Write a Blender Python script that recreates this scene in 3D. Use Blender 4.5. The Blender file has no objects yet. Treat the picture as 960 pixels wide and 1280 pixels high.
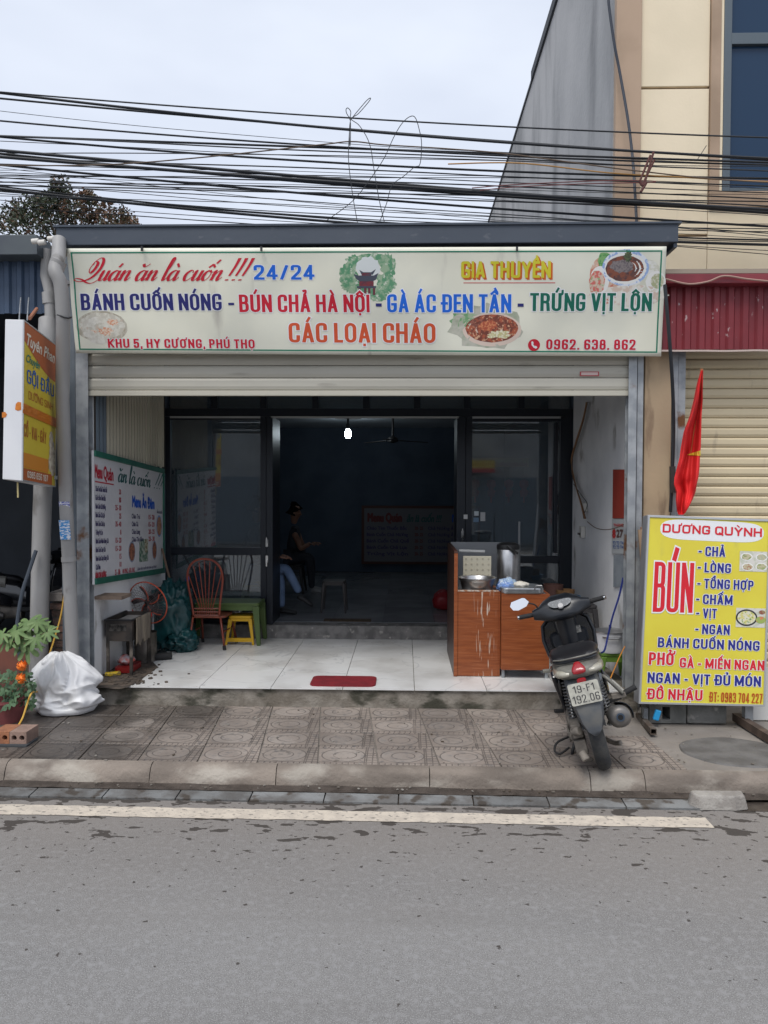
import bpy, math, random, unicodedata
from mathutils import Vector, Matrix, Euler, noise
random.seed(7)
sc = bpy.context.scene
COL = sc.collection
PI = math.pi
rad = math.radians
# ------------------------------------------------------------------ camera
H = 1.95
ROT = Matrix.Rotation(rad(1.56), 3, 'Z') @ Matrix.Rotation(rad(90 - 1.49), 3, 'X') @ Matrix.Rotation(rad(0.2), 3, 'Z')
cd = bpy.data.cameras.new('camera')
cd.sensor_fit = 'VERTICAL'; cd.sensor_height = 24; cd.lens = 18
cd.clip_start = .05; cd.clip_end = 600
cam = bpy.data.objects.new('camera', cd); COL.objects.link(cam)
CP = Vector((0, 0, H))
cam.matrix_world = Matrix.Translation(CP) @ ROT.to_4x4()
sc.camera = cam
# ------------------------------------------------------------------ world, sun, exposure
SUN_EL, SUN_AZ = 58, 200
w = bpy.data.worlds.new('World'); sc.world = w; w.use_nodes = True
nt = w.node_tree; nt.nodes.clear()
out = nt.nodes.new('ShaderNodeOutputWorld'); bg = nt.nodes.new('ShaderNodeBackground')
sky = nt.nodes.new('ShaderNodeTexSky'); sky.sky_type = 'NISHITA'; sky.sun_disc = False
sky.sun_elevation = rad(SUN_EL); sky.sun_rotation = rad(SUN_AZ); sky.dust_density = 3
tc = nt.nodes.new('ShaderNodeTexCoord'); mp = nt.nodes.new('ShaderNodeMapping'); mp.inputs['Scale'].default_value = (1, 1, 2.6)
nz = nt.nodes.new('ShaderNodeTexNoise'); nz.inputs['Scale'].default_value = 2.2; nz.inputs['Detail'].default_value = 4
cr = nt.nodes.new('ShaderNodeValToRGB')
cr.color_ramp.elements[0].position = .3; cr.color_ramp.elements[0].color = (4.35, 4.72, 5.55, 1)
cr.color_ramp.elements[1].position = .75; cr.color_ramp.elements[1].color = (5.95, 6.3, 6.95, 1)
mx = nt.nodes.new('ShaderNodeMix'); mx.data_type = 'RGBA'; mx.inputs['Factor'].default_value = .86
nt.links.new(tc.outputs['Generated'], mp.inputs['Vector']); nt.links.new(mp.outputs[0], nz.inputs['Vector'])
nt.links.new(nz.outputs['Fac'], cr.inputs[0]); nt.links.new(sky.outputs[0], mx.inputs[6]); nt.links.new(cr.outputs[0], mx.inputs[7])
nt.links.new(mx.outputs[2], bg.inputs[0]); nt.links.new(bg.outputs[0], out.inputs[0])
bg.inputs[1].default_value = .115
sl = bpy.data.lights.new('sun', 'SUN'); sl.energy = 1.5; sl.angle = rad(25); sl.color = (1, .97, .92)
so = bpy.data.objects.new('sun', sl); COL.objects.link(so)
# light travels from behind-left of the camera and high above
sdir = Vector((math.sin(rad(SUN_AZ)) * math.cos(rad(SUN_EL)), math.cos(rad(SUN_AZ)) * math.cos(rad(SUN_EL)), math.sin(rad(SUN_EL))))
so.rotation_euler = sdir.to_track_quat('Z', 'Y').to_euler(); so.location = (0, -5, 20)
sc.view_settings.view_transform = 'Standard'; sc.view_settings.look = 'None'
sc.view_settings.exposure = .55; sc.view_settings.gamma = 1
sc.cycles.max_bounces = 6; sc.cycles.transparent_max_bounces = 12

# ------------------------------------------------------------------ where a line of sight meets a plane of the place
def _ray(px, py): return ROT @ Vector(((px - 480) / 960, (640 - py) / 960, -1))
def P(px, py, Y): d = _ray(px, py); return CP + d * (Y / d.y)
def G(px, py, z): d = _ray(px, py); return CP + d * ((z - H) / d.z)
def SX(px, py, X): d = _ray(px, py); return CP + d * (X / d.x)
def X_(px, Y, py=615): return P(px, py, Y).x
def Z_(py, Y, px=480): return P(px, py, Y).z

# ------------------------------------------------------------------ materials
MATS = {}
def mat(name, col, rough=.6, metal=0, col2=None, ns=4, lo=.35, hi=.65, det=5, bump=0, bs=60, col3=None, ns3=14, lo3=.55, hi3=.7,
        st=(1, 1, 1), st3=None, rnd=0, coat=0, trans=0, alpha=1, emit=0, sub=0, bst=None, spec=.5, coords='world'):
    if name in MATS: return MATS[name]
    m = bpy.data.materials.new(name); MATS[name] = m; m.use_nodes = True
    n = m.node_tree.nodes; L = m.node_tree.links; b = n['Principled BSDF']
    c4 = lambda c: (c[0], c[1], c[2], 1)
    b.inputs['Base Color'].default_value = c4(col); b.inputs['Roughness'].default_value = rough; b.inputs['Metallic'].default_value = metal
    b.inputs['Coat Weight'].default_value = coat; b.inputs['Transmission Weight'].default_value = trans; b.inputs['Alpha'].default_value = alpha
    b.inputs['Specular IOR Level'].default_value = spec
    if emit: b.inputs['Emission Color'].default_value = c4(col); b.inputs['Emission Strength'].default_value = emit
    if coords == 'world': vec = n.new('ShaderNodeNewGeometry').outputs['Position']
    else: vec = n.new('ShaderNodeTexCoord').outputs['Object']
    def nzt(scale, stretch, d):
        mp = n.new('ShaderNodeMapping'); mp.inputs['Scale'].default_value = stretch; L.new(vec, mp.inputs[0])
        t = n.new('ShaderNodeTexNoise'); t.inputs['Scale'].default_value = scale; t.inputs['Detail'].default_value = d
        L.new(mp.outputs[0], t.inputs[0]); return t.outputs['Fac']
    def ramp(f, a, bb):
        r = n.new('ShaderNodeMapRange'); r.interpolation_type = 'SMOOTHSTEP'; r.inputs['From Min'].default_value = a; r.inputs['From Max'].default_value = bb
        L.new(f, r.inputs[0]); return r.outputs[0]
    cur = None
    def mix(f, A, B):
        x = n.new('ShaderNodeMix'); x.data_type = 'RGBA'; L.new(f, x.inputs[0])
        if hasattr(A, 'is_linked'): L.new(A, x.inputs[6])
        else: x.inputs[6].default_value = c4(A)
        x.inputs[7].default_value = c4(B); return x.outputs[2]
    cur = col
    if col2: cur = mix(ramp(nzt(ns, st, det), lo, hi), cur, col2)
    if col3: cur = mix(ramp(nzt(ns3, st3 or st, det), lo3, hi3), cur, col3)
    if rnd:
        oi = n.new('ShaderNodeObjectInfo'); hs = n.new('ShaderNodeHueSaturation')
        mr = n.new('ShaderNodeMapRange'); mr.inputs['To Min'].default_value = 1 - rnd; mr.inputs['To Max'].default_value = 1 + rnd
        L.new(oi.outputs['Random'], mr.inputs[0]); L.new(mr.outputs[0], hs.inputs['Value'])
        if hasattr(cur, 'is_linked'): L.new(cur, hs.inputs['Color'])
        else: hs.inputs['Color'].default_value = c4(cur)
        cur = hs.outputs[0]
    if hasattr(cur, 'is_linked'): L.new(cur, b.inputs['Base Color'])
    if bump:
        bp = n.new('ShaderNodeBump'); bp.inputs['Strength'].default_value = bump; bp.inputs['Distance'].default_value = .01
        L.new(nzt(bs, bst or (1, 1, 1), 4), bp.inputs['Height']); L.new(bp.outputs[0], b.inputs['Normal'])
    return m

# ------------------------------------------------------------------ mesh builder
WLD = {}
def wl(o): return WLD.get(o.name, Vector((0, 0, 0)))
def link(name, me, parent, loc):
    o = bpy.data.objects.new(name, me); COL.objects.link(o)
    if parent is not None: o.parent = parent; o.location = Vector(loc) - wl(parent)
    else: o.location = loc
    WLD[o.name] = Vector(loc); return o
class MB:
    def __init__(s): s.v = []; s.f = []; s.m = []; s.k = 0
    def add(s, vs, fs):
        b = len(s.v); s.v += [tuple(v) for v in vs]; s.f += [tuple(i + b for i in f) for f in fs]; s.m += [s.k] * len(fs); return s
    def box(s, lo, hi, M=None):
        (a, b, c), (d, e, f) = lo, hi
        vs = [Vector(p) for p in ((a,b,c),(d,b,c),(d,e,c),(a,e,c),(a,b,f),(d,b,f),(d,e,f),(a,e,f))]
        if M is not None: vs = [M @ v for v in vs]
        return s.add(vs, [(0,3,2,1),(4,5,6,7),(0,1,5,4),(1,2,6,5),(2,3,7,6),(3,0,4,7)])
    def bar(s, p0, p1, w, h, up=(0, 0, 1)):
        p0, p1 = Vector(p0), Vector(p1); d = (p1 - p0).normalized(); x = d.cross(Vector(up))
        if x.length < 1e-4: x = d.cross(Vector((1, 0, 0)))
        x.normalize(); z = x.cross(d)
        vs = [p + x * a * w / 2 + z * b * h / 2 for p in (p0, p1) for a, b in ((-1,-1),(1,-1),(1,1),(-1,1))]
        return s.add(vs, [(0,3,2,1),(4,5,6,7),(0,1,5,4),(1,2,6,5),(2,3,7,6),(3,0,4,7)])
    def tube(s, pts, r, n=8, closed=False, cap=True):
        pts = [Vector(p) for p in pts]; N = len(pts)
        rs = r if isinstance(r, (list, tuple)) else [r] * N
        up = None; rings = []
        for i, p in enumerate(pts):
            a = pts[(i - 1) % N] if (closed or i) else p; b = pts[(i + 1) % N] if (closed or i < N - 1) else p
            t = (b - a)
            t = t.normalized() if t.length > 1e-9 else Vector((0, 0, 1))
            if up is None:
                up = t.cross(Vector((0, 0, 1)))
                if up.length < .05: up = t.cross(Vector((1, 0, 0)))
            up = (up - t * up.dot(t)).normalized(); y = t.cross(up)
            rings.append([p + (up * math.cos(2*PI*k/n) + y * math.sin(2*PI*k/n)) * rs[i] for k in range(n)])
        vs = [v for rg in rings for v in rg]; fs = []
        for i in range(N if closed else N - 1):
            j = (i + 1) % N
            for k in range(n): fs.append((i*n+k, i*n+(k+1)%n, j*n+(k+1)%n, j*n+k))
        if cap and not closed: fs += [tuple(range(n))[::-1], tuple((N-1)*n+k for k in range(n))]
        return s.add(vs, fs)
    def lathe(s, prof, c=(0, 0, 0), n=24, M=None):
        vs = []; fs = []
        for r, z in prof:
            for k in range(n): vs.append(Vector((r*math.cos(2*PI*k/n), r*math.sin(2*PI*k/n), z)))
        for i in range(len(prof) - 1):
            for k in range(n): fs.append((i*n+k, i*n+(k+1)%n, (i+1)*n+(k+1)%n, (i+1)*n+k))
        vs = [(M @ v if M is not None else v) + Vector(c) for v in vs]
        return s.add(vs, fs)
    def prism(s, poly, fn0, fn1):
        n = len(poly); vs = [fn0(*p) for p in poly] + [fn1(*p) for p in poly]
        return s.add(vs, [tuple(range(n)), tuple(range(2*n-1, n-1, -1))] + [(i, i+n, (i+1)%n+n, (i+1)%n) for i in range(n)])
    def loft(s, secs, n=16, cap=True):
        # secs: (centre, x-vector, z-vector, power)
        vs = []; fs = []
        for c, ax, az, pw in secs:
            c = Vector(c); ax = Vector(ax); az = Vector(az)
            for k in range(n):
                a = 2*PI*k/n; ca, sa = math.cos(a), math.sin(a)
                vs.append(c + ax * math.copysign(abs(ca)**(2/pw), ca) + az * math.copysign(abs(sa)**(2/pw), sa))
        N = len(secs)
        for i in range(N-1):
            for k in range(n): fs.append((i*n+k, i*n+(k+1)%n, (i+1)*n+(k+1)%n, (i+1)*n+k))
        if cap: fs += [tuple(range(n))[::-1], tuple((N-1)*n+k for k in range(n))]
        return s.add(vs, fs)
    def mesh(s, name, m, off=Vector((0, 0, 0)), smooth=False):
        me = bpy.data.meshes.new(name); me.from_pydata([tuple(Vector(v) - off) for v in s.v], [], s.f)
        for x in (m if isinstance(m, (list, tuple)) else [m]): me.materials.append(x)
        me.polygons.foreach_set('material_index', s.m)
        if smooth: me.polygons.foreach_set('use_smooth', [True] * len(s.f))
        me.update(); return me
    def build(s, name, m, parent=None, local=False, smooth=False, bev=0, seg=2, subd=0, auto=0):
        if parent is not None and not local: off = wl(parent); loc = off
        elif parent is not None: off = Vector((0, 0, 0)); loc = wl(parent)
        else:
            xs = [v[0] for v in s.v]; ys = [v[1] for v in s.v]; zs = [v[2] for v in s.v]
            off = Vector(((min(xs)+max(xs))/2, (min(ys)+max(ys))/2, min(zs))); loc = off
        me = s.mesh(name, m, off, smooth)
        o = link(name, me, parent, loc)
        if bev:
            md = o.modifiers.new('bevel', 'BEVEL'); md.width = bev; md.segments = seg; md.limit_method = 'ANGLE'; md.angle_limit = rad(35)
        if subd:
            md = o.modifiers.new('subsurf', 'SUBSURF'); md.levels = subd; md.render_levels = subd
        if auto:
            try: me.set_sharp_from_angle(angle=rad(auto))
            except Exception: pass
        return o
def tag(o, label=None, cat=None, group=None, kind=None):
    if label: o['label'] = label
    if cat: o['category'] = cat
    if group: o['group'] = group
    if kind: o['kind'] = kind
    return o
def thing(name, label, cat, loc, group=None):
    o = bpy.data.objects.new(name, None); COL.objects.link(o); o.location = loc; o.empty_display_size = .1
    WLD[o.name] = Vector(loc); return tag(o, label, cat, group)
def put(name, me, parent, loc, rot=None):
    o = link(name, me, parent, loc)
    if rot is not None: o.rotation_euler = rot
    return o
def copy_tree(o, parent=None):
    c = o.copy(); COL.objects.link(c); c.parent = parent
    for ch in list(o.children): copy_tree(ch, c)
    return c
def smooth_pts(pts, k=6):
    pts = [Vector(p) for p in pts]; r = []
    for i in range(len(pts) - 1):
        a = pts[max(i-1, 0)]; b = pts[i]; c = pts[i+1]; d = pts[min(i+2, len(pts)-1)]
        for j in range(k):
            t = j / k
            r.append(.5*((2*b) + (c-a)*t + (2*a-5*b+4*c-d)*t*t + (3*b-a-3*c+d)*t**3))
    r.append(pts[-1]); return r

# ------------------------------------------------------------------ lettering: a bold gothic drawn stroke by stroke
O_ = 'O'
GL = {
 'A': (.56, [[(.04,0),(.47,1)],[(.96,0),(.53,1)],[(.22,.25),(.78,.25)]]),
 'B': (.52, [[(0,0),(0,1)],[(0,1),(.93,1),(.93,.53),(0,.53)],[(0,.53),(1,.53),(1,0),(0,0)]]),
 'C': (.52, [[(1,.73),(1,1),(0,1),(0,0),(1,0),(1,.27)]]),
 'D': (.54, [[(0,0),(0,1)],[(0,1),(1,1),(1,0),(0,0)]]),
 'Đ': (.56, [[(.08,0),(.08,1)],[(.08,1),(1,1),(1,0),(.08,0)],[(-.16,.5),(.42,.5)]]),
 'E': (.42, [[(0,0),(0,1)],[(0,1),(1,1)],[(0,.52),(.9,.52)],[(0,0),(1,0)]]),
 'F': (.42, [[(0,0),(0,1)],[(0,1),(1,1)],[(0,.52),(.9,.52)]]),
 'G': (.53, [[(1,.75),(1,1),(0,1),(0,0),(1,0),(1,.4)],[(.62,.44),(1,.44)]]),
 'H': (.54, [[(0,0),(0,1)],[(1,0),(1,1)],[(0,.52),(1,.52)]]),
 'I': (.17, [[(.5,0),(.5,1)]]),
 'K': (.56, [[(0,0),(0,1)],[(.1,.4),(.98,1)],[(.34,.6),(1,0)]]),
 'L': (.41, [[(0,0),(0,1)],[(0,0),(1,0)]]),
 'M': (.7, [[(0,0),(0,1)],[(1,0),(1,1)],[(.03,1),(.47,.12)],[(.97,1),(.53,.12)]]),
 'N': (.55, [[(0,0),(0,1)],[(1,0),(1,1)],[(.03,1),(.97,0)]]),
 'O': (.54, [O_]),
 'P': (.5, [[(0,0),(0,1)],[(0,1),(1,1),(1,.44),(0,.44)]]),
 'Q': (.55, [O_, [(.6,.16),(1.02,-.08)]]),
 'R': (.53, [[(0,0),(0,1)],[(0,1),(.96,1),(.96,.5),(0,.5)],[(.5,.5),(.9,.46),(.98,0)]]),
 'S': (.5, [[(1,.79),(1,1),(0,1),(0,.56),(1,.46),(1,0),(0,0),(0,.21)]]),
 'T': (.48, [[(0,1),(1,1)],[(.5,0),(.5,1)]]),
 'U': (.54, [[(0,1),(0,0),(1,0),(1,1)]]),
 'V': (.54, [[(.02,1),(.47,0)],[(.98,1),(.53,0)]]),
 'X': (.54, [[(0,1),(1,0)],[(1,1),(0,0)]]),
 'Y': (.54, [[(0,1),(.5,.42)],[(1,1),(.5,.42)],[(.5,.45),(.5,0)]]),
 'Z': (.48, [[(0,1),(1,1)],[(1,1),(0,0)],[(0,0),(1,0)]]),
 '0': (.48, [O_]),
 '1': (.34, [[(.85,0),(.85,1)],[(.8,.98),(0,.8)]]),
 '2': (.48, [[(0,.76),(0,1),(1,1),(1,.6),(.05,.06)],[(0,0),(1,0)]]),
 '3': (.48, [[(0,.81),(0,1),(1,1),(1,.54),(.45,.54)],[(.45,.54),(1,.54),(1,0),(0,0),(0,.19)]]),
 '4': (.5, [[(.72,0),(.72,1)],[(.68,1),(0,.26)],[(0,.23),(1,.23)]]),
 '5': (.48, [[(.04,1),(.95,1)],[(.04,1),(.02,.5)],[(.02,.58),(1,.64),(1,0),(0,0),(0,.18)]]),
 '6': (.48, [[(1,.84),(1,1),(0,1),(0,0),(1,0),(1,.55),(0,.55)]]),
 '7': (.44, [[(0,1),(1,1)],[(.98,1),(.35,0)]]),
 '8': (.48, [[(.5,.53),(.06,.53),(.06,1),(.94,1),(.94,.53),(.5,.53)],[(.5,.53),(0,.53),(0,0),(1,0),(1,.53),(.5,.53)]]),
 '9': (.48, [[(0,.16),(0,0),(1,0),(1,1),(0,1),(0,.45),(1,.45)]]),
 '-': (.3, [[(.2,.4),(.8,.4)]]), '.': (.16, [[(.5,0),(.5,.02)]]), ',': (.16, [[(.6,.02),(.3,-.16)]]),
 ':': (.16, [[(.5,.1),(.5,.13)],[(.5,.6),(.5,.63)]]), '/': (.4, [[(.95,1),(.05,0)]]), ' ': (.2, []),
 '!': (.17, [[(.5,1),(.5,.33)],[(.5,0),(.5,.03)]]),
}
def _round(pts, R):
    if len(pts) < 3: return pts
    o = [pts[0]]
    for i in range(1, len(pts)-1):
        a, b, c = Vector(pts[i-1]), Vector(pts[i]), Vector(pts[i+1])
        r = min(R, (a-b).length*.5, (c-b).length*.5)
        p = b + (a-b).normalized()*r; q = b + (c-b).normalized()*r
        for k in range(6):
            t = k/5; o.append(p*(1-t)**2*1 + b*2*t*(1-t) + q*t*t)
    o.append(pts[-1]); return [Vector(p) for p in o]
def _stroke(mb, pts, hw, hh, z, emit, closed=False, ext=True, clamp=True, fat=0):
    pts = [Vector(p) for p in pts]; n = len(pts); L = []
    if not closed and ext:
        d = (pts[0]-pts[1]).normalized(); pts[0] = pts[0] + Vector((d.x*hw, d.y*hh))
        d = (pts[-1]-pts[-2]).normalized(); pts[-1] = pts[-1] + Vector((d.x*hw, d.y*hh))
    q_ = []
    for i in range(n if closed else n-1):
        a, b = pts[i], pts[(i+1) % n]; k = max(1, int((b-a).length/.24))
        q_ += [a.lerp(b, j/k) for j in range(k)]
    if not closed: q_.append(pts[-1])
    pts = q_; n = len(pts)
    for i, p in enumerate(pts):
        a = pts[(i-1) % n] if (closed or i) else p; b = pts[(i+1) % n] if (closed or i < n-1) else p
        t = (b-a).normalized(); nn = Vector((-t.y, t.x))
        for sg in (1, -1):
            q = p + Vector((nn.x*hw, nn.y*hh))*sg
            if clamp: q.y = min(max(q.y, -fat), 1+fat)
            L.append(emit(q.x, q.y, z))
    fs = [(2*i, 2*i+1, 2*((i+1) % n)+1, 2*((i+1) % n)) for i in range(n if closed else n-1)]
    mb.add(L, fs)
MARK = {'\u0301': [[(.48,1.17),(.68,1.34)]], '\u0300': [[(.58,1.1),(.34,1.3)]], '\u0302': [[(.15,1.1),(.5,1.25)],[(.5,1.25),(.85,1.1)]],
        '\u0306': [[(.2,1.27),(.35,1.1),(.65,1.1),(.8,1.27)]], '\u0303': [[(.1,1.12),(.3,1.24),(.7,1.12),(.9,1.24)]],
        '\u0309': [[(.35,1.3),(.62,1.34),(.62,1.2),(.48,1.1)]], '\u0323': [[(.5,-.2),(.5,-.19)]], '\u031b': [[(.98,.98),(1.25,1.0),(1.25,1.2)]]}
def glyphs(mb, s, F, x0, x1, y0, h, wf=1., hw=.078, hh=.07, fat=0., z=.001, gap=.085, R=.2, shear=0, slope=0):
    """s between x0 and x1 on frame F; stroke half widths in cap heights; fat grows a halo"""
    items = []
    for ch in s:
        d = unicodedata.normalize('NFD', ch); base = d[0]; items.append((base, d[1:]))
    tot = 0
    for b, m in items: tot += GL[b][0]*wf + (gap if b != ' ' else gap*.4) + (.07 if '\u031b' in m else 0)
    tot -= gap; sx = (x1-x0)/(tot*h); x = 0
    for gi, (b, m) in enumerate(items):
        W = GL[b][0]*wf; k = 0
        if b == 'I': W = GL[b][0]
        hv = min(hw, .5*W) if b in 'I.,:!' else hw
        def put_(pts, closed=False, clamp=True, hv=hv, hh=hh, W=W, x=x, rr=R):
            nonlocal k
            q = [Vector((hv + u*(W-2*hv), hh + v*(1-2*hh))) for u, v in pts]
            q = _round(q, rr) if not closed else q
            em = lambda X, Y, Z: F(x0 + (x + X + shear*Y)*sx*h, y0 + Y*h + slope*(x+X)*sx*h, Z)
            _stroke(mb, q, hv+fat, hh+fat, z + (gi % 2)*.0005*(fat > 0) + k*.00008, em, closed, True, clamp, fat); k += 1
        for st in GL[b][1]:
            if st == O_:
                a = [];rx = min(R, .5*(W-2*hv))
                w_, h_ = W-2*hv, 1-2*hh
                for cx, cy, a0 in ((w_-rx, h_-R, 0), (rx, h_-R, 90), (rx, R, 180), (w_-rx, R, 270)):
                    for t in range(6):
                        an = rad(a0+18*t); a.append(((cx+rx*math.cos(an))/w_, (cy+R*math.sin(an))/h_))
                put_(a, True)
            else: put_(st, False, not (b == 'Q' or b == ','))
        for c in m:
            mk = MARK.get(c, [])
            up = .0
            if c in '\u0301\u0300\u0309' and '\u0302' in m: up = .1
            for st in mk:
                uu = [(u + (.25 if up else 0), v+up) for u, v in st] if up else st
                kk = .062
                put_(uu, False, False, kk, kk, max(W, .36) if b != 'I' else W if c == '\u0323' else .36, x if (b != 'I' or c == '\u0323') else x-.1, .1)
        x += W + (gap if b != ' ' else gap*.4) + (.07 if '\u031b' in m else 0)
def sign_text(par, s, F, x0, x1, y0, h, m, halo=None, hf=.05, **kw):
    if halo:
        mb = MB(); glyphs(mb, s, F, x0, x1, y0, h, fat=hf, z=.0026, **kw); mb.build('lettering_outline', halo, par)
    mb = MB(); glyphs(mb, s, F, x0, x1, y0, h, z=.0042, **kw); return mb.build('lettering', m, par)
# small print with the built-in typeface, thickened by close copies
def print_text(par, s, F, x0, y0, h, m, x1=None, bold=.05, shear=0, z=.0015, name='lettering', sx=.7):
    c = bpy.data.curves.new('t', 'FONT'); c.body = s; c.size = 1; c.shear = shear; c.resolution_u = 3
    o = bpy.data.objects.new('t', c); COL.objects.link(o)
    dg = bpy.context.evaluated_depsgraph_get(); me = bpy.data.meshes.new_from_object(o.evaluated_get(dg))
    vs = [v.co.copy() for v in me.vertices]; fs = [tuple(p.vertices) for p in me.polygons]
    bpy.data.objects.remove(o); bpy.data.curves.remove(c); bpy.data.meshes.remove(me)
    if not vs: return
    mb = MB(); wmax = max(v.x for v in vs); wmin = min(v.x for v in vs)
    k = h/.70
    kx = (x1-x0)/(wmax-wmin) if x1 is not None else k*sx
    offs = [(0, 0)] if not bold else [(-bold/2, 0), (bold/2, 0), (0, bold/2), (0, -bold/2)]
    for i, (dx, dy) in enumerate(offs):
        mb.add([F(x0 + (v.x-wmin)*kx + dx*k, y0 + (v.y+dy)*k, z + i*.00012) for v in vs], fs)
    return mb.build(name, m, par)
# running hand: strokes drawn with a pointed pen, heavy on the way down
HAND = {
 'u': (.8, [[(0,.5),(.1,.98),(.14,.85),(.13,.2),(.24,0),(.4,.12),(.54,.6),(.58,1),(.57,.2),(.67,0),(.86,.35)]]),
 'a': (.84, [[(.6,.82),(.42,1),(.16,.8),(.07,.4),(.2,0),(.4,.1),(.57,.55),(.62,1),(.6,.2),(.7,0),(.9,.35)]]),
 'n': (.82, [[(0,.5),(.1,.98),(.14,.85),(.13,0)],[(.13,.05),(.2,.5),(.4,.95),(.54,.95),(.57,.7),(.55,.2),(.65,0),(.86,.35)]]),
 'l': (.42, [[(0,.3),(.26,1.4),(.3,2.1),(.2,2.25),(.12,1.9),(.11,.3),(.2,0),(.42,.35)]]),
 'c': (.64, [[(.54,.75),(.5,.95),(.34,1),(.12,.75),(.07,.35),(.2,0),(.42,.05),(.68,.38)]]),
 'o': (.7, [[(.34,1),(.12,.8),(.07,.35),(.24,0),(.48,.2),(.54,.7),(.36,1.0),(.5,.85),(.76,.85)]]),
 'Q': (1.45, [[(.5,1.55),(.55,1.9),(.8,1.75),(.8,1.2),(.6,.75),(.4,1.1),(.5,1.8),(.85,2.25),(1.15,2.0),(1.22,1.2),(.95,.4),(.5,.02),(.1,-.1),(-.35,.02),(-.3,.22),(.2,.1),(.7,-.2),(1.15,-.25),(1.5,.1)]]),
 ' ': (.45, []), '!': (.52, [[(.14,2.2),(.16,1.4),(.1,.45)],[(.07,.12),(.08,.0)]]),
}
HM = {'\u0301': [[(.4,1.32),(.55,1.7)]], '\u0300': [[(.5,1.32),(.25,1.68)]], '\u0306': [[(.1,1.65),(.3,1.35),(.62,1.65)]], '\u0302': [[(.12,1.28),(.36,1.6)],[(.36,1.6),(.58,1.28)]]}
def hand_text(par, s, F, x0, x1, y0, h, m, slant=.42, thick=.12, thin=.035, z=.002, slope=0):
    mb = MB(); items = [(unicodedata.normalize('NFD', c)[0], unicodedata.normalize('NFD', c)[1:]) for c in s]
    tot = sum(HAND[b][0] for b, _ in items); sx = (x1-x0)/(tot*h); x = 0
    for b, ms in items:
        st = list(HAND[b][1]); k = 0
        for c in ms:
            up = .35 if (c == '\u0301' and '\u0302' in ms) else 0
            st += [[(u+.15*(up > 0), v+up) for u, v in q] for q in HM.get(c, [])]
        for q in st:
            pts = smooth_pts([(u, v, 0) for u, v in q], 7) if len(q) > 2 else [Vector((u, v, 0)) for u, v in q]
            n = len(pts); vs = []
            for i, p in enumerate(pts):
                t = pts[min(i+1, n-1)] - pts[max(i-1, 0)]; t.normalize()
                dn = max(-t.y, 0)**1.2 if b != '!' else .6 + .5*(1-i/max(n-1, 1))
                if len(q) == 2: dn = .6
                wd = (thin + (thick-thin)*dn)/2*1.15
                if b == '!' and p.y < .2: wd = thick*.6
                nn = Vector((-t.y, t.x, 0))
                for sg in (1, -1):
                    a = p + nn*wd*sg; vs.append(F(x0 + (x+a.x+slant*a.y)*sx*h, y0 + a.y*h + slope*(x+a.x)*sx*h, z+k*.0001))
            mb.add(vs, [(2*i, 2*i+1, 2*i+3, 2*i+2) for i in range(n-1)]); k += 1
        x += HAND[b][0]
    return mb.build('lettering', m, par)
def frame(o, ex, ey, disp=None):
    o = Vector(o); ex = Vector(ex).normalized(); ey = Vector(ey).normalized(); ez = ex.cross(ey).normalized()
    if disp: return lambda x, y, z: o + ex*x + ey*y + ez*(z + disp(x, y))
    return lambda x, y, z: o + ex*x + ey*y + ez*z
def blob(par, F, cx, cy, rx, ry, m, z=.001, n=28, jag=0, name='picture', seed=0, ring=None, mats=None):
    mb = MB(); rr = random.Random(seed); K = 5; pr_ = []
    for k in range(n):
        a = 2*PI*k/n; q = 1 + jag*(rr.random()-.5)*2
        pr_.append((rx*q*math.cos(a), ry*q*math.sin(a)))
    vs = [F(cx, cy, z)] + [F(cx+x*j/K, cy+y*j/K, z) for j in range(1, K+1) for x, y in pr_]
    mb.add(vs, [(0, 1+k, 1+(k+1) % n) for k in range(n)] + [(1+(j-1)*n+k, 1+j*n+k, 1+j*n+(k+1) % n, 1+(j-1)*n+(k+1) % n) for j in range(1, K) for k in range(n)])
    return mb.build(name, m, par)
def panel(par, F, x0, y0, x1, y1, m, z=.001, name='print', nx=1, ny=1):
    mb = MB(); vs = [F(x0+(x1-x0)*i/nx, y0+(y1-y0)*j/ny, z) for j in range(ny+1) for i in range(nx+1)]
    mb.add(vs, [(j*(nx+1)+i, j*(nx+1)+i+1, (j+1)*(nx+1)+i+1, (j+1)*(nx+1)+i) for j in range(ny) for i in range(nx)])
    return mb.build(name, m, par)
# ================================================================== materials used in many places
def thin_glass(name, tint, gloss=.9, rough=.02):
    m = bpy.data.materials.new(name); m.use_nodes = True; n = m.node_tree.nodes; L = m.node_tree.links; n.clear()
    o = n.new('ShaderNodeOutputMaterial'); t = n.new('ShaderNodeBsdfTransparent'); g = n.new('ShaderNodeBsdfGlossy'); x = n.new('ShaderNodeMixShader')
    f = n.new('ShaderNodeFresnel'); f.inputs[0].default_value = 1.52; t.inputs[0].default_value = (*tint, 1); g.inputs['Roughness'].default_value = rough
    mu = n.new('ShaderNodeMath'); mu.operation = 'MULTIPLY'; mu.inputs[1].default_value = 4
    L.new(f.outputs[0], mu.inputs[0]); L.new(mu.outputs[0], x.inputs[0]); L.new(t.outputs[0], x.inputs[1]); L.new(g.outputs[0], x.inputs[2]); df = n.new('ShaderNodeBsdfDiffuse'); df.inputs[0].default_value = (.34, .40, .45, 1); x2 = n.new('ShaderNodeMixShader'); x2.inputs[0].default_value = .08
    L.new(x.outputs[0], x2.inputs[1]); L.new(df.outputs[0], x2.inputs[2]); L.new(x2.outputs[0], o.inputs[0])
    return m
M_concrete = mat('concrete', (.26, .235, .21), .9, col2=(.17, .15, .13), ns=3, bump=.5, bs=70, col3=(.36, .33, .3), ns3=9, lo3=.58, hi3=.72)
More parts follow.
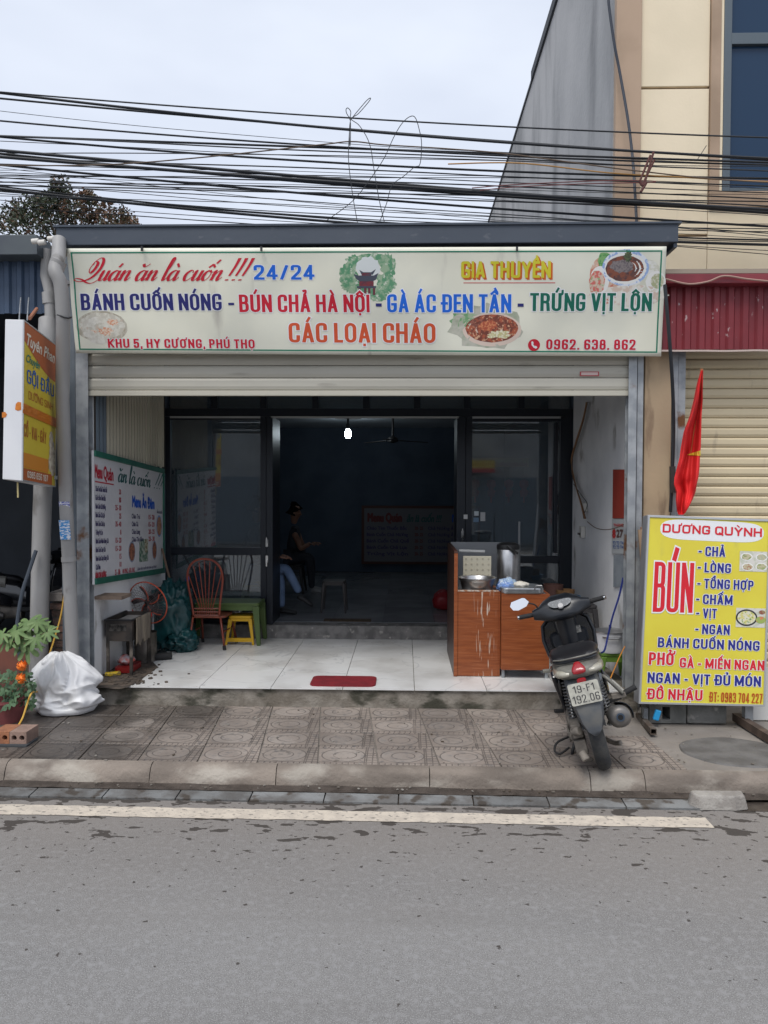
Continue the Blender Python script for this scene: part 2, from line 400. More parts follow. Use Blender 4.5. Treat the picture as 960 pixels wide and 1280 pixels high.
M_mud = mat('wet_mud', (.045, .036, .03), .45, col2=(.08, .065, .055), ns=12, bump=.6, bs=90)
M_galv = mat('galvanised_steel', (.38, .40, .415), .5, .3, col2=(.26, .28, .30), ns=9, bump=.1, bs=40, col3=(.17, .075, .03), ns3=3.4, lo3=.62, hi3=.7)
M_blue_steel = mat('grey_blue_painted_steel', (.145, .17, .195), .55, .1, col2=(.11, .13, .15), ns=5, col3=(.16, .10, .05), ns3=4, lo3=.68, hi3=.74)
M_slate = mat('slate_painted_metal', (.055, .068, .09), .5, .1, col2=(.045, .058, .08), ns=3, st=(.5, 1, 1), col3=(.09, .1, .12), ns3=20, lo3=.62, hi3=.8)
M_alu_dark = mat('dark_aluminium', (.012, .016, .024), .35, .2)
M_black = mat('black_plastic', (.012, .012, .013), .45)
M_rubber = mat('black_rubber', (.018, .018, .019), .8, bump=.2, bs=120)
M_white = mat('white_plaster', (.76, .765, .77), .85, col2=(.62, .63, .645), ns=1.6, bump=.25, bs=30, col3=(.27, .26, .24), ns3=4.5, st3=(1, 1, .45), lo3=.62, hi3=.78)
M_pvc = mat('grey_pvc', (.34, .335, .33), .55, col2=(.25, .245, .24), ns=3.5, st=(1, 1, .35), col3=(.13, .12, .11), ns3=5, st3=(1, 1, .5), lo3=.6, hi3=.75)
M_steel = mat('brushed_steel', (.55, .55, .55), .32, .95, col2=(.4, .4, .4), ns=8)
M_chrome = mat('chrome', (.75, .75, .75), .15, 1)
M_screw = mat('dull_screw', (.12, .12, .12), .5, .6)

# ------------------------------------------------------------------ paving tile: rings and small squares cast in relief
def tile_material():
    m = bpy.data.materials.new('patterned_paving'); m.use_nodes = True; n = m.node_tree.nodes; L = m.node_tree.links; b = n['Principled BSDF']
    tc = n.new('ShaderNodeTexCoord'); sp = n.new('ShaderNodeSeparateXYZ'); L.new(tc.outputs['Object'], sp.inputs[0]); ge = n.new('ShaderNodeNewGeometry')
    def mth(op, a, bb=None, c=None):
        x = n.new('ShaderNodeMath'); x.operation = op
        for i, q in enumerate((a, bb, c)):
            if q is None: continue
            if isinstance(q, (int, float)): x.inputs[i].default_value = q
            else: L.new(q, x.inputs[i])
        return x.outputs[0]
    X, Y = sp.outputs[0], sp.outputs[1]
    def line(v, wd): return mth('LESS_THAN', mth('ABSOLUTE', v), wd)
    def ring(cx, cy, r, wd, ky=1.15):
        dx = mth('SUBTRACT', X, cx); dy = mth('MULTIPLY', mth('SUBTRACT', Y, cy), ky)
        d = mth('SQRT', mth('ADD', mth('MULTIPLY', dx, dx), mth('MULTIPLY', dy, dy))); return mth('SUBTRACT', d, r)
    r1 = ring(-.03, 0, .148, 0); g1 = line(r1, .0042)
    oi = n.new('ShaderNodeObjectInfo')
    cx = mth('MULTIPLY', mth('SUBTRACT', oi.outputs['Random'], .5), .06)
    dx = mth('SUBTRACT', mth('ADD', X, .03), cx); dy = mth('MULTIPLY', Y, 1.15)
    r2 = mth('SUBTRACT', mth('SQRT', mth('ADD', mth('MULTIPLY', dx, dx), mth('MULTIPLY', dy, dy))), .08); g2 = line(r2, .004)
    def grid(v, p, wd, ph=0): return mth('LESS_THAN', mth('ABSOLUTE', mth('SUBTRACT', mth('MODULO', mth('ADD', v, 10 + ph), p), p/2)), wd)
    inband = mth('MAXIMUM', mth('GREATER_THAN', X, .122), mth('MAXIMUM', mth('GREATER_THAN', mth('ABSOLUTE', Y), .135), 0))
    outside = mth('GREATER_THAN', r1, .0)
    sq = mth('MAXIMUM', grid(X, .04, .0038, .005), grid(Y, .046, .0042, .005))
    g3 = mth('MULTIPLY', mth('MULTIPLY', sq, inband), outside)
    g = mth('MAXIMUM', mth('MAXIMUM', g1, g2), mth('MAXIMUM', g3, line(mth('SUBTRACT', X, .122), .004)))
    def nz(s, st=(1, 1, 1), d=5):
        mp = n.new('ShaderNodeMapping'); mp.inputs['Scale'].default_value = st; L.new(ge.outputs['Position'], mp.inputs[0])
        t = n.new('ShaderNodeTexNoise'); t.inputs['Scale'].default_value = s; t.inputs['Detail'].default_value = d; L.new(mp.outputs[0], t.inputs[0]); return t.outputs['Fac']
    def mr(v, a, bb, c=0, d=1):
        r = n.new('ShaderNodeMapRange'); r.interpolation_type = 'SMOOTHSTEP'
        for i, q in zip((1, 2, 3, 4), (a, bb, c, d)): r.inputs[i].default_value = q
        L.new(v, r.inputs[0]); return r.outputs[0]
    def mix(f, A, B):
        x = n.new('ShaderNodeMix'); x.data_type = 'RGBA'; L.new(f, x.inputs[0]) if not isinstance(f, float) else None
        for i, q in ((6, A), (7, B)):
            if hasattr(q, 'is_linked'): L.new(q, x.inputs[i])
            else: x.inputs[i].default_value = (*q, 1)
        return x.outputs[2]
    c = mix(mr(nz(2.2), .35, .65), (.30, .255, .22), (.21, .175, .15))
    c = mix(mr(nz(26, d=3), .5, .75), c, (.15, .135, .125))
    # worn grooves: dirt sits in some of them, others are nearly filled
    fade = mr(nz(5), .3, .5, .4, 1)
    gg = mth('MULTIPLY', g, fade)
    ins = mth('MULTIPLY', mr(r1, 0, .004, 1, 0), mr(nz(4), .4, .6, .2, .8))
    c = mix(mth('MULTIPLY', ins, .32), c, (.36, .33, .305))
    c = mix(mth('MULTIPLY', gg, .68), c, (.06, .05, .045))
    # spilled water at the left end and along the wall
    pw = n.new('ShaderNodeSeparateXYZ'); L.new(ge.outputs['Position'], pw.inputs[0])
    wet = mr(mth('ADD', mth('ADD', mth('MULTIPLY', pw.outputs[0], -.8), mth('MULTIPLY', pw.outputs[1], .28)), mth('MULTIPLY', nz(1.6), 1.7)), 3.5, 4.15)
    spots = mr(nz(7, (1, 1.6, 1)), .66, .7)
    wet = mth('MAXIMUM', wet, mth('MULTIPLY', spots, .6))
    hs = n.new('ShaderNodeHueSaturation'); L.new(mr(wet, 0, 1, 1, .42), hs.inputs['Value']); L.new(c, hs.inputs['Color'])
    hs2 = n.new('ShaderNodeHueSaturation'); L.new(mr(oi.outputs['Random'], 0, 1, .86, 1.12), hs2.inputs['Value']); L.new(hs.outputs[0], hs2.inputs['Color'])
    L.new(hs2.outputs[0], b.inputs['Base Color']); L.new(mr(wet, 0, 1, .85, .42), b.inputs['Roughness'])
    bp = n.new('ShaderNodeBump'); bp.inputs['Strength'].default_value = .7; bp.inputs['Distance'].default_value = .006
    L.new(mth('ADD', mth('MULTIPLY', gg, -1), mth('MULTIPLY', nz(60, d=3), .5)), bp.inputs['Height']); L.new(bp.outputs[0], b.inputs['Normal'])
    return m
M_tile = tile_material()

def road_material():
    m = bpy.data.materials.new('asphalt'); m.use_nodes = True; n = m.node_tree.nodes; L = m.node_tree.links; b = n['Principled BSDF']
    ge = n.new('ShaderNodeNewGeometry'); pw = n.new('ShaderNodeSeparateXYZ'); L.new(ge.outputs['Position'], pw.inputs[0])
    def tex(s, st=(1, 1, 1), d=5, vor=False):
        mp = n.new('ShaderNodeMapping'); mp.inputs['Scale'].default_value = st; L.new(ge.outputs['Position'], mp.inputs[0])
        t = n.new('ShaderNodeTexVoronoi' if vor else 'ShaderNodeTexNoise'); t.inputs['Scale'].default_value = s
        if not vor: t.inputs['Detail'].default_value = d
        L.new(mp.outputs[0], t.inputs[0]); return t.outputs[0]
    def mr(v, a, bb, c=0, d=1):
        r = n.new('ShaderNodeMapRange'); r.interpolation_type = 'SMOOTHSTEP'
        for i, q in zip((1, 2, 3, 4), (a, bb, c, d)): r.inputs[i].default_value = q
        L.new(v, r.inputs[0]); return r.outputs[0]
    def mth(op, a, bb):
        x = n.new('ShaderNodeMath'); x.operation = op
        for i, q in enumerate((a, bb)):
            if isinstance(q, (int, float)): x.inputs[i].default_value = q
            else: L.new(q, x.inputs[i])
        return x.outputs[0]
    def mix(f, A, B):
        x = n.new('ShaderNodeMix'); x.data_type = 'RGBA'; L.new(f, x.inputs[0])
        for i, q in ((6, A), (7, B)):
            if hasattr(q, 'is_linked'): L.new(q, x.inputs[i])
            else: x.inputs[i].default_value = (*q, 1)
        return x.outputs[2]
    c = mix(mr(tex(1.3, (.35, 1.3, 1)), .35, .65), (.212, .206, .199), (.185, .18, .175))
    c = mix(mr(tex(190, d=3), .50, .66), c, (.33, .325, .32))
    c = mix(mr(tex(230, d=3), .54, .66), c, (.10, .10, .10))
    c = mix(mr(tex(30, d=5), .46, .75), c, (.26, .257, .255))
    c = mix(mr(tex(.8, (.22, 1.7, 1), 3), .55, .75), c, (.15, .143, .135))
    dusty = mr(mth('ADD', pw.outputs[1], tex(1.1)), 3.6, 5.2)
    c = mix(mth('MULTIPLY', dusty, .5), c, (.20, .17, .145))
    # damp spots, sparse out on the road and crowded along the gutter
    near = mr(pw.outputs[1], 1.2, 4.75, 0, 1)
    near3 = mth('POWER', near, 3)
    thr = mth('SUBTRACT', .712, mth('MULTIPLY', near3, .075))
    sp = mth('GREATER_THAN', tex(21, (1, 1.25, 1), 5), thr)
    sp2 = mth('GREATER_THAN', tex(5.5, (1, 2.2, 1), 6), mth('SUBTRACT', .775, mth('MULTIPLY', mth('POWER', near, 8), .235)))
    s = mth('MAXIMUM', sp, sp2)
    c = mix(mth('MULTIPLY', s, .92), c, (.045, .037, .031))
    L.new(c, b.inputs['Base Color']); b.inputs['Roughness'].default_value = .88
    bp = n.new('ShaderNodeBump'); bp.inputs['Strength'].default_value = .45; bp.inputs['Distance'].default_value = .006
    L.new(tex(140, d=3), bp.inputs['Height']); L.new(bp.outputs[0], b.inputs['Normal'])
    return m

# ================================================================== ground, road, gutter, kerb, pavement
def sheet(name, x0, y0, x1, y1, z, m, nx=1, ny=1, skew=0.):
    mb = MB(); vs = []
    for j in range(ny+1):
        for i in range(nx+1):
            x = x0+(x1-x0)*i/nx; vs.append((x, y0+(y1-y0)*j/ny + skew*x, z))
    mb.add(vs, [(j*(nx+1)+i, j*(nx+1)+i+1, (j+1)*(nx+1)+i+1, (j+1)*(nx+1)+i) for j in range(ny) for i in range(nx)])
    o = mb.build(name, m); return tag(o, kind='structure')
SK = -.010
sheet('ground', -150, -150, 150, 150, -.03, mat('bare_ground', (.16, .14, .12), .95, col2=(.1, .09, .075), ns=.7))
sheet('road', -60, -7, 60, 4.74, 0, road_material(), skew=SK)
M_paint = mat('worn_road_paint', (.60, .53, .44), .85, col2=(.50, .44, .37), ns=14, col3=(.22, .2, .175), ns3=30, st3=(1, 1.4, 1), lo3=.56, hi3=.68, bump=.4, bs=120)
mbx = MB(); rr = random.Random(3); vs = []
xe = G(890, 1032, 0).x; N = 260
for i in range(N+1):
    x = -14 + (xe+14)*i/N
    vs += [(x, 4.485+SK*x+rr.uniform(-.006, .006), .004), (x, 4.628+SK*x+rr.uniform(-.006, .006), .004)]
mbx.add(vs, [(2*i, 2*i+2, 2*i+3, 2*i+1) for i in range(N)])
tag(mbx.build('road_line', M_paint), kind='structure')
gut = tag(MB().box((-14, 4.74, -.05), (14, 5.0, -.004)).build('gutter', M_mud), kind='structure')
gut.location.z = -.05
M_gs = mat('gutter_stone', (.20, .205, .205), .75, col2=(.115, .11, .105), ns=6, bump=.6, bs=60, col3=(.07, .058, .048), ns3=9, lo3=.52, hi3=.64, rnd=.18)
gm = MB().box((-.197, -.060, -.03), (.197, .060, .012)).mesh('gutter_stone', M_gs)
x = -8.0
gx0 = X_(132, 4.83, 1000)
k = -18
while gx0 + k*.47 < 2.0 and k < 40:
    xx = gx0 + k*.47 + .235
    if -4.2 < xx < 1.95:
        o = put('gutter_stone', gm, gut, (xx, 4.812+SK*xx, 0), (rad(3), 0, rad(random.uniform(-.8, .8)-.5)))
        o.scale = (1.17, 1, 1)
    k += 1
# mud and leaf litter lying in the channel
mbx = MB(); vs = []; N = 200; rr = random.Random(9)
for i in range(N+1):
    x = -7+14*i/N
    vs += [(x, 4.880+SK*x+noise.noise((x*5, 0, 0))*.016, .0155), (x, 4.99+SK*x, .024+.01*noise.noise((x*3, 5, 0)))]
mbx.add(vs, [(2*i, 2*i+2, 2*i+3, 2*i+1) for i in range(N)])
tag(mbx.build('gutter_mud', M_mud), kind='stuff')
M_kerb = mat('kerb_concrete', (.255, .215, .18), .9, col2=(.15, .125, .105), ns=2.2, st=(1, 1, 3.5), bump=.8, bs=45, col3=(.36, .325, .28), ns3=2.6, lo3=.5, hi3=.68, st3=(1, 1, 2), det=8, rnd=.1)
kerb = tag(MB().box((-14, 5.0, -.1), (14, 5.06, -.01)).build('kerb', M_concrete), kind='structure')
KJ = [X_(p, 5.0, 975) for p in (187, 345, 537, 737, 805)]
KJ = [KJ[0]-.98*k for k in range(12, 0, -1)] + KJ + [KJ[-1]+1.0*k for k in range(1, 12)]
for i in range(len(KJ)-1):
    a, b = KJ[i]+.003, KJ[i+1]-.003
    if b < -5.5 or a > 5.5: continue
    mb = MB(); n = 10; vs = []
    prof = [(4.965, -.02), (4.97, .03), (4.985, .075), (5.004, .108), (5.025, .124), (5.05, .130), (5.075, .131), (5.075, -.02)]
    for j in range(n+1):
        x = a+(b-a)*j/n
        for t, (yy, zz) in enumerate(prof):
            q = (noise.noise((x*4+i*7, yy*20, zz*30))*.010+noise.noise((x*17+i*7, yy*20, zz*40))*.005) if zz > 0 and yy < 5.07 else 0
            vs.append((x, yy+SK*x+q, zz+q*.5))
    m_ = len(prof)
    mb.add(vs, [(j*m_+t, (j+1)*m_+t, (j+1)*m_+t+1, j*m_+t+1) for j in range(n) for t in range(m_-1)] + [tuple(range(m_)), tuple(n*m_+t for t in range(m_))[::-1]])
    mb.build('kerb_stone', M_kerb, kerb, smooth=True, auto=40)
# broken lump of concrete against the kerb
p = G(893, 1003, .02); mb = MB(); rr = random.Random(2); vs = []
outl = [(-.17,-.02),(-.12,-.07),(.1,-.075),(.19,-.05),(.2,.04),(-.15,.05)]
mb.add([(p.x+a, p.y+b, 0) for a, b in outl] + [(p.x+a*.9+rr.uniform(-.01, .01), p.y+b*.8+.01, .085+rr.uniform(-.015, .01)) for a, b in outl],
       [tuple(range(11, 5, -1))[::-1]] + [(i, (i+1) % 6, (i+1) % 6+6, i+6) for i in range(6)])
o = mb.build('concrete_lump', mat('pale_concrete', (.36, .34, .31), .9, col2=(.24, .22, .2), ns=9, bump=.8, bs=60), bev=.012)
tag(o, 'broken lump of pale concrete lying in the gutter against the kerb', 'concrete lump')
# pavement
M_cement = mat('pavement_cement', (.27, .245, .22), .9, col2=(.2, .18, .16), ns=2.5, bump=.4, bs=50, col3=(.14, .12, .105), ns3=6, lo3=.6, hi3=.75)
pav = MB().box((-14, 5.06, -.1), (14, 7.4, .119)).build('pavement', M_cement); tag(pav, kind='structure')
tv = [(-.2, -.17), (.2, -.17), (.2, .17), (-.2, .17)]
def skewp(x, y, z): return (x-.095*y, y, z)
mb = MB(); mb.add([skewp(a*.988, b*.988, 0) for a, b in tv] + [skewp(a, b, -.004) for a, b in tv] + [skewp(a, b, -.03) for a, b in tv],
       [(0, 1, 2, 3)] + [(i+4, (i+1) % 4+4, (i+1) % 4, i) for i in range(4)] + [(i+8, (i+1) % 4+8, (i+1) % 4+4, i+4) for i in range(4)])
tm = mb.mesh('paving_tile', M_tile)
for r in range(4):
    for c in range(-10, 9):
        xc = .02 + c*.408 - .095*r*.345; yc = 5.255 + r*.345 + SK*xc*.6
        if xc > 2.0 - .25*r or xc < -4: continue
        put('paving_tile', tm, pav, (xc, yc, .130 + random.uniform(-.0015, .0015)), (rad(random.uniform(-.25, .25)), rad(random.uniform(-.25, .25)), 0))
mb = MB(); n = 40; vs = [(0, 0, .128)]
pm = G(917, 938, .13)
for i in range(n):
    a = 2*PI*i/n; q = 1+.06*noise.noise((math.cos(a)*1.5, math.sin(a)*1.5, 3)); vs.append((.36*q*math.cos(a), .3*q*math.sin(a), .128))
vs += [(v[0]*1.03, v[1]*1.03, .118) for v in vs[1:]]
mb.add([(v[0]+pm.x, v[1]+pm.y, v[2]) for v in vs], [(0, 1+i, 1+(i+1) % n) for i in range(n)] + [(1+i, 1+n+i, 1+n+(i+1) % n, 1+(i+1) % n) for i in range(n)])
o = mb.build('manhole_cover', mat('dark_cement', (.15, .145, .14), .85, col2=(.1, .095, .09), ns=6, bump=.5, bs=50))
tag(o, 'round grey cement manhole cover set in the pavement below the yellow sign', 'manhole cover')
# soggy litter and specks on the pavement
mb = MB(); rr = random.Random(4)
for i in range(260):
    if i < 150: x, y, z = rr.uniform(-3.3, 2.6), rr.uniform(5.08, 6.4), .132
    else: x, y, z = rr.uniform(-4, 3), 4.95+rr.uniform(-.05, .03), .026
    s = rr.uniform(.003, .010); a = rr.uniform(0, PI)
    mb.box((-s, -s*.6, 0), (s, s*.6, s*.5), Matrix.Translation((x, y, z)) @ Matrix.Rotation(a, 4, 'Z'))
tag(mb.build('street_litter', mat('litter', (.3, .28, .25), .9, col2=(.08, .06, .04), ns=3)), kind='stuff')

# ================================================================== porch and room floors
PZ = .298
M_pconc = mat('stained_concrete', (.27, .245, .21), .9, col2=(.15, .13, .105), ns=5, st=(1, 1, 1.2), det=8, bump=.8, bs=40, col3=(.05, .048, .034), ns3=3.2, st3=(1, 1, 2), lo3=.52, hi3=.66)
porch = MB().box((-2.70, 6.43, .05), (1.95, 8.58, PZ-.013)).build('porch_floor', M_pconc); tag(porch, kind='structure')
M_marble = mat('white_marble_tile', (.74, .74, .73), .22, col2=(.66, .66, .66), ns=1.8, col3=(.36, .37, .38), ns3=3.2, st3=(1, .45, 1), lo3=.492, hi3=.5, rnd=.04)
def marble():
    m = bpy.data.materials.new('veined_white_tile'); m.use_nodes = True; n = m.node_tree.nodes; L = m.node_tree.links; b = n['Principled BSDF']
    tc = n.new('ShaderNodeTexCoord'); oi = n.new('ShaderNodeObjectInfo'); ad = n.new('ShaderNodeVectorMath'); ad.operation = 'ADD'
    ms = n.new('ShaderNodeMath'); ms.operation = 'MULTIPLY'; ms.inputs[1].default_value = 40; L.new(oi.outputs['Random'], ms.inputs[0])
    L.new(tc.outputs['Object'], ad.inputs[0]); L.new(ms.outputs[0], ad.inputs[1])
    t = n.new('ShaderNodeTexNoise'); t.inputs['Scale'].default_value = 1.5; t.inputs['Detail'].default_value = 4; t.inputs['Distortion'].default_value = .6; L.new(ad.outputs[0], t.inputs[0])
    a = n.new('ShaderNodeMath'); a.operation = 'SUBTRACT'; a.inputs[1].default_value = .5; L.new(t.outputs[0], a.inputs[0])
    ab = n.new('ShaderNodeMath'); ab.operation = 'ABSOLUTE'; L.new(a.outputs[0], ab.inputs[0])
    r = n.new('ShaderNodeMapRange'); r.inputs[1].default_value = 0; r.inputs[2].default_value = .012; r.inputs[3].default_value = .5; r.inputs[4].default_value = 0; L.new(ab.outputs[0], r.inputs[0])
    x = n.new('ShaderNodeMix'); x.data_type = 'RGBA'; L.new(r.outputs[0], x.inputs[0]); x.inputs[6].default_value = (.72, .72, .71, 1); x.inputs[7].default_value = (.36, .37, .38, 1)
    g = n.new('ShaderNodeNewGeometry'); d = n.new('ShaderNodeTexNoise'); d.inputs['Scale'].default_value = 2.4; d.inputs['Detail'].default_value = 6; L.new(g.outputs['Position'], d.inputs[0])
    r2 = n.new('ShaderNodeMapRange'); r2.inputs[1].default_value = .44; r2.inputs[2].default_value = .70; r2.inputs[4].default_value = .6; L.new(d.outputs[0], r2.inputs[0])
    y = n.new('ShaderNodeMix'); y.data_type = 'RGBA'; L.new(r2.outputs[0], y.inputs[0]); L.new(x.outputs[2], y.inputs[6]); y.inputs[7].default_value = (.42, .40, .37, 1)
    L.new(y.outputs[2], b.inputs['Base Color']); b.inputs['Roughness'].default_value = .28; return m
M_marble = marble()
XJ = X_(250, 6.42, 860)
ys = [6.405, 7.01, 7.615, 8.22, 8.575]
for r in range(4):
    for c in range(-3, 8):
        a, b = max(XJ+c*.605, -2.69), min(XJ+(c+1)*.605, 1.85)
        if b-a < .05: continue
        y0, y1 = ys[r], ys[r+1]; hx, hy = (b-a)/2-.0028, (y1-y0)/2-.0028
        mb = MB().box((-hx, -hy, -.012), (hx, hy, 0))
        put('floor_tile', mb.mesh('floor_tile', M_marble), porch, ((a+b)/2, (y0+y1)/2, PZ+random.uniform(-.0006, .0006)))
M_stepm = mat('step_stone', (.22, .21, .2), .7, col2=(.12, .115, .11), ns=9, bump=.2, bs=60, col3=(.36, .34, .31), ns3=14, lo3=.6, hi3=.7)
RZ = .452
tag(MB().box((-2.69, 8.56, PZ-.05), (1.85, 8.78, RZ-.002)).build('entrance_step', M_stepm, bev=.004), kind='structure')
M_rfl = mat('dark_room_tile', (.26, .27, .285), .25, col2=(.20, .21, .225), ns=2, rnd=.12)
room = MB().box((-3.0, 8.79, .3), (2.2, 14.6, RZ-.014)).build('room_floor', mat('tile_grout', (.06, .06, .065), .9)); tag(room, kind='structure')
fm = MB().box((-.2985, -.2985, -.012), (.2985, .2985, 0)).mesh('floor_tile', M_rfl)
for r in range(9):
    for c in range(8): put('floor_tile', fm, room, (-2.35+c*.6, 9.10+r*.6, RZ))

# ================================================================== the restaurant
LW, RW = -2.71, 1.865
rest = thing('restaurant', 'single storey open fronted restaurant with white tiled porch under slate metal roof edge', 'restaurant', (-.4, 6.5, .13))
M_inner = mat('shade_toned_room_paint', (.09, .12, .165), .9, col2=(.07, .095, .135), ns=2)  # room gloom put into the wall colour; the walls themselves taken as off-white
mb = MB().box((LW-.1, 6.62, .05), (LW, 8.60, 4.0)); mb.build('side_wall', M_white, rest)
mb = MB(); mb.prism([(RW, 8.6), (RW+.105, 6.62), (2.025, 6.62), (2.025, 8.6)], lambda a, b: (a, b, .05), lambda a, b: (a, b, 4.0)); mb.build('side_wall', M_white, rest)
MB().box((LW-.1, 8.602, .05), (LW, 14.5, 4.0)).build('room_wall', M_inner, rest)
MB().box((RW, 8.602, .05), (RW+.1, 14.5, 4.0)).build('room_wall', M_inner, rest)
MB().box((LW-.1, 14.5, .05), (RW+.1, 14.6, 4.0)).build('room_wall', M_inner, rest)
MB().box((LW, 8.72, 3.16), (RW, 14.5, 3.2)).build('room_ceiling', mat('ceiling_paint', (.42, .46, .5), .9), rest)
MB().box((LW, 6.75, 3.62), (RW, 8.60, 3.66)).build('porch_ceiling', mat('porch_ceiling_sheet', (.10, .11, .12), .8), rest)
MB().box((LW-.1, 6.5, 4.0), (RW+.1, 14.6, 4.05)).build('roof_sheet', M_slate, rest)
fx0, fx1 = X_(70, 6.22, 300), X_(848, 6.22, 300)
fz0, fz1 = 3.945, 4.10
fas = MB().box((fx0, 6.22, fz0), (fx1, 6.5, fz1)).build('roof_fascia', M_slate, rest, bev=.006)
MB().box((fx0-.02, 6.205, fz1-.012), (fx1+.02, 6.5, fz1+.004)).build('fascia_lip', M_slate, fas)
MB().box((fx1-.03, 6.24, fz0-.035), (fx1-.003, 6.49, fz0+.01)).build('fascia_end', M_slate, fas)
# steel posts and shutter guides
def post(x0, x1, y0, y1, z0, z1, m, name='steel_post'):
    mb = MB(); t = .012
    mb.box((x0, y0, z0), (x1, y0+t, z1)); mb.box((x0, y1-t, z0), (x1, y1, z1)); xm = (x0+x1)/2; mb.box((xm-t/2, y0+t, z0), (xm+t/2, y1-t, z1)); return mb.build(name, m, rest)
lx0, lx1, lx2 = X_(77, 6.5), X_(95, 6.5), X_(110.5, 6.5)
post(lx0, lx1-.002, 6.50, 6.62, .13, 3.94, M_blue_steel)
def guide(x0, x1, y0, y1, z0, z1, open_right, name='shutter_guide', par=None):
    mb = MB(); t = .006
    mb.box((x0, y0, z0), (x1, y0+t, z1)); mb.box((x0, y1-t, z0), (x1, y1, z1))
    xa = x0 if open_right else x1-t
    mb.box((xa, y0+t, z0), (xa+t, y1-t, z1)); o = mb.build(name, M_galv, par or rest)
    return o
g1 = guide(lx1, lx2, 6.505, 6.60, PZ-.1, 3.6, True)
rx0, rx1, rx2 = X_(784.5, 6.5), X_(795, 6.5), X_(804, 6.5)
g2 = guide(rx0, rx1-.001, 6.505, 6.60, PZ-.1, 3.6, False)
post(rx1+.012, rx2, 6.53, 6.61, .13, 3.94, M_galv)
# roller shutter, let down a little below the banner
M_slat = mat('cream_shutter_slat', (.50, .48, .41), .5, .1, col2=(.44, .42, .36), ns=3, st=(.3, 1, 1), col3=(.36, .34, .29), ns3=6, st3=(.4, 1, 3), lo3=.6, hi3=.75, rnd=.03)
def slat_mesh(L_, hgt, dep, m, horiz=True):
    pr = [(0, 0), (-dep*.4, .06*hgt), (-dep, .3*hgt), (-dep, .78*hgt), (-dep*.45, .93*hgt), (0, .97*hgt), (.004, .97*hgt), (.004, 0)]
    mb = MB(); n = len(pr); ax = L_/2
    vs = [(-ax, y, z) for y, z in pr] + [(ax, y, z) for y, z in pr]
    mb.add(vs, [(i, i+n, (i+1) % n+n, (i+1) % n) for i in range(n)] + [tuple(range(n))[::-1], tuple(range(n, 2*n))])
    return mb.mesh('slat', m)
shz = Z_(495, 6.55)
sh = MB().box((lx2-.03, 6.535, shz), (rx0+.03, 6.565, shz+.045)).build('shutter', mat('shutter_bottom_rail', (.48, .455, .38), .5, .1), rest, bev=.004)
sm_ = slat_mesh((rx0-lx2)+.05, .104, .013, M_slat)
for k in range(7): put('slat', sm_, sh, ((rx0+lx2)/2, 6.552, shz+.05+k*.105))
lb = P(737, 467, 6.53)
F = frame((lb.x, 6.536, lb.z), (1, 0, 0), (0, 0, 1))
o = panel(sh, F, -.08, -.02, .08, .018, mat('sticker_red', (.42, .05, .06), .5), z=.002, name='shutter_sticker')
panel(sh, F, -.07, -.013, .07, .011, mat('sticker_pale', (.6, .45, .42), .5), z=.004, name='shutter_sticker')
# glass front
YF = 8.62
M_pane = thin_glass('window_glass', (.60, .68, .72))
M_pane_d = thin_glass('tinted_glass', (.42, .5, .55))
def fb(parent, xa, xb, ya, yb, name='frame', y0=YF, y1=YF+.07, m=None):
    """frame member covering a stretch of the front given by where it shows from the street"""
    p = P(xa, ya, YF); q = P(xb, yb, YF)
    mb = MB().box((p.x, y0, q.z), (q.x, y1, p.z)); return mb.build(name, m or M_alu_dark, parent, bev=.003)
zt0, zt1 = Z_(521, YF), Z_(513, YF); fb0 = RZ
def vx(px): return X_(px, YF, 600)
def member(mb, x0, x1, z0, z1, y0=YF, y1=YF+.07): mb.box((x0, y0, z0), (x1, y1, z1)); return mb
def pane(parent, x0, x1, z0, z1, m=None):
    return MB().box((x0, YF+.03, z0), (x1, YF+.036, z1)).build('pane', m or M_pane, parent)
xs = dict(l0=LW, l1=vx(213), l2=vx(325.5), l3=vx(341), r0=vx(571), r1=vx(590), r2=vx(700), r3=RW)
zr0, zr1 = Z_(695, YF), Z_(685.5, YF)
# left window
wf = MB(); member(wf, xs['l0'], xs['l1'], fb0, zt0); member(wf, xs['l2'], xs['l2']+.065, fb0, zt0)
member(wf, xs['l1'], xs['l2'], zr0, zr1); member(wf, xs['l1'], xs['l2'], fb0, fb0+.05); member(wf, xs['l1'], xs['l2'], zt0-.035, zt0)
wL = wf.build('window', M_alu_dark, rest, bev=.003)
pane(wL, xs['l1'], xs['l2'], zr1, zt0-.035); pane(wL, xs['l1'], xs['l2'], fb0+.05, zr0)
wf = MB(); member(wf, xs['r1']-.07, xs['r1'], fb0, zt0); member(wf, xs['r2'], xs['r3'], fb0, zt0)
member(wf, xs['r1'], xs['r2'], Z_(703, YF), Z_(694, YF)); member(wf, xs['r1'], xs['r2'], fb0, fb0+.05); member(wf, xs['r1'], xs['r2'], zt0-.05, zt0)
member(wf, vx(693), vx(697), Z_(690, YF), zt0-.06, YF-.012, YF)
wR = wf.build('window', M_alu_dark, rest, bev=.003)
pane(wR, xs['r1'], xs['r2'], Z_(694, YF), zt0-.05); pane(wR, xs['r1'], xs['r2'], fb0+.05, Z_(703, YF))
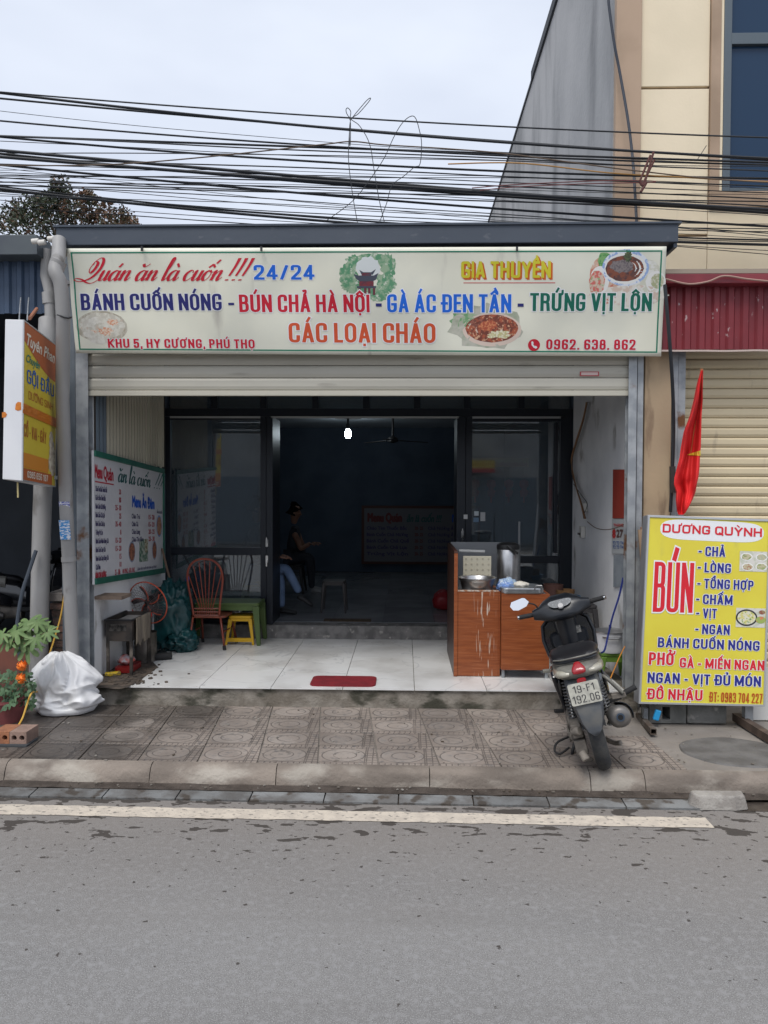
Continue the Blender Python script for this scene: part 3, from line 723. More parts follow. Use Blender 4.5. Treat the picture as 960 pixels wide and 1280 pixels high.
# folded door leaves at both sides of the opening
for a, b, hx, s in ((xs['l2']+.068, xs['l3'], 333.5, 0), (xs['r0'], xs['r1']-.073, 578, 1)):
    d = MB(); member(d, a, b, fb0, zt0, YF-.012, YF+.5); dd = d.build('door_leaf', M_alu_dark, rest, bev=.004)
    hz = (680, 700) if not s else (669, 682)
    for yy in hz:
        c = P(hx, yy, YF-.03); hb = MB()
        hb.box((c.x-.013, YF-.03, c.z-.03), (c.x+.013, YF-.012, c.z+.05)); hb.bar((c.x, YF-.045, c.z-.005), (c.x, YF-.045, c.z+.075 if yy < 690 else c.z-.07), .014, .014)
        hb.tube([(c.x, YF-.012, c.z), (c.x, YF-.045, c.z)], .009); hb.build('door_handle', M_chrome, dd)
# transom with its row of lights
tf = MB(); member(tf, LW, RW, zt0+.002, zt1+.02)
tx = [LW]+[vx(p) for p in (268, 329, 394, 457.5, 521, 583, 651)]+[RW]
for t in tx[1:-1]: member(tf, t-.035, t+.035, zt1+.02, 3.62)
member(tf, LW, RW, 3.4, 3.46, YF-.002, YF+.072); tw = tf.build('transom', M_alu_dark, rest, bev=.003)
for a, b in zip(tx[:-1], tx[1:]): pane(tw, a+.035, b-.035, zt1+.02, 3.4, M_pane_d)
M_track = mat('pale_track', (.42, .43, .42), .4, .3)
for a, b in ((xs['l1'], xs['l2']), (xs['l3']-.02, xs['r0']+.02), (xs['r1'], xs['r2'])):
    MB().box((a, YF-.012, zt0-.018), (b, YF-.002, zt0+.004)).build('door_track', M_track, rest)
# door stickers
for px, py, w_, h_, c in ((582, 646, .045, .05, (.55, .55, .55)), (596, 642, .05, .05, (.5, .55, .58)), (595.5, 650, .06, .05, (.12, .2, .3)), (604, 646, .055, .1, (.42, .43, .44))):
    c3 = P(px, py, YF-.016); Fq = frame((c3.x, YF-.0145 if px < 590 else YF+.028, c3.z), (1, 0, 0), (0, 0, 1))
    panel(rest, Fq, -w_/2, -h_/2, w_/2, h_/2, mat('sticker_%d' % px, c, .6), z=.001, name='door_sticker')
# cream corrugated slats on the left, above the menu
M_vs = mat('cream_wall_slat', (.66, .61, .48), .6, col2=(.56, .52, .41), ns=3, st=(1, 1, .3), rnd=.05)
vm = MB().box((0, -.024, 0), (.010, .024, 1.38)).mesh('slat', M_vs)
vmb = MB().box((0, -.024, 0), (.010, .024, 1.38)).mesh('slat', mat('blue_grey_slat', (.16, .2, .24), .5, rnd=.08))
swp = MB().box((LW-.004, 6.63, 2.15), (LW+.008, 8.6, 3.6)).build('slat_wall', mat('slat_backing', (.04, .035, .03), .9), rest)
for k in range(24):
    y = 6.68+k*.079
    put('slat', vmb if k < 3 else vm, swp, (LW+.0085, y, 2.2 + (.02 if k % 2 else 0)))
# small shelf below the menu
MB().box((LW, 6.62, 1.0), (LW+.24, 6.86, 1.03)).build('wall_shelf', mat('raw_brown_board', (.22, .16, .12), .8, col2=(.15, .11, .085), ns=5), rest)
# PVC drain pipes
M_tape = M_black
def vpipe(name, label, pts, r, extra=None):
    t = thing(name, label, 'drain pipe', (pts[-1].x, pts[-1].y, .13))
    MB().tube(pts, r, 14).build('pipe', M_pvc, t, smooth=True, auto=50)
    return t
y_ = 6.02
pp = [P(78, 303, y_), P(75.5, 325, y_), P(74.5, 330, y_)]
dp = vpipe('drain_pipe', 'pale grey plastic drain pipe with an elbow beside the banner left edge', smooth_pts([P(74, 300, 6.2), P(73, 322, 6.1), P(69, 338, 5.98), P(76, 357, 5.98), P(79, 400, 6.0)], 4) + [P(78, 500, 6.2), P(83, 640, 6.3), P(86, 700, 6.36), P(93.5, 887, 6.42)], .054)
for p0, p1 in (((74, 326), (70, 336)), ((76.5, 352), (77, 357)), ((85.8, 696), (86.2, 702))):
    yy_ = 6.36 if p0[1] > 600 else y_
    MB().tube([P(*p0, yy_), P(*p1, yy_)], .061, 14).build('pipe_collar', M_pvc, dp, smooth=True, auto=50)
for yy, dx in ((356, 0), (397, 3)):
    q = P(77+dx, yy, 6.0); MB().tube([q+Vector((.056*math.cos(a*PI/6), .056*math.sin(a*PI/6), .012*math.sin(a*PI/3))) for a in range(12)], .006, 6, closed=True).build('wire_tie', M_black, dp)
for y0, y1, c in ((627, 648, (.12, .13, .42)), (650, 674, (.06, .28, .62))):
    p0, p1 = P(82.6, y0, 6.29), P(84.6, y1, 6.325); nb = MB(); ps = []
    for j in (0, 1):
        for k in range(9):
            a = rad(200+k*15); c_ = (p0, p1)[j]; ps.append((c_.x+.057*math.cos(a), c_.y+.057*math.sin(a), c_.z))
    nb.add(ps, [(k, k+1, k+10, k+9) for k in range(8)]); nb.build('stuck_notice', mat('notice_%d' % y0, c, .5, col2=(.7, .72, .78), ns=34, st=(1, 1, 3), lo=.5, hi=.54), dp)
ap = vpipe('drain_pipe', 'short weathered grey drain pipe hanging behind the salon sign', [P(59, 312, 6.5), P(57, 345, 6.5), P(62, 365, 6.5), P(63.5, 420, 6.5), P(64, 520, 6.5)], .045)
MB().tube([P(60.5, 366, 6.5), P(61.5, 380, 6.5)], .053, 12).build('pipe_collar', M_pvc, ap, smooth=True, auto=50)
# white clamp and hook bits at the roof corner
for a, b in ((44, 302), (52, 303.5), (64, 299)):
    q = P(a, b, 6.19); MB().tube([q+Vector((-.025, 0, 0)), q+Vector((.03, 0, .005))], .022, 10).build('pipe_stub', mat('chalky_white', (.6, .58, .54), .7), ap, smooth=True, auto=50)

# ------------------------------------------------------------------ surfaces that lean or sag: four corners and a little waviness
def quad(BL, BR, TL, TR, W, Hh, disp=None, curve=None):
    nrm = (BR-BL).cross(TL-BL).normalized()
    def F(x, y, z):
        u, v = x/W, y/Hh
        p = BL*(1-u)*(1-v) + BR*u*(1-v) + TL*(1-u)*v + TR*u*v
        return p + nrm*(z + (disp(x, y) if disp else 0))
    return F
# banner
BW, BH = 747, 133
def bdisp(x, y):
    return (.009*math.sin(x*.03+y*.03+2*noise.noise((x*.01, y*.015, 0))) + .012*noise.noise((x*.02, y*.012, 1.5)) + .002*noise.noise((x*.06, y*.03, 3)))*(.4+.6*math.sin(PI*max(0, min(1, y/BH))))
BLc, BRc, TLc, TRc = P(95, 441.5, 6.42), P(826.5, 445.5, 6.42), P(82.5, 310.5, 6.21), P(833, 308, 6.21)
BF0 = quad(BLc, BRc, TLc, TRc, BW, BH, bdisp)
BF = lambda x, y, z: BF0(x, y, z*.6)
def bu(px, py):
    v = (443.5-py)/133.5; xl = 95-12.5*v; xr = 826.5+6.5*v; return (px-xl)/(xr-xl)*BW, v*BH
ban = thing('banner', 'long cream vinyl restaurant banner with green border tied under the roof edge', 'banner', BLc)
M_vinyl = mat('cream_vinyl', (.80, .79, .66), .45, col2=(.70, .70, .60), ns=1.3, col3=(.45, .43, .38), ns3=2.5, st3=(2.2, 1, .25), lo3=.62, hi3=.82)
mb = MB(); nx, ny = 130, 24; vs = [BF(BW*i/nx, BH*j/ny, 0) for j in range(ny+1) for i in range(nx+1)]
mb.add(vs, [(j*(nx+1)+i, j*(nx+1)+i+1, (j+1)*(nx+1)+i+1, (j+1)*(nx+1)+i) for j in range(ny) for i in range(nx)])
sh_ = mb.build('sheet', M_vinyl, ban, smooth=True)
sd = sh_.modifiers.new('thickness', 'SOLIDIFY'); sd.thickness = .002; sd.offset = -1
M_green = mat('print_green', (.01, .20, .12), .5)
for x0, y0, x1, y1 in ((5, 4.5, BW-5, 6.2), (5, BH-6.2, BW-5, BH-4.5), (5, 6.2, 6.8, BH-6.2), (BW-6.8, 6.2, BW-5, BH-6.2)):
    panel(ban, BF, x0, y0, x1, y1, M_green, z=.0022, name='border', nx=100 if x1-x0 > 50 else 1, ny=16 if y1-y0 > 50 else 1)
C_navy = mat('print_navy', (.018, .02, .16), .5); C_red = mat('print_red', (.56, .008, .03), .5); C_blue = mat('print_blue', (.005, .13, .66), .5)
C_dgreen = mat('print_deep_green', (.0, .13, .085), .5); C_orange = mat('print_orange', (.62, .085, .025), .5); C_halo = mat('print_white', (.78, .79, .80), .5)
C_yel = mat('print_yellow', (.62, .56, .03), .5); C_oran2 = mat('print_dark_orange', (.6, .12, .01), .5)
def bt(s, x0, x1, yb, h, m, halo=C_halo, **kw):
    u0, v0 = bu(x0, yb); u1, _ = bu(x1, yb); return sign_text(ban, s, BF, u0, u1, v0, h, m, halo, **kw)
# food and pagoda pictures first
def food(m1, m2, sc_, seed, c3=None): return mat('food_print_%d' % seed, m1, .5, col2=m2, ns=sc_, lo=.42, hi=.55, col3=c3, ns3=sc_*1.7, lo3=.58, hi3=.64)
def disc(px, py, rx, ry, m, z, jag=0, seed=0, par=None, FF=None, uu=None, n=28):
    u, v = (uu or bu)(px, py); return blob(par or ban, FF or BF, u, v, rx, ry, m, z=z, jag=jag, seed=seed, n=n, name='food_picture')
soft_green = food((.30, .42, .28), (.10, .28, .15), 22, 1, (.55, .6, .5))
for i, (x, y, a, b) in enumerate(((440, 345, 11, 16), (448, 328, 12, 9), (470, 324, 17, 7), (489, 332, 10, 14), (487, 352, 12, 12), (443, 357, 12, 8), (465, 363, 24, 7), (477, 370, 14, 6))):
    disc(x, y, a, b, soft_green, .0009+.00003*i, .16, i, n=40)
disc(464, 335, 15, 14, mat('print_sky', (.66, .70, .70), .5), .0012, .1, 9)
M_pag = mat('print_pagoda', (.20, .03, .04), .5, col2=(.10, .03, .05), ns=60); M_roof = mat('print_roof', (.06, .07, .10), .5)
def bpoly(pts, m, z, name='picture', par=None, FF=None, uu=None):
    mb = MB(); vs = [(FF or BF)(*(uu or bu)(a, b), z) for a, b in pts]; mb.add(vs, [tuple(range(len(vs)))]); return mb.build(name, m, par or ban)
bpoly([(446, 342), (452, 344), (458, 344), (471, 344), (477, 341), (474, 349), (470, 351), (453, 351), (449, 348)], M_roof, .0016)
bpoly([(453, 337), (458, 340), (468, 340), (474, 336), (470, 343), (456, 343)], M_roof, .0017)
bpoly([(453, 351), (471, 351), (471, 357), (453, 357)], M_pag, .0016); bpoly([(456, 344), (468, 344), (468, 341), (456, 341)], M_pag, .0018)
for a in (452, 459, 464, 470): bpoly([(a, 357), (a+3, 357), (a+3, 368), (a, 368)], M_pag, .00165)
bpoly([(450, 357), (474, 357), (474, 359.5), (450, 359.5)], M_roof, .0018)
# bowls
broth = food((.40, .10, .05), (.17, .045, .03), 26, 11, (.62, .36, .22))
disc(612, 407, 46, 28, mat('print_shade', (.50, .49, .42), .5, col2=(.33, .37, .27), ns=14), .0007, .12, 31)
disc(585, 400, 16, 15, food((.16, .35, .16), (.35, .45, .3), 25, 12), .0009, .3, 33)
disc(618, 411, 37, 21, mat('print_bowl_rim', (.68, .55, .47), .5), .0010, 0, 34); disc(618, 409.5, 33, 17.5, broth, .0012, .02, 35)
disc(613, 406, 10, 6, food((.60, .22, .10), (.4, .08, .04), 60, 13), .0014, .2, 36); disc(627, 417, 13, 5, food((.75, .72, .55), (.55, .5, .25), 70, 14), .0015, .35, 37)
disc(601, 403, 9, 6, food((.35, .12, .08), (.2, .07, .05), 60, 15), .0013, .25, 38)
disc(758, 350, 20, 30, food((.55, .18, .12), (.62, .42, .32), 20, 16, (.7, .66, .6)), .0008, .05, 41)
disc(786, 368, 50, 12, food((.62, .50, .42), (.72, .69, .62), 18, 17), .0009, .08, 42)
disc(806, 347, 22, 22, food((.72, .72, .68), (.6, .6, .5), 24, 18), .0010, .05, 43); disc(820, 352, 12, 13, mat('print_plate', (.76, .76, .73), .5), .00115); disc(822, 351, 8, 9, food((.62, .6, .5), (.4, .42, .25), 50, 19), .0013)
disc(758, 327, 9, 11, food((.08, .28, .08), (.2, .4, .15), 40, 20), .0011, .1, 44)
disc(751, 350, 12, 17, mat('print_plate', (.76, .76, .73), .5), .0012); disc(748, 352, 10, 14, food((.6, .14, .12), (.62, .5, .4), 34, 21, (.2, .45, .2)), .0014, .06, 45)
disc(783, 335, 29, 22, mat('print_rim_blue', (.30, .42, .68), .5, col2=(.7, .74, .8), ns=30, lo=.45, hi=.5), .0016); disc(783, 336, 26, 18.5, mat('print_plate', (.76, .76, .73), .5), .0017)
disc(782, 336, 23.5, 15.5, food((.11, .05, .045), (.22, .07, .04), 22, 22, (.07, .035, .04)), .0018, .02, 46); disc(779, 333, 14, 8, food((.13, .11, .12), (.22, .19, .19), 60, 23), .0019, .15, 47)
disc(786, 322, 5, 7, food((.05, .06, .04), (.1, .13, .06), 70, 24), .00195, .3, 48)
disc(128, 409, 33, 20.5, mat('print_basket', (.40, .36, .28), .5, col2=(.6, .57, .48), ns=50, st=(1, 1, .4)), .0009, .02, 51)
disc(128, 407.5, 29.5, 16.5, food((.68, .66, .58), (.56, .53, .45), 24, 25, (.6, .5, .4)), .0011, .03, 52)
disc(133, 415, 9, 5, food((.66, .3, .18), (.74, .62, .5), 70, 26), .0013, .3, 53); disc(142, 403, 7, 4, food((.66, .3, .18), (.74, .62, .5), 70, 26), .0013, .3, 54); disc(118, 416, 5, 3, food((.66, .3, .18), (.74, .62, .5), 70, 26), .0013, .3, 55)
for i, (a, b, c) in enumerate(((112, 404, 9), (122, 400, 8), (140, 411, 11), (150, 406, 7), (125, 424, 14), (112, 418, 8))): disc(a, b, c, c*.55, mat('print_dough', (.73, .71, .64), .5, col2=(.6, .57, .49), ns=30), .00115+.00004*i, .1, 60+i)
# lettering
u0, v0 = bu(98, 350); u1, _ = bu(318, 350)
hand_text(ban, 'Quán ăn là cuốn !!!', BF, u0, u1-8, v0, 12.5, C_red, z=.0042, slant=.5, thick=.21, thin=.06)
bt('24/24', 321, 397, 349, 18, C_blue, wf=1.35, hw=.1, hh=.08, gap=.14)
bt('BÁNH CUỐN NÓNG', 102, 281, 387.5, 21, C_navy, hw=.092)
bt('-', 288.5, 297.5, 388, 21, C_navy, None)
bt('BÚN CHẢ HÀ NỘI', 303, 466, 389.5, 22, C_red, hw=.09)
bt('-', 473, 482, 389.5, 22, C_navy, None, hw=.08, hh=.09)
bt('GÀ ÁC ĐEN TẦN', 488, 642, 389.5, 22.5, C_blue, hw=.09)
bt('-', 649, 658, 389.5, 22, C_navy, None, hw=.08, hh=.09)
bt('TRỨNG VỊT LỘN', 665, 815, 387.5, 22, C_dgreen, hw=.092)
bt('CÁC LOẠI CHÁO', 365, 548, 428, 25, C_orange, hw=.085)
bt('KHU 5, HY CƯƠNG, PHÚ THỌ', 136.5, 322, 436, 11.8, C_red, wf=1.1, hw=.1, hh=.085, gap=.13)
bt('0962. 638. 862', 685, 795, 435.5, 13, C_red, wf=1.05, hw=.092, hh=.08, gap=.12)
disc(670, 430, 7.6, 7.6, C_red, .0030)
bpoly([(666.5, 426), (668.5, 425), (669.7, 427.6), (668.8, 428.8), (671, 431.4), (672.4, 430.8), (674.2, 432.8), (672.6, 434.6), (669.5, 433.4), (667, 430)], C_halo, .0045)
for dx, dy, m_, z_ in ((2.4, -2.4, C_oran2, 0), (1.2, -1.2, C_oran2, .0006), (0, 0, C_yel, .0012)):
    u0, v0 = bu(580+dx, 347-dy); u1, _ = bu(691+dx, 347); mb = MB()
    glyphs(mb, 'GIA THUYỀN', BF, u0, u1, v0, 20, wf=1.2, hw=.10, hh=.082, gap=.10, z=.0022+z_*1.5, R=.08); mb.build('lettering', m_, ban)
u0, v0 = bu(583, 353); u1, _ = bu(696, 353); panel(ban, BF, u0, v0-.5, u1, v0+.4, C_red, z=.0016, name='underline', nx=20)
# eyelet ties
for px in (178, 327, 646): q = P(px, 311, 6.2); MB().box((q.x-.008, q.y-.02, q.z-.02), (q.x+.008, q.y+.0, q.z+.015)).build('tie', M_black, ban)
# ================================================================== menu board on the left wall
XM = -2.672
bl, tl, br, tr = SX(111, 733, XM), SX(111, 562, XM), SX(200, 717.5, XM), SX(200.5, 586, XM)
bl.y = tl.y = 6.535; br.y = tr.y = 8.42
MW, MH = 100., 47.
MF = quad(bl, br, tl, tr, MW, MH)
menu = thing('menu_board', 'white menu board with dark green frame hung on the left porch wall', 'menu board', bl)
mb = MB(); k = .02
vs = [MF(0, 0, 0), MF(MW, 0, 0), MF(MW, MH, 0), MF(0, MH, 0)]; vs += [MF(0, 0, -k), MF(MW, 0, -k), MF(MW, MH, -k), MF(0, MH, -k)]
mb.add(vs, [(0, 1, 2, 3), (7, 6, 5, 4), (0, 4, 5, 1), (1, 5, 6, 2), (2, 6, 7, 3), (3, 7, 4, 0)])
mb.build('board', mat('menu_white', (.60, .60, .62), .4, col2=(.55, .55, .57), ns=2), menu)
M_gfr = mat('dark_green_frame', (.012, .10, .07), .5, col2=(.02, .13, .09), ns=8)
def frbar(F, a, b, w_, d, name, m, par):
    (x0, y0), (x1, y1) = a, b; mb = MB()
    vs = [F(x0, y0, z) for z in (0,)]; 
    q = [(x0, y0), (x1, y0), (x1, y1), (x0, y1)]
    mb.add([F(x, y, 0) for x, y in q] + [F(x, y, d) for x, y in q], [(0, 3, 2, 1), (4, 5, 6, 7), (0, 1, 5, 4), (1, 2, 6, 5), (2, 3, 7, 6), (3, 0, 4, 7)]); return mb.build(name, m, par)
frbar(MF, (0, 0), (MW, 2.2), 0, .018, 'frame', M_gfr, menu); frbar(MF, (0, MH-2.0), (MW, MH), 0, .018, 'frame', M_gfr, menu)
frbar(MF, (MW-.9, 2.2), (MW, MH-2.0), 0, .018, 'frame', M_gfr, menu)
C_mdark = mat('print_dark_violet', (.05, .04, .13), .5); C_mred = mat('print_dull_red', (.42, .02, .04), .5); C_mteal = mat('print_teal', (.01, .10, .10), .5); C_mblue = mat('print_strong_blue', (.01, .09, .5), .5)
def mt(s, u0, v, h, m, u1=None, bold=.055, sh=0, sx=1.): return print_text(menu, s, MF, u0, v*MH, h, m, x1=u1, bold=bold, shear=sh, sx=sx)
mt('Menu', 1, .80, 4.6, C_mred, 9.5, .08); mt('Quán', 11, .80, 4.6, C_mred, 23, .08)
panel(menu, MF, 1, .765*MH, 23.5, .775*MH, C_mred)
hand_text(menu, 'ăn là cuốn', MF, 29, 77, .80*MH, 3.2, C_mteal, slant=.2, thick=.22, thin=.09)
hand_text(menu, '!!!', MF, 83, 97, .80*MH, 3.2, C_mteal, slant=.5, thick=.16, thin=.07)
rows = [('Cháo Tim Bầu Thuốc Bắc', '20'), ('Gà Ác Hầm Thuốc Bắc', '80'), ('Bánh Cuốn Chả Nướng', '25- 30'), ('Bánh Cuốn Chả Quế', '25'), ('Bánh Cuốn Chả Lụa', '35- 40'), ('Trứng Vịt Lộn', '8'),
        ('Bánh Cuốn Nhân Không Chả', '15- 20'), ('Bánh Cuốn Chay Chả', '15- 20'), ('Bánh Cuốn Chay Không Chả', '15'), ('Chả Thêm', '10')]
for i, (a, b) in enumerate(rows):
    v = .70-.0655*i; w_ = len(a)*.62
    mt(a, 1.5, v, 1.75, C_mdark, 1.5+w_); mt(b, 33-len(b)*1.25, v, 1.9, C_mred, 33)
mt('BÚN CHẢ NƯỚNG', 1, .045, 2.0, C_mred, 13.5, .13); mt('25 - 30k', 24.5, .05, 2, C_mred, 31.5); mt('0962. 638. 862', 37, .052, 1.8, C_mred, 52); blob(menu, MF, 35.4, .07*MH, .9, .9, C_mred, z=.0015)
mt('Quán ăn là cuốn kính chào quý khách', 56, .062, 1.1, C_mdark, 87, .04, .4)
mt('Menu Ăn Đêm', 49, .61, 4.3, C_mblue, 84, .13)
for i, (a, b) in enumerate((('Cháo Trai', '15- 20'), ('Cháo Gà', '15- 20'), ('Cháo Lòng', '20- 25'), ('Cháo Thịt Băm', '25- 30'))):
    v = .51-.066*i; mt(a, 48, v, 1.8, C_mdark, 48+len(a)*1.35); mt(b, 74, v, 1.9, C_mred, 84)
M_mwh = mat('print_dish', (.6, .62, .62), .5)
for cx, s in ((48, 0), (84, 1)):
    blob(menu, MF, cx, .225*MH, 5 if s == 0 else 4, 4.2, mat('print_dish_rim', (.25, .3, .4), .5), z=.001, name='food_picture'); blob(menu, MF, cx, .225*MH, 4.2 if s == 0 else 3.3, 3.6, food((.35, .14, .07), (.18, .07, .05), 30, 60+s), z=.0014, name='food_picture')
panel(menu, MF, 59, .13*MH, 73, .33*MH, mat('print_herbs', (.03, .13, .08), .5, col2=(.4, .42, .36), ns=22), z=.0012, name='food_picture')
blob(menu, MF, 70, .27*MH, 3, 3, food((.2, .14, .07), (.4, .4, .3), 30, 62), z=.0016, name='food_picture')
blob(menu, MF, 92.5, .45*MH, 5, 4.8, mat('print_rim_blue2', (.14, .25, .5), .5), z=.001, name='food_picture'); blob(menu, MF, 92.5, .45*MH, 4.3, 4.2, food((.3, .1, .06), (.4, .25, .15), 30, 63), z=.0014, name='food_picture')
mt('Ăn là cuốn', 88, .57, 1.3, C_mdark, 98, .05, .4)

# ================================================================== salon light box
nT, fT, fB, nB = P(28.8, 399.5, 5.6), P(70.6, 431.6, 6.30), P(68.7, 609, 6.30), P(27.2, 601, 5.6)
lT, lB = P(6.4, 399, 5.6), P(3, 599, 5.6)
salon = thing('salon_sign', 'projecting hair washing salon light box with yellow and red face and blank white edge', 'sign', nB)
offv = lT-nT; offb = lB-nB
mb = MB(); vs = [nB, fB, fT, nT, nB+offb, fB+offb, fT+offv, nT+offv]
mb.add(vs, [(0, 1, 2, 3), (7, 6, 5, 4), (0, 4, 5, 1), (1, 5, 6, 2), (2, 6, 7, 3), (3, 7, 4, 0)])
mb.build('box', mat('white_painted_box', (.72, .73, .75), .4, col2=(.66, .67, .7), ns=2), salon, bev=.004)
SF = quad(nB, fB, nT, fT, 100, 150)
M_sy = mat('salon_yellow', (.66, .52, .05), .45, col2=(.6, .46, .04), ns=3)
panel(salon, SF, 1.2, 1.2, 98.8, 148.8, M_sy, z=.003, name='face', nx=6, ny=6)
M_alu = mat('aluminium_trim', (.5, .51, .52), .4, .6)
frbar(SF, (0, 0), (100, 1.2), 0, .008, 'trim', M_alu, salon); frbar(SF, (0, 148.8), (100, 150), 0, .008, 'trim', M_alu, salon); frbar(SF, (0, 1.2), (1.2, 148.8), 0, .008, 'trim', M_alu, salon); frbar(SF, (98.8, 1.2), (100, 148.8), 0, .008, 'trim', M_alu, salon)
M_sr = mat('salon_brown_red', (.42, .11, .03), .5)
def sarc():
    top = [(1.2+97.6*i/16, 148.8) for i in range(17)]
    bot = [(1.2+97.6*i/16, 132 - 22*math.sin(PI*.5*i/16)**1.0 + (0 if i < 14 else 0)) for i in range(17)]
    mb = MB(); vs = [SF(x, y, .0045) for x, y in top]+[SF(x, y, .0045) for x, y in bot]; mb.add(vs, [(i+17, i+18, i+1, i) for i in range(16)]); mb.build('face_band', M_sr, salon)
sarc()
C_sw = mat('salon_white', (.72, .68, .58), .5); C_st = mat('salon_teal', (.02, .2, .16), .5); C_sb = mat('salon_blue', (.01, .10, .38), .5)
print_text(salon, 'Tuyên Phan', SF, 9, 129, 11, C_sw, x1=92, bold=.05, shear=.3, z=.006)
print_text(salon, 'Chuyên', SF, 8, 113, 7.5, C_st, x1=46, bold=.04, shear=.35, z=.006)
mb = MB(); glyphs(mb, 'GỘI ĐẦU', SF, 10, 92, 93.5, 13, hw=.07, hh=.06, wf=1.1, z=.006, gap=.1); mb.build('lettering', C_sb, salon)
mb = MB(); glyphs(mb, 'DƯỠNG SINH', SF, 15, 88, 79, 7.5, hw=.05, hh=.05, wf=1.2, z=.006, gap=.14); mb.build('lettering', M_sr, salon)
M_stape = mat('orange_tape', (.62, .20, .02), .35, col2=(.5, .14, .01), ns=20, st=(1, 1, 4), bump=.4, bs=30)
panel(salon, SF, -1, 66, 101, 72.5, M_stape, z=.010, name='tape'); panel(salon, SF, -2, 63, 101, 66.5, mat('orange_tape_b', (.55, .16, .015), .4), z=.009, name='tape')
mb = MB()
for (x0_, z0_, w_) in ((.0, 0, .03), (.09, -.02, .025)): pass
q = nB+offb*.02+Vector((-.0, -.001, .545)); mb.add([q+Vector(v) for v in ((-.042, -.001, -.02), (-.022, -.001, -.03), (.004, -.001, -.024), (.004, -.001, .032), (-.02, -.001, .036), (-.036, -.001, .02))], [(0, 1, 2, 3, 4, 5)]); mb.build('tape', M_stape, salon)
mb = MB(); q2 = nB+offb*.93+Vector((0, -.001, .475)); mb.add([q2+Vector(v) for v in ((-.008, -.001, -.022), (.02, -.001, -.018), (.03, -.001, .004), (.016, -.001, .022), (-.008, -.001, .018))], [(0, 1, 2, 3, 4)]); mb.build('tape', M_stape, salon)
mb = MB(); glyphs(mb, 'CỔ - VAI - GÁY', SF, 3, 68, 42, 12, hw=.08, hh=.06, wf=1.1, z=.006, gap=.12); mb.build('lettering', M_sr, salon)
panel(salon, SF, 1.2, 13, 76, 27, mat('salon_orange', (.62, .24, .03), .5), z=.0045, name='face_band'); panel(salon, SF, 1.2, 1.2, 88, 12.5, M_sr, z=.0045, name='face_band')
mb = MB(); glyphs(mb, '0385 656 187', SF, 13, 74, 4, 6.5, hw=.08, hh=.07, wf=1.1, z=.006, gap=.12); mb.build('lettering', C_sw, salon)
for i, (a, b, c, d) in enumerate(((84, 50, 6, 7), (82, 44, 5, 4), (88, 36, 9, 11), (84, 24, 8, 9), (93, 28, 5, 12), (90, 17, 7, 6))): blob(salon, SF, a, b, c, d, mat('salon_figure', (.66, .6, .46), .5, col2=(.4, .33, .25), ns=26), z=.005+.0001*i, jag=.15, seed=i, name='picture')
# its bracket and pole
MB().tube([P(22, 603, 5.65), P(22.5, 622, 5.65)], .006, 6).build('hanging_strap', mat('dry_yellow', (.5, .42, .2), .7), salon)
for px in (24, 34): MB().tube([P(px, 400, 5.75), P(px+1, 382, 6.2), P(px+2, 372, 6.5)], .005, 6).build('hanging_wire', M_galv, salon)
sp = thing('sign_pole', 'thick pale grey pipe pole standing left of the brick pier under the salon sign', 'pole', P(52, 800, 6.45)); sp.location.z = .13; WLD[sp.name] = Vector(sp.location)
MB().tube([P(47, 885, 6.42), P(51, 700, 6.42), P(59.5, 420, 6.46), P(60, 400, 6.5)], .075, 18).build('pole', M_pvc, sp, smooth=True, auto=50)
MB().bar(P(28, 597, 6.2), P(72, 597, 6.3), .03, .03).build('bracket', M_galv, sp)
MB().tube([P(37, 398, 6.0), P(46, 386, 6.3)], .014, 8).build('bracket', mat('rusty_rod', (.34, .14, .08), .7), sp)

# ================================================================== yellow board on the right pavement
BLs, BRs, TLs, TRs = P(799, 878.5, 5.98), P(955, 882, 5.93), P(810.5, 645, 6.12), P(962, 650.5, 6.07)
bd = thing('noodle_sign', 'yellow standing light box listing noodle dishes in red and blue letters', 'sign', P(880, 905, 6.05))
RW_, RH = 155., 234.
RF = quad(BLs, BRs, TLs, TRs, RW_, RH)
nrm = (BRs-BLs).cross(TLs-BLs).normalized(); bk = -nrm*.15
mb = MB(); a = [RF(-1.2, -1.5, -.002), RF(RW_+1.2, -1.5, -.002), RF(RW_+1.2, RH+1.5, -.002), RF(-1.2, RH+1.5, -.002)]; vs = a+[v+bk for v in a]
mb.add(vs, [(0, 1, 2, 3), (7, 6, 5, 4), (0, 4, 5, 1), (1, 5, 6, 2), (2, 6, 7, 3), (3, 7, 4, 0)])
mb.build('box', mat('sign_side_metal', (.42, .43, .45), .45, .5, col2=(.3, .3, .32), ns=4, st=(1, 1, .3)), bd, bev=.004)
M_ry = mat('sign_yellow', (.70, .62, .06), .4, col2=(.66, .56, .05), ns=2, col3=(.55, .48, .08), ns3=5, st3=(1, 1, .4), lo3=.6, hi3=.8)
panel(bd, RF, 1.5, 1.5, RW_-1.5, RH-1.5, M_ry, z=.004, name='face')
for a, b in (((-.8, -.8), (RW_+.8, 1.5)), ((-.8, RH-1.5), (RW_+.8, RH+.8)), ((-.8, 1.5), (1.5, RH-1.5)), ((RW_-1.5, 1.5), (RW_+.8, RH-1.5))): frbar(RF, a, b, 0, .012, 'trim', M_alu, bd)
def ru(px, py):
    v = (880-py)/232.; xl = 799+11.5*v; return (px-xl)*RW_/(156-4.5*v), v*RH
C_rr = mat('sign_red', (.62, .012, .025), .45); C_rb = mat('sign_navy', (.015, .02, .22), .45); C_ro = mat('sign_brown_orange', (.45, .085, .01), .45); C_rw = mat('sign_white', (.75, .76, .78), .45)
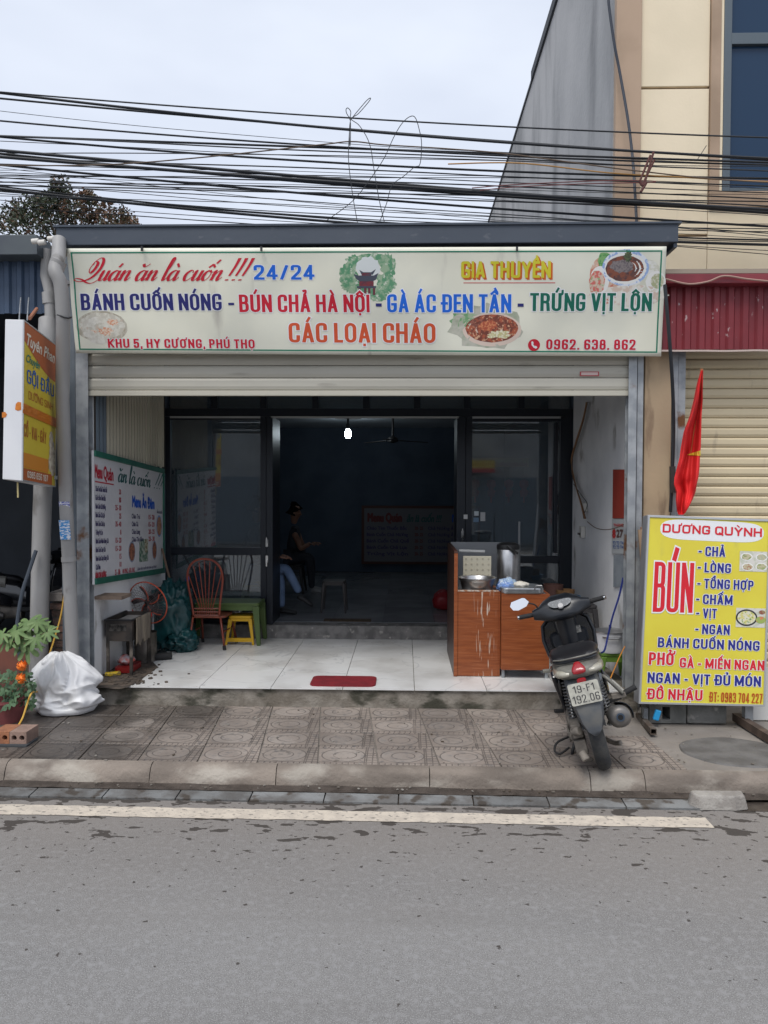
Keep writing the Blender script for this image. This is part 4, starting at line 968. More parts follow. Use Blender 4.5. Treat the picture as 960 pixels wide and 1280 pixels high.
def rt(s, x0, x1, yb, h, m, halo=C_rw, slope=0, par=bd, **kw):
    u0, v0 = ru(x0, yb); u1, _ = ru(x1, yb); sign_text(bd, s, lambda x, y, z: RF(x, y, z*.6+.005), u0, u1, v0, h, m, halo, slope=slope, **kw)
mb = MB(); vs = []
for i in range(40):
    a = 2*PI*i/40; x = math.copysign(abs(math.cos(a))**.35, math.cos(a))*66; y = math.copysign(abs(math.sin(a))**.8, math.sin(a))*13
    vs.append(RF(ru(890, 663)[0]+x, ru(890, 664)[1]+y-.012*x, .005))
mb.add([RF(*ru(890, 664), .005)]+vs, [(0, 1+i, 1+(i+1) % 40) for i in range(40)]); mb.build('white_oval', C_rw, bd)
rt('DƯƠNG QUỲNH', 828, 952, 668, 11, C_rr, None, slope=-.012, wf=1.6, hw=.1, hh=.095, gap=.14)
rt('BÚN', 815.5, 865.5, 767.5, 63, C_rr, C_rw, wf=.62, hw=.057, hh=.04, gap=.05, R=.09, hf=.03)
for s, x0, x1, yb in (('CHẢ', 881.5, 906.5, 696), ('LÒNG', 880.5, 913.5, 716.3), ('TỔNG HỢP', 880, 941.5, 736.5), ('CHẤM', 878.5, 915.5, 756), ('VỊT', 878.5, 896, 773.5), ('NGAN', 877.5, 912, 793.3)):
    rt(s, x0, x1, yb, 12.3, C_rb, C_rw, slope=-.01, wf=1.1, hw=.098, hh=.085, gap=.11)
    rt('-', x0-9 if s != 'NGAN' else 868.5, x0-4 if s != 'NGAN' else 873.5, yb-.5, 12, C_rb, C_rw, hw=.08, hh=.09)
rt('BÁNH CUỐN NÓNG', 822, 949, 811, 12.3, C_rb, C_rw, slope=-.012, wf=1.2, hw=.1, hh=.088, gap=.12)
rt('PHỞ', 810.5, 843, 832.8, 15.5, C_rr, C_rw, slope=-.01, wf=1.05, hw=.098, hh=.085, gap=.1)
rt('GÀ - MIẾN NGAN', 849.5, 955, 835.5, 12.5, C_rr, C_rw, slope=-.012, wf=1.1, hw=.098, hh=.085, gap=.1)
rt('NGAN - VỊT ĐỦ MÓN', 809, 951, 855, 13, C_rb, C_rw, slope=-.013, wf=1.15, hw=.1, hh=.086, gap=.11)
rt('ĐỒ NHẬU', 808.5, 878, 875, 13.3, C_rr, C_rw, slope=-.008, wf=1.2, hw=.1, hh=.086, gap=.12)
rt('ĐT: 0983 704 227', 886.5, 952.5, 876.5, 12.2, C_ro, None, slope=-.012, wf=.86, hw=.085, hh=.06, gap=.09)
for (a, b, c, d, s) in ((924, 688, 959.5, 713.5, 0), (919.5, 759.5, 959, 783.5, 1)):
    u0, v0 = ru(a, d); u1, v1 = ru(c, b); u1 = min(u1, RW_-2)
    panel(bd, RF, u0, v0, u1, v1, food((.5, .52, .42), (.62, .6, .55), 30, 80+s), z=.006, name='food_picture')
    if s == 0:
        for i, (fx, fy) in enumerate(((.25, .72), (.8, .72), (.3, .22), (.8, .25))):
            blob(bd, RF, u0+(u1-u0)*fx, v0+(v1-v0)*fy, 7.5, 5, mat('print_plate', (.76, .76, .73), .5), z=.0068, name='food_picture'); blob(bd, RF, u0+(u1-u0)*fx, v0+(v1-v0)*fy, 6, 3.8, food(((.25, .3, .12), (.4, .42, .3), (.38, .2, .12), (.3, .35, .15))[i], (.5, .45, .3), 60, 84+i), z=.0074, jag=.1, name='food_picture')
    else:
        blob(bd, RF, u0+(u1-u0)*.36, v0+(v1-v0)*.5, 13.5, 10.5, mat('print_black_bowl', (.03, .03, .035), .5), z=.0068, name='food_picture'); blob(bd, RF, u0+(u1-u0)*.36, v0+(v1-v0)*.5, 11.5, 8.5, food((.6, .55, .2), (.66, .64, .5), 40, 90, (.15, .3, .08)), z=.0074, name='food_picture')
        blob(bd, RF, u0+(u1-u0)*.84, v0+(v1-v0)*.4, 6, 4.5, food((.6, .2, .1), (.3, .4, .1), 50, 91), z=.0072, name='food_picture'); blob(bd, RF, u0+(u1-u0)*.88, v0+(v1-v0)*.8, 4, 2.6, food((.25, .08, .05), (.3, .2, .1), 50, 92), z=.0072, name='food_picture')
q = P(938, 884, 6.0); MB().box((q.x-.03, 6.02, .13), (q.x+.03, 6.08, q.z)).build('leg', M_galv, bd); q = P(948, 884, 6.0)
q = P(806, 884, 6.12); MB().box((q.x-.02, 6.08, .13), (q.x+.015, 6.12, q.z)).build('leg', M_galv, bd)
# concrete blocks under it
M_blk = mat('mossy_block', (.20, .2, .19), .9, col2=(.12, .125, .115), ns=5, bump=.6, bs=50, col3=(.3, .29, .27), ns3=9, lo3=.6, hi3=.7)
cb = thing('concrete_block', 'grey concrete block with a square hole, bearing the yellow sign', 'block', P(845, 907, 6.15))
a0, a1, a2, a3 = X_(812, 6.08, 900), X_(832, 6.08), X_(842, 6.08), X_(862, 6.08)
mb = MB(); mb.box((a0, 6.09, .13), (a1, 6.3, .285)); mb.box((a1, 6.09, .13), (a2, 6.3, .16)); mb.box((a1, 6.09, .26), (a2, 6.3, .285)); mb.box((a1, 6.28, .16), (a2, 6.3, .26)); mb.box((a2, 6.09, .13), (a3, 6.3, .285)); mb.build('block', M_blk, cb)
o = MB().box((a3+.008, 6.08, .13), (X_(913, 6.08), 6.32, .29)).build('concrete_block', M_blk, bev=.012); tag(o, 'solid mossy concrete block beside the one with a hole, under the yellow sign', 'block')
M_rt = mat('rusted_box_tube', (.19, .17, .15), .6, .4, col2=(.11, .08, .06), ns=9)
def sq_tube(name, label, p0, p1, s, m):
    t = thing(name, label, 'metal tube', p0); mb = MB(); p0, p1 = Vector(p0), Vector(p1); d = (p1-p0).normalized(); x = d.cross(Vector((0, 0, 1))).normalized(); z = Vector((0, 0, 1)); th = .004
    for oo, w_, h_ in ((z*(s/2-th/2), s, th), (-z*(s/2-th/2), s, th), (x*(s/2-th/2), th, s-2*th), (-x*(s/2-th/2), th, s-2*th)): mb.bar(p0+oo, p1+oo, w_, h_)
    mb.build('tube', m, t); return t
sq_tube('steel_tube', 'short open square steel tube on the pavement between scooter and yellow sign', P(817, 918, 5.75)+Vector((0, 0, .02)), P(798, 897, 6.3)+Vector((0, 0, .02)), .045, M_rt)
sq_tube('steel_tube', 'long brown rusty square tube on the pavement at the right end of the yellow sign', G(975, 930, .165), G(920, 896, .165), .06, mat('brown_rust_tube', (.12, .085, .065), .7, .2, col2=(.07, .05, .04), ns=9))
o = MB().box((X_(946, 6.2), 6.2, .13), (X_(946, 6.2)+.5, 6.23, .55)).build('tile_panel', mat('white_wall_tile', (.62, .62, .60), .3)); tag(o, 'white glazed tile panel standing behind the right end of the yellow sign', 'tile panel')
# tan board leaning between post and sign
o = MB().bar(P(803, 662, 6.44), P(813, 768, 6.3), .075, .02, up=(0, 1, 0)).build('wooden_plank', mat('tan_board', (.36, .25, .16), .7, col2=(.28, .19, .12), ns=6, st=(1, 1, .2))); tag(o, 'narrow tan wooden plank leaning against the right steel post', 'plank')
o = MB().bar(P(801, 661, 6.45), P(822, 661, 6.45), .03, .03).build('wooden_batten', mat('reddish_batten', (.3, .17, .11), .7)); tag(o, 'short reddish wooden batten lying across the top of the leaning plank', 'batten')
# rags
def rag(name, label, cat, c, r, m, seed):
    mb = MB(); n = 16; vs = [Vector(c)]
    sec = []
    for j in range(7):
        t = j/6; rr_ = r[0]*math.sin(PI*(.08+.84*t))
        sec.append(((c[0], c[1], c[2]+r[2]*t), (rr_, 0, 0), (0, r[1]*math.sin(PI*(.08+.84*t)), 0), 2))
    mb.loft(sec, n)
    mb.v = [tuple(Vector(v)+Vector((noise.noise(Vector(v)*22+Vector((seed, 0, 0))), noise.noise(Vector(v)*22+Vector((0, seed, 0))), noise.noise(Vector(v)*22+Vector((0, 0, seed)))))*.35*min(r)) for v in mb.v]
    o = mb.build(name, m, smooth=True); return tag(o, label, cat)
q = P(821, 893, 6.0); o = MB().bar(q+Vector((-.01, 0, -.045)), q+Vector((.012, 0, .035)), .045, .03, up=(0, 1, 0)).build('blue_clip', mat('sky_blue_plastic', (.02, .3, .62), .4), bev=.008); tag(o, 'small sky blue plastic clip below the left corner of the yellow sign', 'clip')

# ================================================================== neighbour house on the right
nb = thing('townhouse', 'tall cream townhouse with red corrugated awning and closed cream shutter right of the restaurant', 'house', (3.5, 7.3, .13))
M_cream = mat('cream_render', (.80, .69, .51), .85, col2=(.74, .64, .47), col3=(.55, .46, .34), ns3=2.2, st3=(2.5, 1, .25), lo3=.6, hi3=.8, ns=1.5, bump=.1, bs=40)
M_tan = mat('tan_render', (.44, .32, .23), .85, col2=(.32, .23, .16), ns=1.6)
M_beige = mat('beige_render', (.44, .33, .21), .85, col2=(.38, .285, .185), ns=2, bump=.15, bs=30, col3=(.24, .17, .11), ns3=5, st3=(1.6, 1, .35), lo3=.58, hi3=.72)
YU = 7.32
UX = lambda p: X_(p, YU, 150)
MB().box((UX(767)+.10, YU+.06, 3.0), (9, 18, 8.4)).build('wall', M_cream, nb)
zs = [2.9, Z_(243, YU), Z_(113.5, YU), Z_(-2, YU), 8.4]
MB().box((UX(767.5)+.003, YU-.045, 3.0), (UX(799.5), YU+.058, 8.4)).build('pilaster', M_tan, nb, bev=.006)
x0, x1 = UX(800.5), UX(886)
for a, b in ((zs[0], zs[1]-.4), (zs[1]-.4, zs[2]), (zs[2], zs[3]), (zs[3], zs[4])):
    MB().box((x0, YU, a+.012), (x1, YU+.058, b-.012)).build('wall_panel', M_cream, nb, bev=.005)
MB().box((x0, YU+.03, 3.0), (x1, YU+.0585, 8.4)).build('panel_joint', mat('joint_shadow_paint', (.3, .22, .15), .9), nb)
x2 = UX(903)
MB().box((x1+.004, YU-.03, zs[1]), (x2-.03, YU+.058, 8.4)).build('window_surround', M_tan, nb, bev=.004)
MB().box((x1+.004, YU-.03, Z_(263, YU)), (9, YU+.058, zs[1]-.003)).build('window_surround', M_tan, nb, bev=.004)
MB().box((x1+.004, YU, 3.0), (9, YU+.058, Z_(263, YU)-.003)).build('wall_panel', M_cream, nb)
M_wf = mat('grey_window_frame', (.10, .125, .145), .45, .3)
mb = MB(); wx0, wx1 = x2, x2+1.8
zb, zm0, zm1, ztp = zs[1], Z_(62, YU), Z_(48, YU), 7.6
mb.box((wx0, YU-.02, zb), (wx0+.07, YU+.05, ztp)); mb.box((wx1-.07, YU-.02, zb), (wx1, YU+.05, ztp)); mb.box((wx0+.07, YU-.02, zm0), (wx1-.07, YU+.05, zm1)); mb.box((wx0+.07, YU-.02, zb), (wx1-.07, YU+.05, zb+.03)); mb.box((wx0+.07, YU-.02, ztp-.05), (wx1-.07, YU+.05, ztp))
ww = mb.build('window', M_wf, nb, bev=.004)
M_wglass = mat('dark_blue_pane', (.02, .045, .09), .12, spec=.25)
MB().box((wx0+.07, YU+.02, zb+.03), (wx1-.07, YU+.03, zm0)).build('pane', M_wglass, ww); MB().box((wx0+.07, YU+.02, zm1), (wx1-.07, YU+.03, ztp-.05)).build('pane', M_wglass, ww)
MB().box((x2-.028, YU-.015, zs[1]), (x2-.003, YU+.058, 8.4)).build('window_surround', M_cream, nb)
# bare side wall running back
M_side = mat('weathered_cement_render', (.46, .455, .45), .9, col2=(.36, .36, .36), ns=.9, st=(1, 1, .6), det=8, bump=.4, bs=14, col3=(.22, .222, .225), ns3=1.3, st3=(1, 1.3, .34), lo3=.46, hi3=.74)
MB().box((UX(767), YU+.02, 3.0), (UX(767)+.10, 18.2, 8.26)).build('side_wall', M_side, nb)
M_cop = mat('dark_coping', (.07, .075, .085), .9)
MB().box((UX(767)-.03, YU, 8.262), (UX(767)+.14, 12.0, 8.40)).build('coping', M_cop, nb); MB().box((UX(767)-.02, 12.0, 8.262), (UX(767)+.13, 18.2, 8.31)).build('coping', M_cop, nb)
# ground floor pillar, guide, shutter
YP = 6.57
MB().box((X_(804.5, YP), YP, .13), (X_(838, YP), 7.3, 3.7)).build('pillar', M_beige, nb, bev=.006)
gx0, gx1 = X_(838.5, 6.6), X_(856, 6.6)
gm_ = MB(); gm_.box((gx0, 6.6, .13), (gx0+.05, 6.72, 3.5)); gm_.box((gx0+.055, 6.615, .13), (gx1, 6.72, 3.5)); gm_.build('shutter_guide', M_galv, nb, bev=.003)
M_ns = mat('tan_cream_slat', (.66, .56, .37), .55, col2=(.58, .49, .33), ns=2, st=(.3, 1, 1), col3=(.40, .33, .23), ns3=6, st3=(2, 1, .5), lo3=.6, hi3=.8, rnd=.05)
ns_ = MB().box((gx1-.02, 6.80, .13), (gx1+1.9, 6.82, 3.4)).build('shutter', mat('slat_gap_shade', (.16, .12, .08), .8), nb)
nsm = slat_mesh(1.9, .083, .016, M_ns)
pitch = 12.05*6.78/960
for k in range(38):
    z = .14+k*pitch
    put('slat', nsm, ns_, (gx1+.94, 6.797, z))
for k in range(38):
    pass
# awning
M_mar = mat('maroon_corrugated_sheet', (.20, .022, .03), .5, .1, col2=(.16, .018, .025), ns=3, col3=(.42, .3, .3), ns3=24, st3=(1, 1, .6), lo3=.68, hi3=.72)
YA = 6.45; ax0, ax1 = X_(825.5, YA), X_(1010, YA); az0, az1 = Z_(438, YA), Z_(360, YA)
mb = MB(); vs = []; xx = ax0; pr = [(0, 0), (.035, 0), (.05, -.022), (.085, -.022), (.1, 0)]
xs_ = []
while xx < ax1:
    for a, b in pr[:-1]: xs_.append((xx+a*1.18, b))
    xx += .118
for x, y in xs_: vs += [(x, YA+y, az0), (x, YA+y, az1)]
mb.add(vs, [(2*i, 2*i+2, 2*i+3, 2*i+1) for i in range(len(xs_)-1)])
aw = mb.build('awning', M_mar, nb); sd = aw.modifiers.new('thickness', 'SOLIDIFY'); sd.thickness = .002
MB().box((ax0-.02, 6.33, az1-.003), (ax1, 6.6, Z_(343.5, 6.33))).build('awning_flashing', mat('maroon_flashing', (.22, .028, .038), .5, col2=(.17, .02, .03), ns=3), aw, bev=.006)
mb = MB(); vs = []
for i in range(60):
    x = ax0-.02+(ax1-ax0)*i/59; z = az0-.012+.006*noise.noise((x*4, 0, 0)); vs += [(x, YA-.03, z-.007), (x, YA-.03, z+.007)]
mb.add(vs, [(2*i, 2*i+2, 2*i+3, 2*i+1) for i in range(59)]); mb.build('awning_edge', mat('ragged_pale_edge', (.5, .4, .36), .8), aw)
MB().box((ax0, YA+.005, az1+.0), (ax1, YA+.6, az1+.01)).build('awning_top', M_mar, aw)
MB().box((ax0-.02, 6.33, Z_(343.5, 6.33)+.001), (ax1, YU, Z_(341, 6.33)+.02)).build('awning_top', mat('rain_stained_ledge', (.3, .25, .2), .9), aw)
w1 = smooth_pts([P(786, 329, 6.3), P(808, 344, 6.3), P(833, 349, 6.31), P(860, 355, 6.31), P(885, 352, 6.31), P(905, 345, 6.31), P(935, 349, 6.31), P(975, 353, 6.31)], 5)
o = MB().tube(w1, .008, 6).build('sagging_wire', mat('dusty_wire', (.36, .22, .18), .7)); tag(o, 'dusty brownish wire sagging along the top of the red awning', 'wire')

# ================================================================== neighbour on the left
ln = thing('shophouse', 'dark open shop with blue corrugated fascia behind the salon sign at the left edge', 'shop', (-4.5, 6.7, .13))
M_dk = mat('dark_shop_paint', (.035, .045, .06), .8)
xr_ = X_(51, 6.6)
MB().box((-9.5, 6.35, Z_(316, 6.35)), (X_(49, 6.35), 6.6, Z_(290.5, 6.35))).build('roof_fascia', mat('grey_green_metal', (.075, .09, .10), .5, .1, col2=(.06, .07, .085), ns=3), ln, bev=.006)
mb = MB(); vs = []; xx = -8.; zc0, zc1 = Z_(391, 6.55), Z_(314, 6.55)
while xx < xr_+.12:
    for a, b in pr[:-1]: vs += [(xx+a*1.1, 6.55+b, zc0), (xx+a*1.1, 6.55+b, zc1)]
    xx += .11
mb.add(vs, [(2*i, 2*i+2, 2*i+3, 2*i+1) for i in range(len(vs)//2-1)]); c_ = mb.build('fascia_sheet', mat('blue_corrugated_sheet', (.045, .075, .13), .5, .1, col2=(.035, .058, .10), ns=3), ln)
sd = c_.modifiers.new('thickness', 'SOLIDIFY'); sd.thickness = .002
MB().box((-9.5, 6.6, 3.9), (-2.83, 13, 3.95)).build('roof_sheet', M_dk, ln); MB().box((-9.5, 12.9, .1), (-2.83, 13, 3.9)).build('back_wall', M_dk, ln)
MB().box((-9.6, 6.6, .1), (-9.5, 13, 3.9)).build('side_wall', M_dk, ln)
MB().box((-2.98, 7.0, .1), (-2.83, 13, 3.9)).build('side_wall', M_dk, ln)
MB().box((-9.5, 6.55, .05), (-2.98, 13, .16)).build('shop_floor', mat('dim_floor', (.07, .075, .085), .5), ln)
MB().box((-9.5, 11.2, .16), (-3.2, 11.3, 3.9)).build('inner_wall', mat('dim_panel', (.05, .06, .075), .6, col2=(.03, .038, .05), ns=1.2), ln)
MB().box((-6.5, 6.62, .16), (X_(47, 6.62), 6.85, Z_(803, 6.62))).build('front_ledge', mat('red_brown_ledge', (.17, .06, .04), .8, col2=(.10, .045, .035), ns=5), ln, bev=.01)
# brick pier between the poles
pier = thing('brick_pier', 'low pier of weathered bricks with a cement cap between the two grey pipes', 'pier', P(72, 880, 6.5)); pier.location.z = .13; WLD[pier.name] = Vector(pier.location)
px0, px1 = X_(63, 6.52, 800), X_(84, 6.52, 800)
MB().box((px0+.012, 6.545, .13), (px1-.012, 6.85, .99)).build('mortar', mat('old_mortar', (.09, .08, .07), .95, bump=.8, bs=60), pier)
bm = MB().box((-(px1-px0)/2+.003, -.06, 0), ((px1-px0)/2-.003, .06, .052)); me = bm.mesh('brick', mat('weathered_brick', (.17, .095, .07), .9, col2=(.09, .065, .055), ns=9, bump=.8, bs=60, rnd=.3))
for k in range(13):
    put('brick', me, pier, ((px0+px1)/2+random.uniform(-.012, .012), 6.60+random.uniform(-.008, .008), .135+k*.066), (random.uniform(-.02, .02), 0, random.uniform(-.06, .06)))
MB().box((px0-.02, 6.50, 1.0), (px1+.01, 6.86, 1.075)).build('cap', mat('cement_cap', (.22, .2, .18), .9, col2=(.14, .12, .11), ns=6), pier, bev=.008)
# ================================================================== things on the porch
def RWX(Y): return 1.865 + (8.6-Y)*.0525
def WP(px, py, off=.01):
    Y = 7.
    for _ in range(12): Y = SX(px, py, RWX(Y)-off).y
    return Vector((RWX(Y)-off, Y, SX(px, py, RWX(Y)-off).z))
def rr_prism(x0, y0, x1, y1, z0, z1, r, n=5):
    ps = []
    for cx, cy, a0 in ((x1-r, y1-r, 0), (x0+r, y1-r, 90), (x0+r, y0+r, 180), (x1-r, y0+r, 270)):
        for k in range(n+1): a = rad(a0+90*k/n); ps.append((cx+r*math.cos(a), cy+r*math.sin(a)))
    mb = MB(); mb.prism(ps, lambda a, b: (a, b, z0), lambda a, b: (a, b, z1)); return mb
o = rr_prism(X_(389, 6.6, 855), 6.46, X_(470, 6.6, 855), 6.80, PZ, PZ+.012, .06).build('door_mat', mat('dark_red_mat', (.20, .008, .015), .85, col2=(.15, .006, .012), ns=12, bump=.4, bs=150)); tag(o, 'dark red rounded mat on the white tiles at the porch edge', 'mat')
o = rr_prism(X_(405, 8.9, 778), 8.82, X_(464, 8.9, 778), 8.98, RZ, RZ+.01, .01).build('door_mat', mat('brown_mat', (.045, .03, .02), .9, col2=(.09, .06, .03), ns=30)); tag(o, 'dark brown mat lying across the room doorway', 'mat')
# charcoal grill
M_gr = mat('sooty_steel', (.085, .07, .06), .6, .4, col2=(.03, .028, .027), ns=7, col3=(.22, .19, .16), ns3=5, lo3=.58, hi3=.7)
gx0, gx1, gy0, gy1 = -2.665, -2.43, 6.76, 7.28; gz0, gz1 = .61, .80
gr = thing('charcoal_grill', 'sooty rectangular charcoal grill on four legs against the left porch wall', 'grill', ((gx0+gx1)/2, (gy0+gy1)/2, PZ))
mb = MB(); t = .008
mb.box((gx0, gy0, gz0), (gx1, gy0+t, gz1)); mb.box((gx0, gy1-t, gz0), (gx1, gy1, gz1-.002)); mb.box((gx0, gy0+t, gz0), (gx0+t, gy1-t, gz1)); mb.box((gx1-t, gy0+t, gz0), (gx1, gy1-t, gz1-.001)); mb.box((gx0+t, gy0+t, gz0), (gx1-t, gy1-t, gz0+.01))
mb.build('trough', M_gr, gr)
mb = MB(); mb.bar((gx0-.01, gy0-.008, gz1), (gx1+.01, gy0-.008, gz1), .02, .012); mb.bar((gx1+.008, gy0-.01, gz1), (gx1+.008, gy1, gz1), .02, .012); mb.bar((gx0-.005, gy0-.01, gz1), (gx0-.005, gy1, gz1), .02, .012); mb.build('rim', mat('black_rim', (.02, .02, .022), .5, .4), gr)
for x, y in ((gx0+.012, gy0+.012), (gx1-.012, gy0+.012), (gx0+.012, gy1-.012), (gx1-.012, gy1-.012)):
    MB().bar((x, y, PZ), (x, y, gz0), .024, .024).build('leg', M_gr, gr)
MB().box((gx0+.03, gy0+.05, gz1-.05), (gx1-.03, gy1-.05, gz1-.03)).build('ash', mat('pale_ash', (.25, .24, .23), 1, bump=1, bs=40), gr)
MB().box((gx0+.03, gy0-.004, gz0+.09), (gx1-.05, gy0-.001, gz0+.15)).build('vent', mat('vent_dark', (.14, .13, .12), .4, .7, col2=(.02, .02, .02), ns=20), gr)
def drape(nm, lb, ct, y0, y1, x, zt, zb, m):
    mb = MB(); vs = []; nu, nv = 22, 12
    for j in range(nv+1):
        for i in range(nu+1):
            u = i/nu; bot = zb+.05*noise.noise((u*6, 1, 0))+.05*abs(noise.noise((u*13, 4, 0))); z = zt+(bot-zt)*j/nv
            vs.append((x+.006+.012*noise.noise((u*7, z*9, 2))*(j/nv)+.004*math.sin(u*30), y0+(y1-y0)*u, z))
    mb.add(vs, [(j*(nu+1)+i, j*(nu+1)+i+1, (j+1)*(nu+1)+i+1, (j+1)*(nu+1)+i) for j in range(nv) for i in range(nu)]); o = mb.build(nm, m, smooth=True); s = o.modifiers.new('t', 'SOLIDIFY'); s.thickness = .003; return tag(o, lb, ct)
o = drape('oily_cloth', 'pale greasy cloth hanging over the side of the grill', 'cloth', 6.80, 7.2, gx1+.016, .81, .56, mat('greasy_cloth', (.24, .20, .15), .9, col2=(.12, .1, .08), ns=9, st=(1, 1, .2)))
mb = MB(); 
q = Vector((-2.52, 7.38, PZ)); prof = [(.0, 0), (.105, 0)] + [(.105+(.004 if k % 2 else 0), .03+k*.022) for k in range(11)] + [(.108, .285), (.10, .285), (.10, .25), (0, .25)]
o = MB().lathe(prof, q, 28).build('tin_pail', mat('ribbed_tin', (.24, .22, .2), .4, .7, col2=(.08, .07, .06), ns=6), smooth=True, auto=30); tag(o, 'ribbed soot stained tin can standing behind the grill', 'tin can')
o = rr_prism(-2.62, 6.82, -2.46, 7.1, PZ+.012, PZ+.06, .03).build('red_tray', mat('dark_red_plastic', (.2, .01, .01), .4)); tag(o, 'shallow dark red tray on the floor under the grill', 'tray')
o = rag('plastic_packet', 'crumpled pale plastic packet in the red tray under the grill', 'packet', (-2.55, 6.95, PZ+.06), (.07, .09, .09), mat('pale_packet', (.4, .42, .45), .4, col2=(.5, .06, .03), ns=12), 5)
a, b = G(131, 846, PZ), G(151, 844, PZ); o = MB().bar(a+Vector((0, 0, .02)), b+Vector((0, 0, .02)), .05, .035).build('yellow_lighter', mat('bright_yellow_plastic', (.62, .42, .02), .5, col2=(.2, .14, .03), ns=20, lo=.5, hi=.6), bev=.01); tag(o, 'yellow plastic tool lying on the sooty floor in front of the grill', 'tool')
mb = MB(); pts = [G(a, b, PZ+.002) for a, b in ((112, 861), (112, 850), (122, 836), (145, 826), (165, 820), (188, 826), (196, 834), (186, 843), (176, 852), (160, 857), (148, 861))]
pts2 = smooth_pts(pts+[pts[0]], 5)[:-1]; c = sum(pts, Vector())/len(pts)
vs = [c]+[p+Vector((noise.noise(p*9), noise.noise(p*9+Vector((3, 0, 0))), 0))*.05 for p in pts2]
mb.add(vs, [(0, 1+i, 1+(i+1) % (len(vs)-1)) for i in range(len(vs)-1)])
rr = random.Random(12)
for i in range(220):
    p = G(rr.gauss(150, 24), rr.gauss(846, 9), PZ); s = rr.uniform(.004, .016)
    if p.y < 6.44 or p.x < -2.68: continue
    mb.box((-s, -s, 0), (s, s*.7, s*.7), Matrix.Translation((p.x, p.y, PZ+.001)) @ Matrix.Rotation(rr.uniform(0, 3), 4, 'Z'))
tag(mb.build('soot_and_charcoal', mat('charcoal_dirt', (.05, .04, .033), .95, col2=(.11, .085, .065), ns=14, bump=.5, bs=60)), kind='stuff')
# fan
fc = P(187, 752, 7.5); fan = thing('pedestal_fan', 'old round fan with orange wire guard and red edged blades beside the grill', 'fan', (fc.x, fc.y, PZ))
M_or = mat('orange_red_paint', (.45, .07, .03), .5); tilt = Matrix.Rotation(rad(14), 4, 'X') @ Matrix.Rotation(rad(-16), 4, 'Z')
FM = Matrix.Translation(fc) @ tilt
def fpt(r, a, d): return FM @ Vector((r*math.cos(a), d, r*math.sin(a)))
mb = MB(); mb.tube([fpt(.215, 2*PI*k/36, -.03) for k in range(36)], .006, 6, closed=True); mb.build('guard_ring', M_or, fan)
mb = MB()
for r, d in ((.07, -.075), (.14, -.062)): mb.tube([fpt(r, 2*PI*k/24, d) for k in range(24)], .0015, 4, closed=True)
for k in range(36):
    a = 2*PI*k/36; mb.tube([fpt(.03, a, -.08), fpt(.13, a+.05, -.065), fpt(.213, a+.1, -.03), fpt(.16, a+.1, .02), fpt(.05, a, .04)], .0013, 4)
mb.build('wire_guard', mat('guard_wire', (.12, .09, .09), .5), fan)
for k in range(5):
    a = 2*PI*k/5+.25; mb = MB(); vs = []
    for j in range(7):
        t = j/6; r = .03+.15*t; wd = .22+.28*math.sin(PI*t*.7)
        for s in (-1, 1):
            aa = a+.5*t+s*wd*.055/r*(1 if t < .95 else .8); vs.append(fpt(r, aa, -.03+s*.012))
    mb.add(vs, [(2*i, 2*i+1, 2*i+3, 2*i+2) for i in range(6)]); bl_ = mb.build('blade', mat('black_red_blade', (.02, .018, .02), .4), fan); sd = bl_.modifiers.new('t', 'SOLIDIFY'); sd.thickness = .003
    mb = MB(); mb.tube([Vector(v) for v in vs[0::2]], .006, 5); mb.build('blade_edge', M_or, bl_)
MB().lathe([(0, -.02), (.035, -.02), (.04, .03), (.0, .035)], (0, 0, 0), 16, Matrix.Translation(fc) @ tilt @ Matrix.Rotation(rad(90), 4, 'X')).build('hub', M_black, fan, smooth=True, auto=40)
MB().tube([FM @ Vector((0, .02, 0)), FM @ Vector((0, .16, 0))], .05, 14).build('motor', M_black, fan, smooth=True, auto=40)
MB().tube([Vector((fc.x, fc.y+.09, PZ+.03)), Vector((fc.x, fc.y+.09, fc.z-.04))], .013, 10).build('stand', M_galv, fan); MB().lathe([(0, 0), (.15, 0), (.14, .03), (.03, .04), (0, .04)], (fc.x, fc.y+.09, PZ), 24).build('base', M_black, fan)
q = P(187, 768, 7.35); MB().box((q.x-.016, q.y, q.z-.03), (q.x+.016, q.y+.03, q.z+.03)).build('switch_cap', mat('red_cap', (.62, .03, .02), .4), fan, bev=.008)
# tarpaulin heap
def heap(name, label, cat, c, r, m, seed, amp, ex=2.5, nn=(48, 34), parent=None, freq=9):
    mb = MB(); NU, NV = nn; vs = []
    for j in range(NV+1):
        ph = PI*.5*(1-2*j/NV)
        for i in range(NU):
            th = 2*PI*i/NU
            f = lambda v: math.copysign(abs(v)**(2/ex), v)
            d = Vector((f(math.cos(ph))*f(math.cos(th)), f(math.cos(ph))*f(math.sin(th)), f(math.sin(ph))))
            s = Vector((seed, seed*.7, 0))
            n1 = 1-abs(noise.noise(d*1.9+s))*2; n2 = 1-abs(noise.noise(d*freq*.5+s))*2; n3 = 1-abs(noise.noise(d*freq+s*2))*2
            k = 1+amp*(n1*.9+n2*.55+n3*.28-.8)
            p = Vector((c[0]+d.x*r[0]*k, c[1]+d.y*r[1]*k, c[2]+r[2]*max(-.97, d.z*k)))
            vs.append(p)
    mb.add(vs, [(j*NU+i, (j+1)*NU+i, (j+1)*NU+(i+1) % NU, j*NU+(i+1) % NU) for j in range(NV) for i in range(NU)])
    o = mb.build(name, m, parent, smooth=True); return tag(o, label, cat)
M_tarp = mat('dark_teal_tarp', (.008, .07, .075), .4, col2=(.005, .04, .045), ns=5, bump=.5, bs=18)
heap('tarpaulin_bundle', 'dark teal tarpaulin bundled in a tall heap behind the fan', 'tarpaulin', (-2.46, 8.05, .62), (.21, .26, .34), M_tarp, 3, .34, 2.4)
